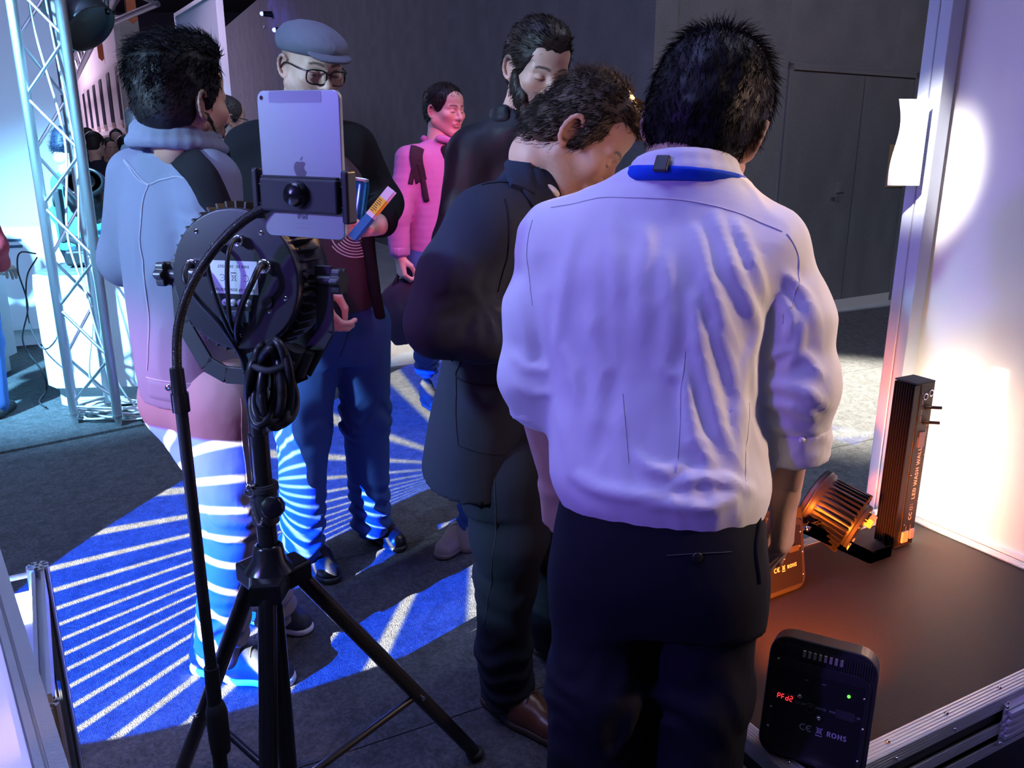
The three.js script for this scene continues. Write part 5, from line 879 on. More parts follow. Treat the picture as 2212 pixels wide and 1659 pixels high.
// ------------------------------------------------------------------ people
// J: joints (world). The bare body is one mesh: torso, limbs, head and hands; clothes, hair and shoes are parts over it.
function person(label, J, o) {
  const root = thing('person', label, 'person', V((J.anL.x + J.anR.x) / 2, 0, (J.anL.z + J.anR.z) / 2), o.group);
  const B = new Field(), s = o.size ?? 1, mid = (a, b, t = 0.5) => a.clone().lerp(b, t), hips = mid(J.hipL, J.hipR), sho = mid(J.shL, J.shR);
  B.cone(J.hipL, J.hipR, 0.06 * s, 0.06 * s, 0.05).cone(hips, mid(hips, sho, 0.5), 0.075 * s, 0.07 * s, 0.05).cone(mid(hips, sho, 0.5), mid(hips, sho, 0.8), 0.07 * s, 0.07 * s, 0.05).cone(mid(J.shL, sho, 0.3), mid(J.shR, sho, 0.3), 0.042 * s, 0.042 * s, 0.05).cone(sho, J.neck, 0.06 * s, 0.056 * s, 0.04).cone(J.neck, V(0, -0.06, -0.028).applyMatrix4(J.head), 0.056 * s + (o.head?.fat ?? 0), 0.054 * s + (o.head?.fat ?? 0), 0.03);
  for (const q of ['L', 'R']) B.chain([J['sh' + q], J['el' + q], J['wr' + q]], [0.045 * s, 0.037 * s, 0.025 * s], 0.02).chain([J['hip' + q], J['kn' + q], J['an' + q]], [0.06 * s, 0.045 * s, 0.036 * s], 0.03);
  const skin = o.skin, sc = (x, y, z, c) => { const n = 1 + 0.07 * fbm(x * 40, y * 40, z * 40); c[0] = skin[0] * n; c[1] = skin[1] * n; c[2] = skin[2] * n; };
  const geos = [paint(meshField(B, o.bodyCell ?? 0.014), sc)];
  const F = headField(o.head), hg = meshField(F, o.headCell ?? 0.0032); paint(hg, headColor({ skin, hairColor: o.hairColor, ...o.face })); hg.applyMatrix4(J.head); geos.push(hg);
  for (const h of o.hands ?? []) { const Q = new Field(); Q.cone(h.from, h.at, 0.029 * s, 0.0245 * s, 0.01); hand(Q, h.frame, h.curl, h.side ?? 1, h.scale ?? 1, h.thumb ?? 0.4); geos.push(paint(meshField(Q, 0.0038), sc)); }
  part('body', joinColored(geos), skinMat, root);
  return root;
}
const handFrame = (o, fingers, palm) => { const Y = fingers.clone().normalize(), Z = palm.clone().addScaledVector(Y, -palm.dot(Y)).normalize(), X = Y.clone().cross(Z); return frame(o, X, Y, Z); };
const add = (p, x, y, z) => p.clone().add(V(x, y, z));
// a head of hair: shell field in head axes, plus strands
function hairOn(root, J, shell, color, opt, name = 'hair') {
  const g = meshField(shell, opt.cell ?? 0.0045); flatColor(g, color, 0.3);
  const st = opt.count ? strands(g, opt.count, { color: () => color, ...opt }) : null;
  const all = st ? joinColored([g, st]) : g.toNonIndexed(); all.applyMatrix4(J.head); return part(name, all, hairMat, root);
}
// standard scalp: hair above a hairline, short at the nape
function scalp(t, o = {}) {
  const S = new Field(); const q = o.short ?? 0; S.ell(V(0, 0.040, -0.016 + q), [0.078 + t, 0.084 + t * 1.2, 0.100 + t - q], 0.02).ell(V(0, -0.012, -0.044 + q), [0.068 + t * 0.8, 0.064, 0.066 + t - q], 0.02);
  if (o.more) o.more(S);
  S.ell(V(0, -0.040 + (o.line ?? 0), 0.105), [0.125, 0.118, 0.088], 0.01, 1);
  S.plane(V(0, -0.062, -0.02), V(0, -0.75, 0.66).normalize(), 0.01);
  mirrored((s) => S.ell(V(s * 0.088, -0.02, -0.006), [0.026, 0.034, 0.022], 0.01, 1));
  S.disp = o.disp ?? ((x, y, z) => 0.003 * fbm(x * 70, y * 45, z * 70));
  return S;
}

// ---- 1. the man in the white shirt, seen from behind
{
  const J = { head: headFrame(at(1520, 284, 1.325), V(0.30, -0.50, -0.81), V(0.20, 1, 0.0)), neck: at(1478, 372, 1.27), shL: at(1200, 528, 1.31), shR: at(1662, 548, 1.22), elL: at(1152, 815, 1.28), wrL: at(1200, 1050, 1.30), elR: at(1720, 850, 1.19), wrR: at(1694, 1068, 1.24) };
  J.hipL = at(1320, 1150, 1.19); J.hipR = at(1520, 1155, 1.17); J.knL = at(1292, 1480, 1.15); J.knR = at(1512, 1480, 1.15); J.anL = add(J.knL, -0.01, 0, 0.0).setY(0.09); J.anR = add(J.knR, 0.0, 0, 0.0).setY(0.09);
  const skin = [0.50, 0.30, 0.215], hc = [0.009, 0.007, 0.008];
  const rh = handFrame(J.wrR, V(0.02, -0.93, 0.10), V(-0.8, -0.1, -0.5)), lh = handFrame(J.wrL, V(0.15, -1, -0.2), V(0.6, 0, -0.7));
  const root = person('person seen from behind in a white shirt with rolled sleeves and black trousers', J, { skin, hairColor: hc, face: { scalp: (x, y, z) => 0.85 * sstep(-0.085, -0.06, y + 0.25 * (z + 0.05)) * sstep(-0.01, -0.03, z) }, hands: [{ from: J.elR, at: J.wrR, frame: rh, curl: [[0.35, 0.5, 0.3], [0.55, 0.7, 0.4], [0.7, 0.8, 0.5], [0.8, 0.9, 0.5]], side: 1 }, { from: J.elL, at: J.wrL, frame: lh, curl: [0.4, 0.5, 0.3], side: 1 }] });
  // shirt
  const R = J.shR.clone().sub(J.shL).setY(0).normalize(), F = new Field(), sec = (px0, px1, py, d, dep) => { const c = at((px0 + px1) / 2, py, d); return { c, w: pxm((px1 - px0) / 2, py, d), d: dep, r: R }; };
  F.loft([sec(1218, 1632, 1108, 1.19, 0.115), sec(1190, 1655, 1040, 1.205, 0.138), sec(1185, 1652, 940, 1.225, 0.135), sec(1178, 1650, 800, 1.245, 0.128), sec(1160, 1672, 680, 1.255, 0.126), sec(1165, 1690, 570, 1.262, 0.115), sec(1230, 1650, 480, 1.265, 0.085), sec(1360, 1590, 405, 1.27, 0.062)], 0.03, 0.35);
  const n0 = at(1470, 420, 1.27);
  F.cone(n0, add(J.shL, 0.0, 0.012, 0), 0.058, 0.052, 0.05).cone(n0, add(J.shR, -0.005, 0.012, 0), 0.058, 0.054, 0.05);
  F.chain([J.shL, at(1168, 680, 1.295), at(1152, 815, 1.28), at(1165, 868, 1.285)], [0.056, 0.056, 0.052, 0.047], 0.03);
  F.chain([J.shR, at(1706, 690, 1.205), at(1722, 830, 1.19), at(1714, 945, 1.2)], [0.058, 0.060, 0.057, 0.05], 0.026);
  const hitP = (l) => l.map(([x, y]) => F.ray(x, y)).filter(Boolean), L = [];
  const fold = (pts, h, w) => { const q = hitP(pts); if (q.length > 1) L.push([q, h * 1.55, w * 0.8]); };
  // long folds from the right shoulder and armpit down to the waist
  fold([[1505, 500], [1530, 600], [1560, 690], [1600, 790]], 0.010, 0.011); fold([[1545, 470], [1580, 570], [1620, 660], [1640, 720]], 0.011, 0.011); fold([[1590, 480], [1625, 560], [1648, 640]], 0.010, 0.010);
  fold([[1500, 640], [1510, 740], [1530, 830], [1560, 930], [1600, 1010]], 0.011, 0.012); fold([[1550, 700], [1580, 790], [1600, 880], [1606, 960]], 0.012, 0.012); fold([[1610, 760], [1600, 830], [1590, 900], [1600, 1000]], 0.011, 0.012); fold([[1478, 790], [1484, 870], [1500, 950], [1540, 1010]], 0.010, 0.011);
  fold([[1475, 850], [1490, 920], [1530, 980]], 0.009, 0.010); fold([[1640, 700], [1620, 770], [1625, 840]], 0.010, 0.009); fold([[1370, 980], [1400, 1010], [1440, 1020], [1470, 1010]], 0.008, 0.010); fold([[1460, 1040], [1520, 1030], [1580, 1040], [1620, 1060]], 0.012, 0.010); fold([[1230, 1020], [1290, 1055], [1360, 1070], [1440, 1075]], 0.010, 0.012); fold([[1380, 1078], [1450, 1090], [1530, 1096], [1590, 1070]], 0.009, 0.011);
  fold([[1250, 470], [1230, 560], [1215, 660], [1205, 760]], 0.006, 0.014); fold([[1320, 460], [1330, 560], [1335, 650]], 0.004, 0.014); fold([[1400, 480], [1385, 600], [1390, 720]], 0.004, 0.015); fold([[1440, 560], [1450, 680], [1440, 800]], 0.0035, 0.016); fold([[1290, 560], [1280, 680], [1300, 800], [1280, 940]], 0.004, 0.016); fold([[1210, 740], [1240, 800], [1250, 880]], 0.006, 0.013); fold([[1420, 780], [1450, 810], [1480, 830]], 0.005, 0.008);
  fold([[1205, 880], [1225, 960], [1240, 1030]], 0.007, 0.012); fold([[1340, 860], [1345, 950], [1360, 1010]], 0.003, 0.014);
  // sleeves
  fold([[1700, 590], [1740, 640], [1765, 700]], 0.007, 0.010); fold([[1690, 640], [1710, 690], [1700, 740]], 0.008, 0.009); fold([[1660, 770], [1700, 755], [1740, 770], [1775, 810]], 0.009, 0.009); fold([[1655, 830], [1700, 835], [1750, 850], [1785, 880]], 0.010, 0.009); fold([[1660, 870], [1710, 880], [1760, 900]], 0.009, 0.008); fold([[1665, 910], [1710, 925], [1765, 935]], 0.009, 0.008); fold([[1730, 690], [1720, 760], [1690, 800]], 0.007, 0.010);
  fold([[1125, 620], [1135, 720], [1150, 780]], 0.006, 0.010); fold([[1105, 770], [1140, 795], [1185, 800]], 0.007, 0.009); fold([[1110, 830], [1150, 850], [1190, 850]], 0.007, 0.008); fold([[1175, 640], [1185, 730], [1200, 800]], 0.006, 0.010);
  const ff = foldField(L);
  F.disp = (x, y, z) => ff(x, y, z) + 0.0016 * fbm(x * 26, y * 12, z * 26) + 0.0016 * (1 - 2 * Math.abs(vnoise(x * 34 + y * 9, y * 15 - x * 6, z * 30)));
  const shirtM = cloth(0.74, 0.735, 0.765, 0.8, { sheen: 0.2, sheenColor: rgb(1, 1, 1) });  // white cloth with a trace of the violet light in its colour
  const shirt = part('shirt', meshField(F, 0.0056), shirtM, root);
  const seamM = cloth(0.56, 0.55, 0.59, 0.9), sm = (pix, r) => { const g = seam(F, pix, (r ?? 0.0011) * 0.8); if (g) part('seam', g, seamM, shirt); };
  sm([[1190, 448], [1290, 428], [1400, 428], [1500, 436], [1600, 462], [1690, 500]]); sm([[1480, 760], [1470, 900], [1462, 1020]], 0.0009); sm([[1700, 505], [1726, 560], [1716, 640], [1690, 700]]); sm([[1345, 850], [1352, 930], [1358, 1000]], 0.0008); sm([[1150, 475], [1138, 560], [1150, 660]]); sm([[1618, 870], [1612, 960], [1612, 1040]], 0.0008);
  // rolled cuffs
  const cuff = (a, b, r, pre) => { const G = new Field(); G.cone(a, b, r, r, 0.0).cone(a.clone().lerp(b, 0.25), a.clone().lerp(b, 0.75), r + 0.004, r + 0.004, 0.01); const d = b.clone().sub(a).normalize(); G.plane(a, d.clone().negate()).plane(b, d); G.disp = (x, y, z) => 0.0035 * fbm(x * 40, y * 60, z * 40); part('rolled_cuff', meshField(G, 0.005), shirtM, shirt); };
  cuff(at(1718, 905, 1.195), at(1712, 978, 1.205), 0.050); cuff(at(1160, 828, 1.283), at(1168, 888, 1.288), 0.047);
  { const b = F.ray(1730, 948); if (b) part('button', new THREE.SphereGeometry(0.005, 12, 8).scale(1, 1, 0.7).translate(b.x, b.y, b.z + 0.004), std(0.85, 0.83, 0.85, 0.3), shirt); }
  // collar standing round the neck
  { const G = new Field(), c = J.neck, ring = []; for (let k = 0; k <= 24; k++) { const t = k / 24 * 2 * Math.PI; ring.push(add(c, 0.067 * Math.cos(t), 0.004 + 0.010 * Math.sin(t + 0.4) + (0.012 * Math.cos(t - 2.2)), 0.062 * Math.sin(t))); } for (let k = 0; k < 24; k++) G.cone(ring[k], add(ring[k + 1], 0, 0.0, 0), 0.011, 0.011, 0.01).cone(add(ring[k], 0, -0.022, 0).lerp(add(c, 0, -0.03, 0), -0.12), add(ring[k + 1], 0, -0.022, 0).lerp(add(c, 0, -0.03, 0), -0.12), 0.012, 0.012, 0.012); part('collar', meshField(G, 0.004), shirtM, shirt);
    // lanyard ribbon lies round the collar
    const lp = []; for (let k = 0; k <= 16; k++) { const t = -0.35 + k / 16 * (Math.PI + 0.75); lp.push(G.snap(add(c, 0.1 * Math.cos(t), -0.012 - 0.012 * Math.cos(t) + 0.004, 0.1 * Math.sin(t)))); }
    part('lanyard', surfStrip(G, lp, 0.023, 0.002, 60, 4), cloth(0.012, 0.075, 0.62, 0.6), root, 'blue woven lanyard ribbon');
    const kx = G.ray(1432, 356), n = G.grad(kx); part('lanyard_clip', new RoundedBoxGeometry(0.021, 0.024, 0.007, 2, 0.002).applyMatrix4(frame(kx.clone().addScaledVector(n, 0.004), n.clone().cross(UP).normalize().negate(), n.clone().cross(n.clone().cross(UP)).negate().normalize(), n)), M.black, root, 'black plastic lanyard clip'); }
  // hair
  const hs = scalp(0.012, { more: (S) => { S.ell(V(0.0, 0.076, -0.045), [0.062, 0.042, 0.062], 0.03).ell(V(0, -0.03, -0.06), [0.062, 0.05, 0.045], 0.03); }, disp: (x, y, z) => 0.005 * fbm(x * 55, y * 30, z * 55) });
  hairOn(root, J, hs, hc, { count: 6800, len: (p) => 0.018 + 0.007 * sstep(0.05, 0.11, p.y), dir: (p, n) => { const c = V(0.012, 0.125, -0.05), d = p.clone().sub(c); d.addScaledVector(n, -d.dot(n)); return d.normalize().addScaledVector(n, p.y > 0.095 ? 0.4 : 0.14); }, lift: 0.18, mess: 0.35, width: 0.0009, curl: 0.25 });
  // trousers, belt
  const T = new Field();
  T.loft([sec(1212, 1640, 1072, 1.195, 0.118), sec(1196, 1648, 1150, 1.185, 0.125), sec(1190, 1650, 1240, 1.175, 0.122), sec(1200, 1640, 1330, 1.165, 0.10)], 0.03, 0.4);
  T.chain([at(1302, 1260, 1.175), at(1292, 1480, 1.15), add(J.anL, -0.004, -0.05, 0)], [pxm(104, 1260, 1.18), pxm(104, 1480, 1.15), 0.078], 0.035).chain([at(1530, 1260, 1.165), at(1514, 1480, 1.15), add(J.anR, 0, -0.05, 0)], [pxm(108, 1260, 1.17), pxm(102, 1480, 1.15), 0.078], 0.035);
  T.disp = trouserDisp([J.anL, J.anR], [J.knL, J.knR], 0.7, 3);
  const tr = part('trousers', meshField(T, 0.0085), cloth(0.010, 0.011, 0.016, 0.75), root);
  part('belt', surfStrip(T, [[1218, 1068], [1300, 1085], [1400, 1092], [1500, 1092], [1600, 1088], [1638, 1080]].map(([x, y]) => T.ray(x, y)).filter(Boolean), 0.03, 0.004, 40, 4), M.blackGloss, tr);
  { const b = T.ray(1505, 1203); if (b) part('pocket_button', new THREE.SphereGeometry(0.0085, 16, 10).scale(1, 1, 0.4).translate(b.x, b.y, b.z + 0.003), M.blackGloss, tr); const s1 = seam(T, [[1440, 1200], [1505, 1196], [1580, 1192]], 0.001); if (s1) part('pocket_seam', s1, M.blackSoft, tr); const s2 = seam(T, [[1640, 1110], [1632, 1180], [1640, 1260]], 0.004); if (s2) part('side_pocket', s2, cloth(0.008, 0.008, 0.012, 0.9), tr); }
  shoe(root, add(J.anL, -0.01, 0, 0.05).setY(0), add(J.anL, -0.04, 0, -0.21).setY(0), M.blackGloss, M.black); shoe(root, add(J.anR, 0, 0, 0.05).setY(0), add(J.anR, 0.02, 0, -0.21).setY(0), M.blackGloss, M.black);
}

// ---- 2. the man in the navy blazer, bending over the table
const jeansDark = cloth(0.020, 0.024, 0.036, 0.85), jeansBlue = cloth(0.045, 0.09, 0.25, 0.85), jeansMid = cloth(0.05, 0.11, 0.32, 0.85);
{
  const J = { head: headFrame(at(1246, 292, 1.70), V(0.72, -0.68, 0.10), V(0.65, 0.75, 0)), neck: at(1172, 395, 1.72), shR: at(1052, 492, 1.60), shL: at(1130, 500, 1.95), elR: at(948, 700, 1.58), wrR: at(1128, 728, 1.60), elL: at(1090, 690, 1.98), wrL: at(1230, 700, 1.86) };
  J.hipR = at(1070, 950, 1.84); J.hipL = at(1080, 935, 1.94); J.knR = at(1092, 1250, 1.83); J.knL = at(1168, 1180, 2.06); J.anR = at(1098, 1482, 1.88); J.anL = at(1192, 1372, 2.15);
  const skin = [0.60, 0.36, 0.25], hc = [0.085, 0.058, 0.036];
  const rh = handFrame(J.wrR, V(1, -0.15, 0.1), V(0, -0.7, -0.7)), lh = handFrame(J.wrL, V(1, -0.2, 0.3), V(0, -1, 0));
  const root = person('person in a navy blazer with greying brown hair bending over the table', J, { skin, hairColor: hc, head: { nose: 1.12, jaw: 0.95, short: 0.012 }, headCell: 0.003, face: { stubble: 0.25 }, hands: [{ from: J.elR, at: J.wrR, frame: rh, curl: [0.4, 0.5, 0.3] }, { from: J.elL, at: J.wrL, frame: lh, curl: [0.4, 0.5, 0.3] }] });
  const hs = scalp(0.003, { line: 0.0, short: 0.012, more: (S) => { S.ell(V(0, 0.082, 0.02), [0.062, 0.036, 0.062], 0.03).ell(V(0, -0.02, -0.056), [0.06, 0.055, 0.034], 0.03); mirrored((s) => S.ell(V(s * 0.071, 0.012, 0.016), [0.012, 0.036, 0.016], 0.02)); }, disp: (x, y, z) => 0.006 * fbm(x * 45, y * 30, z * 45) });
  hairOn(root, J, hs, hc, { count: 5200, len: (p) => p.z > 0.03 && p.y < 0.075 ? 0.014 : 0.024, dir: (p, n) => { const d = p.y > 0.075 ? V(p.x * 5 - 0.3, 0.1, p.z > 0.03 ? 0.8 : -0.2) : V(p.x * 3, -0.8, -0.55); d.addScaledVector(n, -d.dot(n) * 0.85); return d.normalize(); }, lift: 0.3, mess: 0.35, width: 0.0012, curl: 0.45, color: (p) => (p.y < 0.02 && rnd() < 0.45) || rnd() < 0.12 ? [0.26, 0.22, 0.18] : hc });
  // blazer
  const R = J.shR.clone().sub(J.shL).setY(0).normalize(), F = new Field(), sec = (px0, px1, py, d, wid) => ({ c: at((px0 + px1) / 2, py, d), w: wid, d: pxm((px1 - px0) / 2, py, d), r: R });
  F.loft([sec(925, 1150, 985, 1.88, 0.215), sec(940, 1160, 890, 1.87, 0.205), sec(968, 1175, 770, 1.85, 0.195), sec(975, 1195, 650, 1.82, 0.205), sec(985, 1205, 540, 1.79, 0.21), sec(1030, 1205, 450, 1.77, 0.165), sec(1105, 1210, 375, 1.745, 0.085)], 0.04, 0.3);
  F.chain([J.shR, at(985, 600, 1.585), J.elR, at(1040, 718, 1.585), J.wrR], [0.075, 0.070, 0.062, 0.055, 0.046], 0.035).chain([J.shL, J.elL, J.wrL], [0.072, 0.062, 0.048], 0.035).cone(J.neck, J.shR, 0.055, 0.06, 0.05).cone(J.neck, J.shL, 0.055, 0.06, 0.05);
  const L = [], fold = (pts, h, w) => { const q = pts.map(([x, y]) => F.ray(x, y)).filter(Boolean); if (q.length > 1) L.push([q, h, w]); };
  fold([[1035, 655], [1000, 668], [960, 690]], -0.010, 0.010); fold([[1038, 658], [1015, 690], [1000, 730]], -0.009, 0.010); fold([[1045, 660], [1050, 700], [1050, 745]], -0.009, 0.009); fold([[1050, 655], [1075, 690], [1090, 735]], -0.008, 0.009); fold([[1030, 645], [985, 640], [945, 650]], -0.007, 0.010); fold([[1060, 560], [1040, 620], [1050, 650]], -0.006, 0.012); fold([[990, 520], [975, 590], [960, 640]], 0.005, 0.014);
  const ff = foldField(L); F.disp = (x, y, z) => ff(x, y, z) + 0.002 * fbm(x * 20, y * 10, z * 20);
  const bm = cloth(0.022, 0.026, 0.045, 0.9), bl = part('blazer', meshField(F, 0.0068), bm, root);
  const strip = (pix, w, lift, name, mat) => { const q = pix.map(([x, y]) => F.ray(x, y)).filter(Boolean); if (q.length > 1) part(name, surfStrip(F, q, w, lift, 36, 4), mat ?? bm, bl); };
  strip([[1132, 322], [1140, 370], [1158, 420], [1185, 465]], (t) => 0.045 + 0.02 * Math.sin(t * 3), 0.006, 'lapel');
  strip([[1118, 340], [1122, 380], [1128, 412]], 0.05, 0.008, 'collar');
  const sm = (pix, r) => { const g = seam(F, pix, r ?? 0.0016, 0.0006); if (g) part('seam', g, cloth(0.012, 0.013, 0.022, 0.95), bl); };
  sm([[985, 415], [1040, 400], [1100, 395], [1125, 400]]); sm([[1090, 430], [1100, 500], [1092, 570], [1075, 630]]); sm([[975, 770], [985, 810], [1010, 826], [1060, 832], [1100, 832]], 0.002); sm([[985, 810], [985, 900], [990, 960]], 0.0012); sm([[990, 962], [1040, 978], [1090, 982]], 0.0012);
  // white tee at the neck
  { const G = new Field(); const c = at(1186, 405, 1.71); G.ell(c, [0.034, 0.015, 0.075], 0.01, 0, new THREE.Matrix4().makeRotationZ(-0.7)); part('undershirt', meshField(G, 0.004), cloth(0.78, 0.76, 0.74, 0.9), root, 'white undershirt neckline'); }
  const T = new Field(); T.loft([{ c: at(1085, 930, 1.87), w: 0.165, d: 0.115, r: R }, { c: at(1092, 1010, 1.86), w: 0.175, d: 0.115, r: R }, { c: at(1098, 1070, 1.86), w: 0.165, d: 0.10, r: R }], 0.04, 0.3);
  T.chain([at(1098, 1010, 1.80), at(1100, 1150, 1.80), J.knR, at(1088, 1400, 1.86), add(at(1098, 1492, 1.88), 0, 0, 0)], [0.10, 0.092, 0.074, 0.068, 0.068], 0.03).chain([at(1128, 1010, 1.96), J.knL, J.anL], [0.09, 0.07, 0.066], 0.03);
  T.disp = trouserDisp([J.anR, J.anL], [J.knR, J.knL], 1, 7); T.plane(at(1098, 1512, 1.88), V(0.0, -1, 0).normalize());
  const tr = part('jeans', meshField(T, 0.008), jeansDark, root); const sg = seam(T, [[1068, 1010], [1070, 1120], [1062, 1230], [1045, 1350]], 0.0012); if (sg) part('seam', sg, cloth(0.05, 0.055, 0.075, 0.9), tr);
  const leather = std(0.11, 0.038, 0.020, 0.32), so = std(0.05, 0.025, 0.018, 0.6);
  shoe(root, onY(1052, 1505), onY(1215, 1612), leather, so, 0.05); shoe(root, onY(1160, 1400), onY(1290, 1440), leather, so, 0.05);
}

// ---- 3. the bearded man in the black jacket
{
  const J = { head: headFrame(at(1160, 150, 2.46), V(0.40, -0.36, 0.82), V(0.06, 1, 0)), neck: at(1120, 268, 2.50), shR: at(1020, 335, 2.50), shL: at(1250, 330, 2.62), elR: at(985, 520, 2.46), wrR: at(1080, 620, 2.36), elL: at(1280, 520, 2.56), wrL: at(1200, 600, 2.40) };
  J.hipR = at(1075, 690, 2.62); J.hipL = at(1175, 690, 2.68); J.knR = at(1040, 920, 2.72); J.knL = at(1180, 940, 2.66); J.anR = at(1022, 1120, 2.83); J.anL = at(1180, 1190, 2.72);
  const skin = [0.56, 0.33, 0.24], hc = [0.022, 0.013, 0.009];
  const root = person('person with a full dark beard in a black jacket, looking down', J, { skin, hairColor: hc, headCell: 0.003, face: { stubble: 0.6, scalp: (x, y, z) => 0.8 * sstep(0.0, 0.02, y) * sstep(0.045, 0.02, z) * sstep(0.05, 0.062, Math.abs(x)) } });
  const hs = scalp(0.009, { line: -0.012, more: (S) => S.ell(V(0, 0.1, 0.025), [0.056, 0.034, 0.06], 0.03) });
  hairOn(root, J, hs, hc, { count: 2600, len: () => 0.028, dir: (p, n) => { const d = V(p.x * 3, p.y > 0.06 ? 0 : -0.6, -1); d.addScaledVector(n, -d.dot(n)); return d.normalize(); }, lift: 0.12, mess: 0.16, width: 0.0012 });
  const B = new Field(); B.cone(V(-0.064, -0.012, 0.004), V(-0.058, -0.05, 0.014), 0.012, 0.018, 0.02).cone(V(0.064, -0.012, 0.004), V(0.058, -0.05, 0.014), 0.012, 0.018, 0.02).ell(V(-0.052, -0.068, 0.036), [0.016, 0.030, 0.030], 0.02).ell(V(0.052, -0.068, 0.036), [0.016, 0.030, 0.030], 0.02).cone(V(-0.058, -0.035, 0.012), V(-0.03, -0.11, 0.06), 0.017, 0.022, 0.02).cone(V(0.058, -0.035, 0.012), V(0.03, -0.11, 0.06), 0.017, 0.022, 0.02).cone(V(-0.03, -0.11, 0.062), V(0.03, -0.11, 0.062), 0.026, 0.026, 0.02).ell(V(0, -0.115, 0.065), [0.036, 0.032, 0.03], 0.02).cone(V(-0.024, -0.05, 0.086), V(0, -0.047, 0.094), 0.006, 0.007, 0.01).cone(V(0.024, -0.05, 0.086), V(0, -0.047, 0.094), 0.006, 0.007, 0.01).cone(V(-0.024, -0.05, 0.084), V(-0.03, -0.085, 0.072), 0.007, 0.012, 0.01).cone(V(0.024, -0.05, 0.084), V(0.03, -0.085, 0.072), 0.007, 0.012, 0.01);
  B.disp = (x, y, z) => 0.003 * fbm(x * 110, y * 60, z * 110);
  hairOn(root, J, B, hc, { cell: 0.003, count: 1500, len: () => 0.014, dir: (p, n) => V(p.x, -1, 0.3).normalize(), lift: 0.4, mess: 0.4, width: 0.001 }, 'beard');
  const R = J.shL.clone().sub(J.shR).setY(0).normalize(), F = new Field(), mid = (a, b, t = 0.5) => a.clone().lerp(b, t), hp = mid(J.hipL, J.hipR), sp = mid(J.shL, J.shR);
  F.loft([{ c: add(hp, 0, -0.03, 0), w: 0.20, d: 0.13, r: R }, { c: mid(hp, sp, 0.35), w: 0.19, d: 0.13, r: R }, { c: mid(hp, sp, 0.75), w: 0.205, d: 0.13, r: R }, { c: mid(hp, sp, 1), w: 0.175, d: 0.095, r: R }, { c: add(J.neck, 0, 0.0, 0), w: 0.08, d: 0.07, r: R }], 0.04, 0.3);
  F.chain([J.shR, J.elR, J.wrR], [0.075, 0.062, 0.048], 0.035).chain([J.shL, J.elL, J.wrL], [0.075, 0.062, 0.048], 0.035).cone(J.neck, J.shR, 0.055, 0.06, 0.05).cone(J.neck, J.shL, 0.055, 0.06, 0.05);
  F.disp = (x, y, z) => 0.006 * fbm(x * 16, y * 11, z * 16);
  const jm = cloth(0.016, 0.017, 0.020, 0.5), jk = part('jacket', meshField(F, 0.009), jm, root);
  const C = new Field(); for (let k = 0; k < 20; k++) { const t = k / 20 * 5.2 - 1.05, u = (k + 1) / 20 * 5.2 - 1.05, q = (a, y) => add(J.neck, -0.072 * Math.cos(a), y + 0.014 * Math.sin(a) * -1, -0.066 * Math.sin(a)); C.cone(q(t, 0.03), q(u, 0.03), 0.010, 0.010, 0.01).cone(q(t, 0.005), q(u, 0.005), 0.014, 0.014, 0.014); }
  part('collar', meshField(C, 0.006), jm, jk);
  const T = new Field(); T.cone(J.hipL, J.hipR, 0.11, 0.11, 0.04).chain([J.hipR, J.knR, add(J.anR, 0, 0.0, 0)], [0.10, 0.07, 0.058], 0.03).chain([J.hipL, J.knL, J.anL], [0.10, 0.07, 0.058], 0.03); T.disp = trouserDisp([J.anR, J.anL], [J.knR, J.knL], 1, 1);
  const tr = part('jeans', meshField(T, 0.010), jeansBlue, root);
  const suede = std(0.34, 0.26, 0.20, 0.8), B2 = std(0.2, 0.16, 0.13, 0.8);
  shoe(root, onY(1046, 1140).setY(0), onY(945, 1212).setY(0), suede, B2, 0.05, 'boot'); shoe(root, add(J.anL, 0.02, 0, -0.08).setY(0), add(J.anL, -0.06, 0, 0.18).setY(0), suede, B2, 0.05, 'boot');
  { const G = new Field(); G.cone(at(1020, 1120, 2.83), at(1016, 1150, 2.83), 0.05, 0.052, 0.01).cone(at(1016, 1150, 2.83), add(onY(1010, 1185), 0, 0.03, 0), 0.05, 0.05, 0.02); part('boot_shaft', meshField(G, 0.008), suede, root); }
}

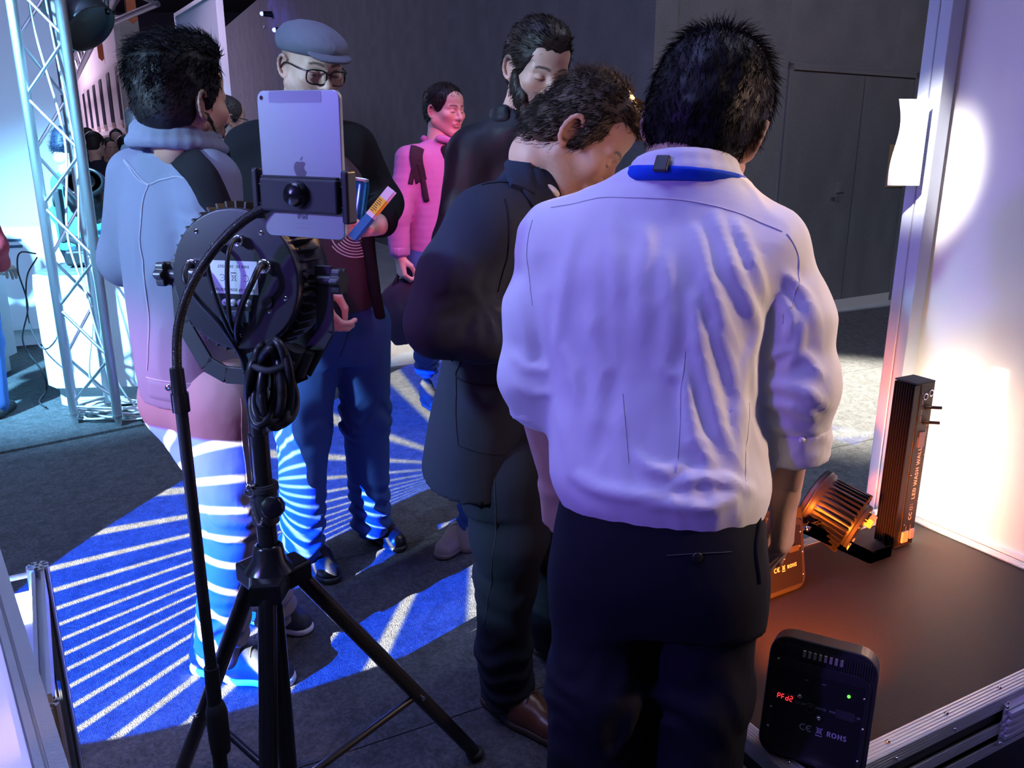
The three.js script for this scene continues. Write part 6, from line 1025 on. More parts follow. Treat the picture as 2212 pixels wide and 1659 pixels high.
// ---- 4. the man in the pink lit pullover with a bag
const magentaLitM = cloth(0.46, 0.19, 0.40, 0.9);  // greyish knit, the magenta stage light is put into its colour
{
  const d = 4.3, J = { head: headFrame(at(962, 240, d), V(0.70, -0.06, 0.62), V(0, 1, 0)), neck: at(950, 318, d), shR: at(889, 348, d - 0.1), shL: at(995, 345, d + 0.12), elR: at(860, 460, d - 0.16), wrR: at(864, 553, d - 0.16), elL: at(1010, 460, d + 0.12), wrL: at(1000, 560, d) };
  J.hipR = at(915, 575, d - 0.05); J.hipL = at(965, 575, d + 0.08); J.knR = at(918, 700, d + 0.02); J.knL = at(985, 730, d - 0.1); J.anR = at(922, 790, 4.62); J.anL = at(1000, 880, 4.25);
  const skin = [0.66, 0.40, 0.32], hc = [0.02, 0.012, 0.01];
  const rh = handFrame(J.wrR, V(0.08, -1, 0.05), V(0.8, 0, -0.5));
  const root = person('person in a knitted pullover coloured by the magenta light with a rucksack strap, carrying a bag', J, { skin, hairColor: hc, size: 1.05, head: { fat: 0.008 }, headCell: 0.0036, face: {}, hands: [{ from: J.elR, at: J.wrR, frame: rh, curl: [0.9, 1.1, 0.7], thumb: 1.0, scale: 1.05 }] });
  hairOn(root, J, scalp(0.010, { line: -0.012 }), hc, { count: 1800, len: () => 0.016, dir: (p, n) => { const q = V(0.2, p.z > 0.02 ? 0.8 : -0.5, -0.4); q.addScaledVector(n, -q.dot(n) * 0.7); return q.normalize(); }, lift: 0.3, mess: 0.4, width: 0.0016 });
  const R = J.shR.clone().sub(J.shL).setY(0).normalize(), F = new Field(), mid = (a, b, t = 0.5) => a.clone().lerp(b, t), hp = mid(J.hipL, J.hipR), sp = mid(J.shL, J.shR);
  F.loft([{ c: add(hp, 0.0, -0.005, 0), w: 0.15, d: 0.12, r: R }, { c: add(hp, 0.01, 0.10, 0), w: 0.165, d: 0.14, r: R }, { c: mid(hp, sp, 0.55), w: 0.165, d: 0.14, r: R }, { c: mid(hp, sp, 0.85), w: 0.175, d: 0.125, r: R }, { c: mid(sp, J.neck, 0.3), w: 0.15, d: 0.10, r: R }, { c: mid(sp, J.neck, 0.95), w: 0.075, d: 0.07, r: R }], 0.04, 0.3);
  F.chain([J.shR, J.elR, mid(J.elR, J.wrR, 0.85)], [0.075, 0.063, 0.052], 0.035).chain([J.shL, J.elL, J.wrL], [0.075, 0.06, 0.05], 0.035).cone(J.neck, J.shR, 0.05, 0.062, 0.05).cone(J.neck, J.shL, 0.05, 0.062, 0.05);
  F.disp = (x, y, z) => 0.006 * fbm(x * 14, y * 9, z * 14) + 0.0008 * Math.sin(y * 520);
  const pl = part('pullover', meshField(F, 0.009), magentaLitM, root);
  const rib = (a, b, w, dd) => { const G = new Field(); G.loft([{ c: a, w, d: dd, r: R }, { c: a.clone().lerp(b, 0.5), w: w, d: dd, r: R }, { c: b, w: w * 0.97, d: dd * 0.97, r: R }], 0.01, 0.3); G.disp = (x, y, z) => 0.0022 * Math.sin(Math.atan2(z - a.z, x - a.x) * 60); part('ribbed_hem', meshField(G, 0.007), magentaLitM, pl); };
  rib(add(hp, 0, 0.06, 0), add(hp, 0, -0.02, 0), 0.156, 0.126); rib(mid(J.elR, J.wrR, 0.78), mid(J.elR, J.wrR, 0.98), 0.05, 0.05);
  { const C = new Field(); for (let k = 0; k < 16; k++) { const t = k / 16 * 4.9 - 0.9, u = (k + 1) / 16 * 4.9 - 0.9, q = (a) => add(J.neck, -0.078 * Math.cos(a + 0.7), 0.028 - 0.018 * Math.sin(a), -0.074 * Math.sin(a + 0.7)); C.cone(q(t), q(u), 0.016, 0.016, 0.014); } part('collar', meshField(C, 0.007), magentaLitM, pl); const v = F.ray(966, 335); if (v) { const G = new Field(); G.ell(v, [0.05, 0.05, 0.02], 0.01); part('undershirt', meshField(G, 0.006), cloth(0.02, 0.018, 0.02, 0.9), root); } }
  const st = (pix, w, lift = 0.008) => part('rucksack_strap', surfStrip(F, pix.map(([x, y]) => F.ray(x, y)).filter(Boolean), w, lift, 30, 3), cloth(0.035, 0.022, 0.032, 0.8), root);
  st([[902, 318], [899, 334], [900, 352], [905, 374], [909, 392]], 0.066, 0.006); st([[904, 352], [912, 385], [922, 434]], 0.028, 0.009); st([[899, 350], [892, 370], [886, 398]], 0.024, 0.004);
  const T = new Field(); T.cone(J.hipL, J.hipR, 0.115, 0.115, 0.04).chain([J.hipR, J.knR, add(J.anR, 0, -0.01, 0)], [0.105, 0.075, 0.066], 0.03).chain([J.hipL, J.knL, J.anL], [0.115, 0.085, 0.07], 0.03); T.disp = trouserDisp([J.anR, J.anL], [J.knR, J.knL], 1.2, 2);
  part('jeans', meshField(T, 0.010), jeansBlue, root);
  shoe(root, add(J.anR, -0.02, 0.02, -0.06).setY(0.02), add(J.anR, 0.06, 0, 0.17).setY(0.02), M.blackSoft, std(0.05, 0.05, 0.05, 0.6), 0.05); shoe(root, add(J.anL, -0.03, 0, -0.06).setY(0), add(J.anL, 0.1, 0, 0.16).setY(0), M.blackSoft, std(0.05, 0.05, 0.05, 0.6), 0.05);
  // the bag in his hand
  const b = at(880, 650, d - 0.12), bag = thing('handbag', 'dark soft bag carried in the hand of the walking person', 'bag', add(b, 0, -0.18, 0)), G = new Field();
  G.loft([{ c: at(905, 735, d - 0.1), w: 0.13, d: 0.05, r: V(1, 0.35, 0.0).normalize() }, { c: at(880, 680, d - 0.12), w: 0.155, d: 0.07, r: V(1, 0, 0.1).normalize() }, { c: at(872, 630, d - 0.12), w: 0.125, d: 0.05, r: V(1, 0, 0.1).normalize() }, { c: at(870, 600, d - 0.11), w: 0.05, d: 0.03, r: V(1, 0, 0.1).normalize() }], 0.03, 0.4); G.disp = (x, y, z) => 0.012 * fbm(x * 15 + 3, y * 9, z * 15);
  part('body', meshField(G, 0.008), cloth(0.05, 0.036, 0.055, 0.6), bag);
  for (const s of [-1, 1]) part('handle', tube([at(850 + s * 8, 632, d - 0.12), at(858, 600, d - 0.14), at(872, 580, d - 0.12), at(890, 605, d - 0.12 + s * 0.01), at(898, 640, d - 0.12)], 0.009, 8, 30), cloth(0.04, 0.026, 0.04, 0.7), bag);
}

// ---- 5. the man with the flat cap, glasses, leaflet and cans
{
  const d = 2.62, J = { head: headFrame(at(674, 145, 2.56), V(0.60, -0.30, 0.74), V(0.02, 1, 0)), neck: at(655, 275, 2.62), shR: at(545, 330, 2.62), shL: at(755, 325, 2.70), elR: at(560, 500, 2.58), wrR: at(685, 615, 2.34), elL: at(800, 445, 2.66), wrL: at(818, 482, 2.42) };
  J.elL = at(822, 440, 2.74); J.wrL = at(818, 484, 2.46);
  J.hipR = at(680, 690, 2.64); J.hipL = at(775, 690, 2.70); J.knR = at(655, 930, 2.62); J.knL = at(790, 900, 2.76); J.anR = at(652, 1165, 2.62); J.anL = at(800, 1118, 2.83);
  const skin = [0.62, 0.40, 0.31], hc = [0.06, 0.045, 0.038];
  const lh = handFrame(J.wrL, V(-0.62, -0.02, 0.42), V(0.2, 0.55, 0.5)), rh = handFrame(J.wrR, V(0.2, -0.75, 0.3), V(0.6, -0.2, -0.6));
  const root = person('person with a grey flat cap, glasses and a black cardigan reading a leaflet', J, { skin, hairColor: hc, size: 1.06, head: { fat: 0.005 }, headCell: 0.003, face: { stubble: 0.35, scalp: (x, y, z) => 0.6 * sstep(-0.02, 0.02, y) * sstep(0.02, -0.02, z) }, hands: [{ from: J.elL, at: J.wrL, frame: lh, curl: [[0.5, 0.8, 0.5], [0.6, 0.9, 0.5], [0.7, 0.9, 0.6], [0.8, 1.0, 0.6]], thumb: 0.9, side: -1, scale: 1.05 }, { from: J.elR, at: J.wrR, frame: rh, curl: [0.7, 0.8, 0.5], thumb: 0.8, scale: 1.05 }] });
  { const C = new Field(), m = new THREE.Matrix4().makeRotationX(0.16); C.ell(V(0, 0.056, -0.014), [0.088, 0.056, 0.112], 0.03, 0, m).ell(V(0, 0.074, 0.035), [0.078, 0.034, 0.080], 0.04, 0, m).ell(V(0, 0.055, -0.045), [0.086, 0.05, 0.085], 0.03); C.plane(V(0, 0.036, 0.0), V(0, -1, 0.10).normalize(), 0.010); C.disp = (x, y, z) => 0.0022 * fbm(x * 40, y * 40, z * 40) + 0.0007 * Math.sin((x + y) * 900) * Math.sin((z - y) * 900);
    const cap = part('flat_cap', meshField(C, 0.005).applyMatrix4(J.head), cloth(0.125, 0.125, 0.165, 0.95), root, 'grey woollen flat cap');
    const P = new Field(); P.ell(V(0, 0.054, 0.102), [0.066, 0.009, 0.045], 0.01, 0, new THREE.Matrix4().makeRotationX(0.22)); part('peak', meshField(P, 0.004).applyMatrix4(J.head), cloth(0.10, 0.10, 0.135, 0.95), cap); }
  { // glasses
    const G = [], Lz = [], rr0 = (s) => { const pts = []; for (let k = 0; k <= 28; k++) { const t = k / 28 * 2 * Math.PI, c = Math.cos(t), q = Math.sin(t); pts.push(V(s * 0.033 + 0.0265 * Math.sign(c) * Math.abs(c) ** 0.55, -0.006 + 0.0195 * Math.sign(q) * Math.abs(q) ** 0.55, 0.106 - 0.05 * (Math.abs(s * 0.033 + 0.0265 * c) / 0.06) ** 2 * 0.35)); } return new THREE.TubeGeometry(new THREE.CatmullRomCurve3(pts, true), 56, 0.0024, 6); };
    for (const s of [-1, 1]) { G.push(rr0(s)); G.push(tube([V(s * 0.059, 0.008, 0.092), V(s * 0.072, 0.008, 0.07), V(s * 0.084, 0.006, -0.005), V(s * 0.085, -0.012, -0.022)], 0.0024, 6, 20)); Lz.push(new THREE.CylinderGeometry(0.026, 0.026, 0.0012, 28).rotateX(Math.PI / 2).scale(1, 0.74, 1).rotateY(s * 0.18).translate(s * 0.033, -0.006, 0.103)); }
    G.push(tube([V(-0.008, 0.004, 0.109), V(0, 0.006, 0.112), V(0.008, 0.004, 0.109)], 0.0024, 6, 8));
    const gl = part('glasses', join(G).applyMatrix4(J.head), std(0.014, 0.011, 0.011, 0.25), root, 'dark framed glasses'); for (const l of Lz) part('lens', l.applyMatrix4(J.head), new THREE.MeshPhysicalMaterial({ color: rgb(0.93, 0.93, 0.93), transmission: 1, roughness: 0.02, thickness: 0 }), gl); }
  const R = J.shL.clone().sub(J.shR).setY(0).normalize(), fw = R.clone().cross(UP).normalize(), mid = (a, b, t = 0.5) => a.clone().lerp(b, t), hp = mid(J.hipL, J.hipR), sp = mid(J.shL, J.shR);
  // t-shirt
  const S = new Field(); S.loft([{ c: at(722, 672, 2.64), w: 0.132, d: 0.125, r: R }, { c: at(705, 590, 2.62), w: 0.15, d: 0.145, r: R }, { c: at(680, 470, 2.62), w: 0.18, d: 0.14, r: R }, { c: at(660, 370, 2.63), w: 0.17, d: 0.11, r: R }, { c: at(655, 290, 2.64), w: 0.08, d: 0.07, r: R }], 0.03, 0.3); S.disp = (x, y, z) => 0.004 * fbm(x * 14, y * 8, z * 14);
  const tee = part('t_shirt', meshField(S, 0.008), cloth(0.085, 0.065, 0.08, 0.9), root);
  // white line print of concentric waves
  { const lines = []; const cx = 768, cy = 500; for (let k = 0; k < 9; k++) { const r = 6 + k * 7; for (const [a0, a1] of [[-0.4 + 0.1 * Math.sin(k * 3), 1.1 + 0.2 * Math.sin(k)], [1.25, 2.6 + 0.2 * Math.sin(k * 2)], [3.3, 5.2]]) { const pix = []; for (let q = 0; q <= 6; q++) { const t = a0 + (a1 - a0) * q / 6; pix.push([cx + r * 1.0 * Math.cos(t), cy + r * 0.9 * Math.sin(t)]); } const pts = pix.map(([x, y]) => S.ray(x, y)); if (pts.every(Boolean)) lines.push(new THREE.TubeGeometry(new THREE.CatmullRomCurve3(pts.map((p) => S.snap(p, 0.0005))), 14, 0.0022, 4)); } } if (lines.length) part('print', lines, cloth(0.75, 0.73, 0.75, 0.8), tee, 'white wave line print'); }
  // cardigan: open in front
  const F = new Field(); F.loft([{ c: at(694, 735, 2.66), w: 0.175, d: 0.15, r: R }, { c: at(684, 600, 2.65), w: 0.175, d: 0.155, r: R }, { c: at(668, 470, 2.65), w: 0.195, d: 0.15, r: R }, { c: at(655, 370, 2.65), w: 0.20, d: 0.125, r: R }, { c: at(655, 285, 2.64), w: 0.09, d: 0.075, r: R }], 0.035, 0.3);
  F.chain([J.shR, J.elR, mid(J.elR, J.wrR, 0.85)], [0.085, 0.07, 0.055], 0.035).chain([J.shL, J.elL, mid(J.elL, J.wrL, 0.8)], [0.085, 0.07, 0.056], 0.035).cone(J.neck, J.shR, 0.055, 0.068, 0.05).cone(J.neck, J.shL, 0.055, 0.068, 0.05);
  { const f0 = at(730, 560, 2.62).addScaledVector(fw, 0.13); F.cone(at(705, 330, 2.62).addScaledVector(fw, 0.17), at(735, 560, 2.62).addScaledVector(fw, 0.16), 0.065, 0.11, 0.015, 1).cone(at(735, 560, 2.62).addScaledVector(fw, 0.16), at(735, 800, 2.62).addScaledVector(fw, 0.16), 0.11, 0.125, 0.015, 1); }
  F.disp = (x, y, z) => 0.006 * fbm(x * 13, y * 7, z * 13);
  const cd = part('cardigan', meshField(F, 0.008), cloth(0.013, 0.013, 0.016, 0.95), root);
  // hanging front panel on his left
  { const P = new Field(); P.loft([{ c: at(822, 688, 2.58), w: 0.016, d: 0.025, r: R }, { c: at(808, 620, 2.57), w: 0.020, d: 0.04, r: R }, { c: at(794, 530, 2.58), w: 0.024, d: 0.05, r: R }, { c: at(778, 420, 2.58), w: 0.03, d: 0.05, r: R }], 0.03, 0.3); P.disp = F.disp; part('front_panel', meshField(P, 0.007), cloth(0.013, 0.013, 0.016, 0.95), cd); }
  const T = new Field(); T.loft([{ c: at(726, 648, 2.65), w: 0.135, d: 0.12, r: R }, { c: at(726, 700, 2.66), w: 0.143, d: 0.13, r: R }, { c: at(726, 770, 2.67), w: 0.135, d: 0.11, r: R }], 0.04, 0.3);
  T.chain([add(J.hipR, -0.005, -0.02, 0), J.knR, add(J.anR, 0, -0.02, 0)], [0.102, 0.086, 0.072], 0.03).chain([add(J.hipL, 0.005, -0.02, 0), J.knL, add(J.anL, 0, -0.015, 0)], [0.102, 0.084, 0.07], 0.03); T.disp = trouserDisp([J.anR, J.anL], [J.knR, J.knL], 1.2, 5);
  const tr = part('jeans', meshField(T, 0.008), jeansMid, root);
  { const sg = seam(T, [[758, 668], [752, 720], [735, 770]], 0.0018); if (sg) part('fly_seam', sg, cloth(0.04, 0.06, 0.11, 0.9), tr); const b = [[648, 650], [690, 660], [740, 660], [790, 650], [818, 640]].map(([x, y]) => T.ray(x, y)).filter(Boolean); part('belt', surfStrip(T, b, 0.034, 0.004, 40, 4), std(0.12, 0.05, 0.03, 0.5), tr, 'brown leather belt'); const k = T.ray(757, 655); if (k) part('buckle', new RoundedBoxGeometry(0.03, 0.036, 0.006, 2, 0.002).translate(k.x, k.y, k.z + 0.008), M.chrome, tr); }
  const sh = std(0.012, 0.012, 0.014, 0.35);
  shoe(root, onY(652, 1200), onY(725, 1262), sh, M.black, 0.052); shoe(root, onY(775, 1128), onY(872, 1196), sh, M.black, 0.052);
  // things he holds
  const a = at(782, 386, 2.42), b2 = at(770, 505, 2.42);
  function can(top, bottom, r, band, label) {
    const g = thing('drink_can', label, 'can', bottom), Lc = top.distanceTo(bottom), m = look(bottom, top), t = canvasTex(256, 256, (c, n) => { c.fillStyle = band[0]; c.fillRect(0, 0, n, n); c.fillStyle = band[1]; c.beginPath(); c.moveTo(0, 90); c.lineTo(n, 40); c.lineTo(n, 150); c.lineTo(0, 200); c.fill(); c.fillStyle = band[2]; c.fillRect(0, 14, n, 12); });
    part('body', lathe([[r * 0.72, 0], [r, 0.01], [r, Lc - 0.016], [r * 0.84, Lc - 0.004]], 36).applyMatrix4(m), new THREE.MeshStandardMaterial({ map: t, roughness: 0.22, metalness: 0.75 }), g);
    const lid = part('lid', lathe([[0.001, Lc - 0.006], [r * 0.76, Lc - 0.006], [r * 0.8, Lc], [r * 0.86, Lc - 0.001], [r * 0.85, Lc - 0.005]], 36).applyMatrix4(m), M.alu, g); part('pull_tab', new THREE.TorusGeometry(r * 0.22, 0.0016, 6, 16).rotateX(Math.PI / 2).translate(0, Lc - 0.003, r * 0.2).applyMatrix4(m), M.alu, lid);
    part('base_rim', lathe([[0.001, 0.002], [r * 0.66, 0], [r * 0.72, 0], [r * 0.8, 0.004]], 36).applyMatrix4(m), M.alu, g);
  }
  can(at(780, 385, 2.40), at(768, 478, 2.40), 0.0265, ['#1d6fae', '#2f8fd0', '#cfd6e0'], 'slim blue drink can behind the folded leaflet');
  can(at(696, 612, 2.26), at(698, 678, 2.26), 0.0265, ['#b9c0d0', '#c8283c', '#2f54b8'], 'drink can with silver and red bands in the lowered hand above the belt');
  { // folded leaflet
    const p = [at(838, 402, 2.36), at(785, 440, 2.36), at(752, 508, 2.33), at(800, 470, 2.32)], g = thing('leaflet', 'folded blue and yellow leaflet in the raised hand', 'leaflet', p[2]);
    const X = p[0].clone().sub(p[2]), Lx = X.length(); X.normalize(); const W0 = p[1].clone().sub(p[2]).lerp(p[3].clone().sub(p[2]), 0.0), n = X.clone().cross(V(0.75, -0.15, 0.6).normalize()).normalize(), Y = n.clone().cross(X).normalize();
    const tex = canvasTex(256, 512, (c, w, h) => { c.fillStyle = '#cdd3d8'; c.fillRect(0, 0, w, h); c.fillStyle = '#2c6f9e'; c.fillRect(0, h * 0.55, w, h * 0.45); c.fillStyle = '#d8c93a'; c.fillRect(0, h * 0.2, w, h * 0.28); c.fillStyle = '#234'; for (let k = 0; k < 7; k++) c.fillRect(24, 120 + k * 18, 120 + 60 * ((k * 37) % 3) / 2, 6); });
    const page = (a0, name) => { const q = new THREE.BoxGeometry(0.036, Lx, 0.0012).translate(0.018, Lx / 2, 0).rotateY(a0); const F0 = frame(p[2], Y, X, Y.clone().cross(X)); part(name, placed(q, F0), new THREE.MeshStandardMaterial({ map: tex, roughness: 0.45 }), g); };
    page(0.25, 'page'); page(-0.05, 'page'); }
}

// ---- 6. the man in the denim jacket, seen from behind
{
  const d = 2.1, J = { head: headFrame(at(398, 226, 2.02), V(0.56, -0.03, -0.82), V(-0.02, 1, 0)), neck: at(388, 300, 2.05), shL: at(300, 385, 2.12), shR: at(448, 392, 1.98), elL: at(275, 560, 2.18), wrL: at(400, 610, 2.34), elR: at(470, 570, 1.94), wrR: at(560, 600, 2.16) };
  J.hipL = at(400, 860, 2.14); J.hipR = at(480, 865, 2.06); J.knL = at(455, 1080, 2.20); J.knR = at(500, 1110, 2.05); J.anL = at(590, 1310, 2.26); J.anR = at(478, 1395, 2.04);
  J.knL = at(505, 1070, 2.22);
  const skin = [0.46, 0.27, 0.19], hc = [0.010, 0.009, 0.011];
  const root = person('person with thick dark hair in a blue grey denim jacket, seen from behind', J, { skin, hairColor: hc, face: { stubble: 0.85, scalp: (x, y, z) => 0.75 * sstep(-0.085, -0.02, y) * sstep(0.02, -0.01, z) }, headCell: 0.003 });
  const hs = scalp(0.008, { more: (S) => { S.ell(V(0, 0.10, -0.03), [0.076, 0.050, 0.078], 0.03).ell(V(0.0, 0.118, 0.035), [0.062, 0.040, 0.055], 0.03).ell(V(0, 0.06, -0.075), [0.066, 0.05, 0.035], 0.03); }, disp: (x, y, z) => 0.007 * fbm(x * 38, y * 30, z * 38) * sstep(0.0, 0.05, y) + 0.001 * fbm(x * 120, y * 120, z * 120) });
  hairOn(root, J, hs, hc, { count: 4200, mask: (p) => sstep(-0.05, 0.05, p.y), len: (p) => 0.014 + 0.014 * sstep(0.03, 0.1, p.y), dir: (p, n) => { const q = V(p.x * 2, p.y > 0.1 ? 0.2 : -0.7, -0.8); q.addScaledVector(n, -q.dot(n) * 0.8); return q.normalize(); }, lift: 0.28, mess: 0.32, width: 0.0013, curl: 0.5 });
  const B = new Field(); B.cone(V(-0.060, -0.03, 0.008), V(-0.03, -0.108, 0.06), 0.013, 0.018, 0.02).cone(V(0.060, -0.03, 0.008), V(0.03, -0.108, 0.06), 0.013, 0.018, 0.02).cone(V(-0.03, -0.108, 0.062), V(0.03, -0.108, 0.062), 0.02, 0.02, 0.02); B.disp = (x, y, z) => 0.002 * fbm(x * 130, y * 80, z * 130);
  hairOn(root, J, B, hc, { cell: 0.003, count: 1200, len: () => 0.009, dir: (p, n) => V(p.x, -1, 0.3).normalize(), lift: 0.4, mess: 0.4, width: 0.0009 }, 'beard');
  const R = J.shR.clone().sub(J.shL).setY(0).normalize(), F = new Field(), sec = (px0, px1, py, dd, dep) => ({ c: at((px0 + px1) / 2, py, dd), w: pxm((px1 - px0) / 2, py, dd), d: dep, r: R });
  F.loft([sec(318, 520, 852, 2.10, 0.125), sec(306, 520, 770, 2.10, 0.135), sec(285, 520, 650, 2.10, 0.135), sec(268, 515, 530, 2.09, 0.13), sec(262, 505, 430, 2.08, 0.115), sec(290, 480, 360, 2.07, 0.085), sec(335, 450, 308, 2.06, 0.065)], 0.035, 0.35);
  F.chain([J.shL, J.elL, J.wrL], [0.075, 0.066, 0.05], 0.035).chain([J.shR, J.elR, J.wrR], [0.078, 0.068, 0.052], 0.035);
  const L = [], fold = (pts, h, w) => { const q = pts.map(([x, y]) => F.ray(x, y)).filter(Boolean); if (q.length > 1) L.push([q, h, w]); };
  fold([[440, 470], [400, 465], [365, 450]], -0.008, 0.010); fold([[445, 485], [405, 490], [360, 480]], -0.008, 0.010); fold([[440, 500], [410, 512], [375, 515]], -0.007, 0.010); fold([[300, 560], [320, 600], [310, 660]], 0.006, 0.016); fold([[280, 470], [295, 540], [300, 600]], 0.006, 0.016); fold([[345, 700], [340, 760], [350, 820]], 0.006, 0.016); fold([[430, 430], [442, 470], [440, 500]], -0.010, 0.010);
  const ff = foldField(L); F.disp = (x, y, z) => ff(x, y, z) + 0.003 * fbm(x * 16, y * 9, z * 16);
  const dm = cloth(0.17, 0.19, 0.27, 0.9), jk = part('denim_jacket', meshField(F, 0.0072), dm, root), dseam = cloth(0.30, 0.31, 0.40, 0.9);
  const sm = (pix, r) => { const g = seam(F, pix, r ?? 0.0022, 0.0008); if (g) part('seam', g, dseam, jk); };
  sm([[268, 345], [300, 380], [322, 398], [350, 388], [395, 384], [430, 405]]); sm([[322, 398], [310, 430], [305, 480], [302, 520], [310, 580], [318, 650], [322, 720], [318, 800]]); sm([[268, 348], [295, 384], [320, 402]]); sm([[316, 815], [380, 826], [440, 830], [510, 825]]);
  { const G = new Field(), c = add(J.neck, 0.002, 0.012, 0.022); for (let k = 0; k < 22; k++) { const q = (t, y, r) => add(c, r * Math.cos(t), y + 0.012 * Math.sin(t - 0.6), r * 0.92 * Math.sin(t)); const t = -1.3 + k / 22 * 5.6, u = -1.3 + (k + 1) / 22 * 5.6; G.cone(q(t, 0.026, 0.078), q(u, 0.026, 0.078), 0.010, 0.010, 0.01).cone(q(t, 0.0, 0.088), q(u, 0.0, 0.088), 0.012, 0.012, 0.014).cone(q(t, -0.028, 0.10), q(u, -0.028, 0.10), 0.013, 0.013, 0.014); } part('collar', meshField(G, 0.006), dm, jk); }
  { const W1 = new Field(), a = [[322, 838], [400, 850], [470, 852], [515, 846]].map(([x, y]) => F.ray(x, y)).filter(Boolean); part('waistband', surfStrip(F, a, 0.05, 0.004, 40, 4), dm, jk); for (const [x, y] of [[366, 836], [414, 842]]) { const b = F.ray(x, y); if (b) part('button', new THREE.SphereGeometry(0.009, 14, 8).scale(1, 1, 0.4).translate(b.x, b.y, b.z + 0.006), M.chrome, jk); } }
  // dark bag strap over the shoulder
  { const q = [[392, 330], [415, 355], [440, 385], [462, 430], [480, 470]].map(([x, y]) => F.ray(x, y)).filter(Boolean); part('bag_strap', surfStrip(F, q, 0.07, 0.006, 40, 4), cloth(0.012, 0.012, 0.016, 0.8), root, 'wide black shoulder strap'); }
  const T = new Field(); T.cone(J.hipL, J.hipR, 0.115, 0.115, 0.04).chain([J.hipR, J.knR, add(J.anR, 0, 0.0, 0)], [0.112, 0.08, 0.066], 0.03).chain([J.hipL, J.knL, J.anL], [0.112, 0.08, 0.066], 0.03); T.disp = trouserDisp([J.anR, J.anL], [J.knR, J.knL], 1.3, 9);
  const tr = part('trousers', meshField(T, 0.007), cloth(0.22, 0.19, 0.22, 0.85), root); const sg = seam(T, [[520, 860], [522, 930], [530, 1000], [534, 1060]], 0.0016); if (sg) part('seam', sg, cloth(0.2, 0.18, 0.2, 0.9), tr);
  shoe(root, onY(420, 1440), onY(640, 1478), std(0.03, 0.035, 0.05, 0.6), std(0.75, 0.78, 0.82, 0.5), 0.052, 'sneaker'); shoe(root, onY(540, 1330), onY(668, 1368), std(0.03, 0.035, 0.05, 0.6), std(0.75, 0.78, 0.82, 0.5), 0.052, 'sneaker');
}

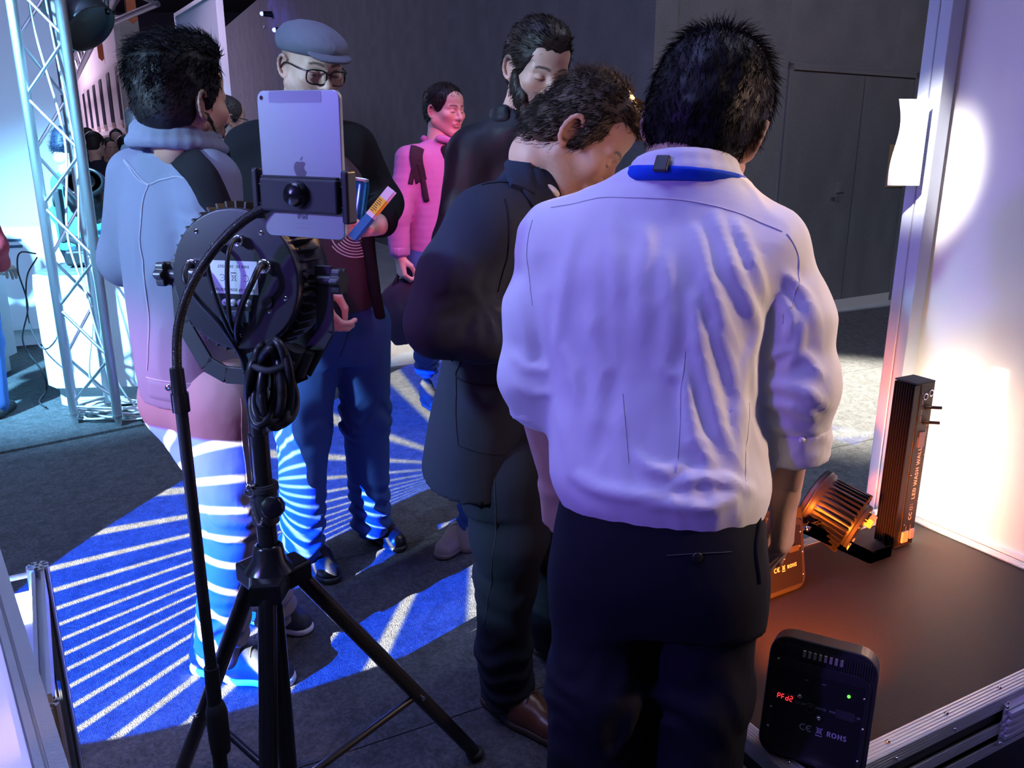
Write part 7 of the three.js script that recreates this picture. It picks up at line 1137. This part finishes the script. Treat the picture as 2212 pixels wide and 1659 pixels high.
// ---- 7+. people farther off
function bystander(label, px, headY, depth, turn, o) {
  const c = at(px, headY, depth), hh = c.y - 0.13, s = (c.y + 0.12) / 1.78, f = V(Math.sin(turn), 0, Math.cos(turn)), r = V(f.z, 0, -f.x), P = (side, y, fw = 0) => V(c.x, y, c.z).addScaledVector(r, -side * s).addScaledVector(f, fw * s);
  const J = { head: headFrame(c, f.clone().add(V(0, o.tilt ?? -0.1, 0)), UP), neck: P(0, hh - 0.03, -0.03), shL: P(-0.17, hh - 0.12 * s), shR: P(0.17, hh - 0.12 * s), elL: P(-0.23, hh - 0.40 * s, 0.02), elR: P(0.23, hh - 0.40 * s, 0.02), wrL: P(-0.17, hh - 0.55 * s, 0.2), wrR: P(0.17, hh - 0.55 * s, 0.2), hipL: P(-0.09, 0.92 * s), hipR: P(0.09, 0.92 * s), knL: P(-0.1, 0.5 * s, 0.03), knR: P(0.1, 0.5 * s), anL: P(-0.1, 0.09, 0.02), anR: P(0.11, 0.09, -0.05) };
  const hf = (w) => handFrame(w, f.clone().add(V(0, -0.2, 0)), V(0, -1, 0)), root = person(label, J, { skin: o.skin ?? [0.55, 0.34, 0.26], hairColor: o.hair ?? [0.02, 0.015, 0.012], headCell: o.far ? 0.008 : 0.005, bodyCell: o.far ? 0.022 : 0.014, face: { stubble: o.stubble ?? 0 }, group: o.group, hands: [{ from: J.elL, at: J.wrL, frame: hf(J.wrL), curl: [0.4, 0.5, 0.3], side: -1 }, { from: J.elR, at: J.wrR, frame: hf(J.wrR), curl: [0.4, 0.5, 0.3] }].slice(0, o.far ? 0 : 2) });
  const hs = scalp(0.009, { line: -0.01, ...(o.cap ? { more: (S) => S.ell(V(0, 0.045, 0.1), [0.06, 0.012, 0.06], 0.01) } : {}) }); hairOn(root, J, hs, o.hair ?? [0.02, 0.015, 0.012], { cell: o.far ? 0.01 : 0.006, count: o.far ? 0 : 700, len: () => 0.02, dir: (p, n) => V(p.x, -0.6, -0.6).normalize(), lift: 0.3, width: 0.002 }, o.cap ? 'cap' : 'hair');
  const F = new Field(), mid = (a, b, t = 0.5) => a.clone().lerp(b, t), hp = mid(J.hipL, J.hipR), sp = mid(J.shL, J.shR);
  F.loft([{ c: add(hp, 0, -0.03, 0), w: 0.175, d: 0.125, r }, { c: mid(hp, sp, 0.4), w: 0.18, d: 0.13, r }, { c: mid(hp, sp, 0.8), w: 0.19, d: 0.125, r }, { c: sp, w: 0.165, d: 0.09, r }, { c: add(J.neck, 0, 0.01, 0), w: 0.065, d: 0.06, r }], 0.04, 0.3).chain([J.shL, J.elL, mid(J.elL, J.wrL, o.short ? -0.3 : 0.85)], [0.07, 0.06, 0.05], 0.03).chain([J.shR, J.elR, mid(J.elR, J.wrR, o.short ? -0.3 : 0.85)], [0.07, 0.06, 0.05], 0.03); F.disp = (x, y, z) => 0.006 * fbm(x * 13, y * 9, z * 13);
  part(o.top ?? 'shirt', meshField(F, o.far ? 0.02 : 0.011), o.cloth, root);
  const T = new Field(); T.cone(J.hipL, J.hipR, 0.11, 0.11, 0.04).chain([J.hipR, J.knR, J.anR], [0.1, 0.075, 0.062], 0.03).chain([J.hipL, J.knL, J.anL], [0.1, 0.075, 0.062], 0.03); part('trousers', meshField(T, 0.018), o.legs ?? jeansDark, root);
  for (const a of [J.anL, J.anR]) { const S = new Field(); S.cone(add(a, 0, -0.04, 0).addScaledVector(f, -0.03), add(a, 0, -0.055, 0).addScaledVector(f, 0.15), 0.045, 0.035, 0.02).plane(V(0, 0.002, 0), V(0, -1, 0)); part('shoe', meshField(S, 0.012), M.blackSoft, root); }
  if (o.extra) o.extra(root, J, F, r, f);
  return root;
}
bystander('person with glasses and a cyan lanyard in a grey green shirt', 492, 258, 5.0, 2.2, { cloth: cloth(0.20, 0.26, 0.25, 0.9), hair: [0.05, 0.045, 0.04], stubble: 0.2, extra: (root, J, F) => { part('glasses', join([tube([V(-0.08, 0.005, -0.01), V(-0.075, 0.008, 0.06), V(-0.05, 0.006, 0.1), V(0, 0.006, 0.108), V(0.05, 0.006, 0.1), V(0.075, 0.008, 0.06), V(0.08, 0.005, -0.01)], 0.003, 6, 40)]).applyMatrix4(J.head), M.black, root); const G = new Field(), ps = []; for (let k = 0; k <= 20; k++) { const t = k / 20 * 2 * Math.PI; ps.push(F.snap(add(J.neck, 0.1 * Math.cos(t), 0.0, 0.1 * Math.sin(t)))); } part('lanyard', surfStrip(F, ps, 0.03, 0.006, 50, 3), cloth(0.05, 0.55, 0.75, 0.6), root, 'cyan lanyard'); } });
bystander('person with a dark cap and a bright cyan t-shirt behind the truss', 150, 318, 5.75, 2.6, { cloth: cloth(0.10, 0.58, 0.78, 0.9), short: true, cap: true, hair: [0.02, 0.03, 0.06], tilt: -0.4 });
bystander('person in a red pullover at the edge of the booth counter', -140, 330, 4.4, 3.3, { cloth: cloth(0.30, 0.03, 0.04, 0.9), legs: jeansBlue });
const crowd = [[206, 312, 9.0, 2.9, cloth(0.03, 0.03, 0.05, 0.9), 'person in a dark jacket standing just beyond the booth'], [252, 300, 11.5, 0.4, cloth(0.035, 0.03, 0.045, 0.9), 'person in dark clothes facing this way down the aisle'], [236, 322, 10.2, 0.9, cloth(0.16, 0.10, 0.08, 0.9), 'person in a brownish top in the far aisle'], [272, 318, 9.6, 3.4, cloth(0.02, 0.02, 0.035, 0.9), 'person in black walking away down the aisle'], [190, 296, 12.5, 1.2, cloth(0.05, 0.04, 0.06, 0.9), 'person farthest down the aisle, in a dusky top'], [300, 262, 7.6, 2.7, cloth(0.12, 0.13, 0.18, 0.9), 'person with grey hair half hidden behind the denim jacket collar']];
for (const [px, py, d, t, c, label] of crowd) bystander(label, px, py, d, t, { cloth: c, far: true, hair: label.includes('grey') ? [0.12, 0.12, 0.13] : [0.02, 0.015, 0.013], group: 'people farther down the aisle' });

renderer.render(scene, camera);
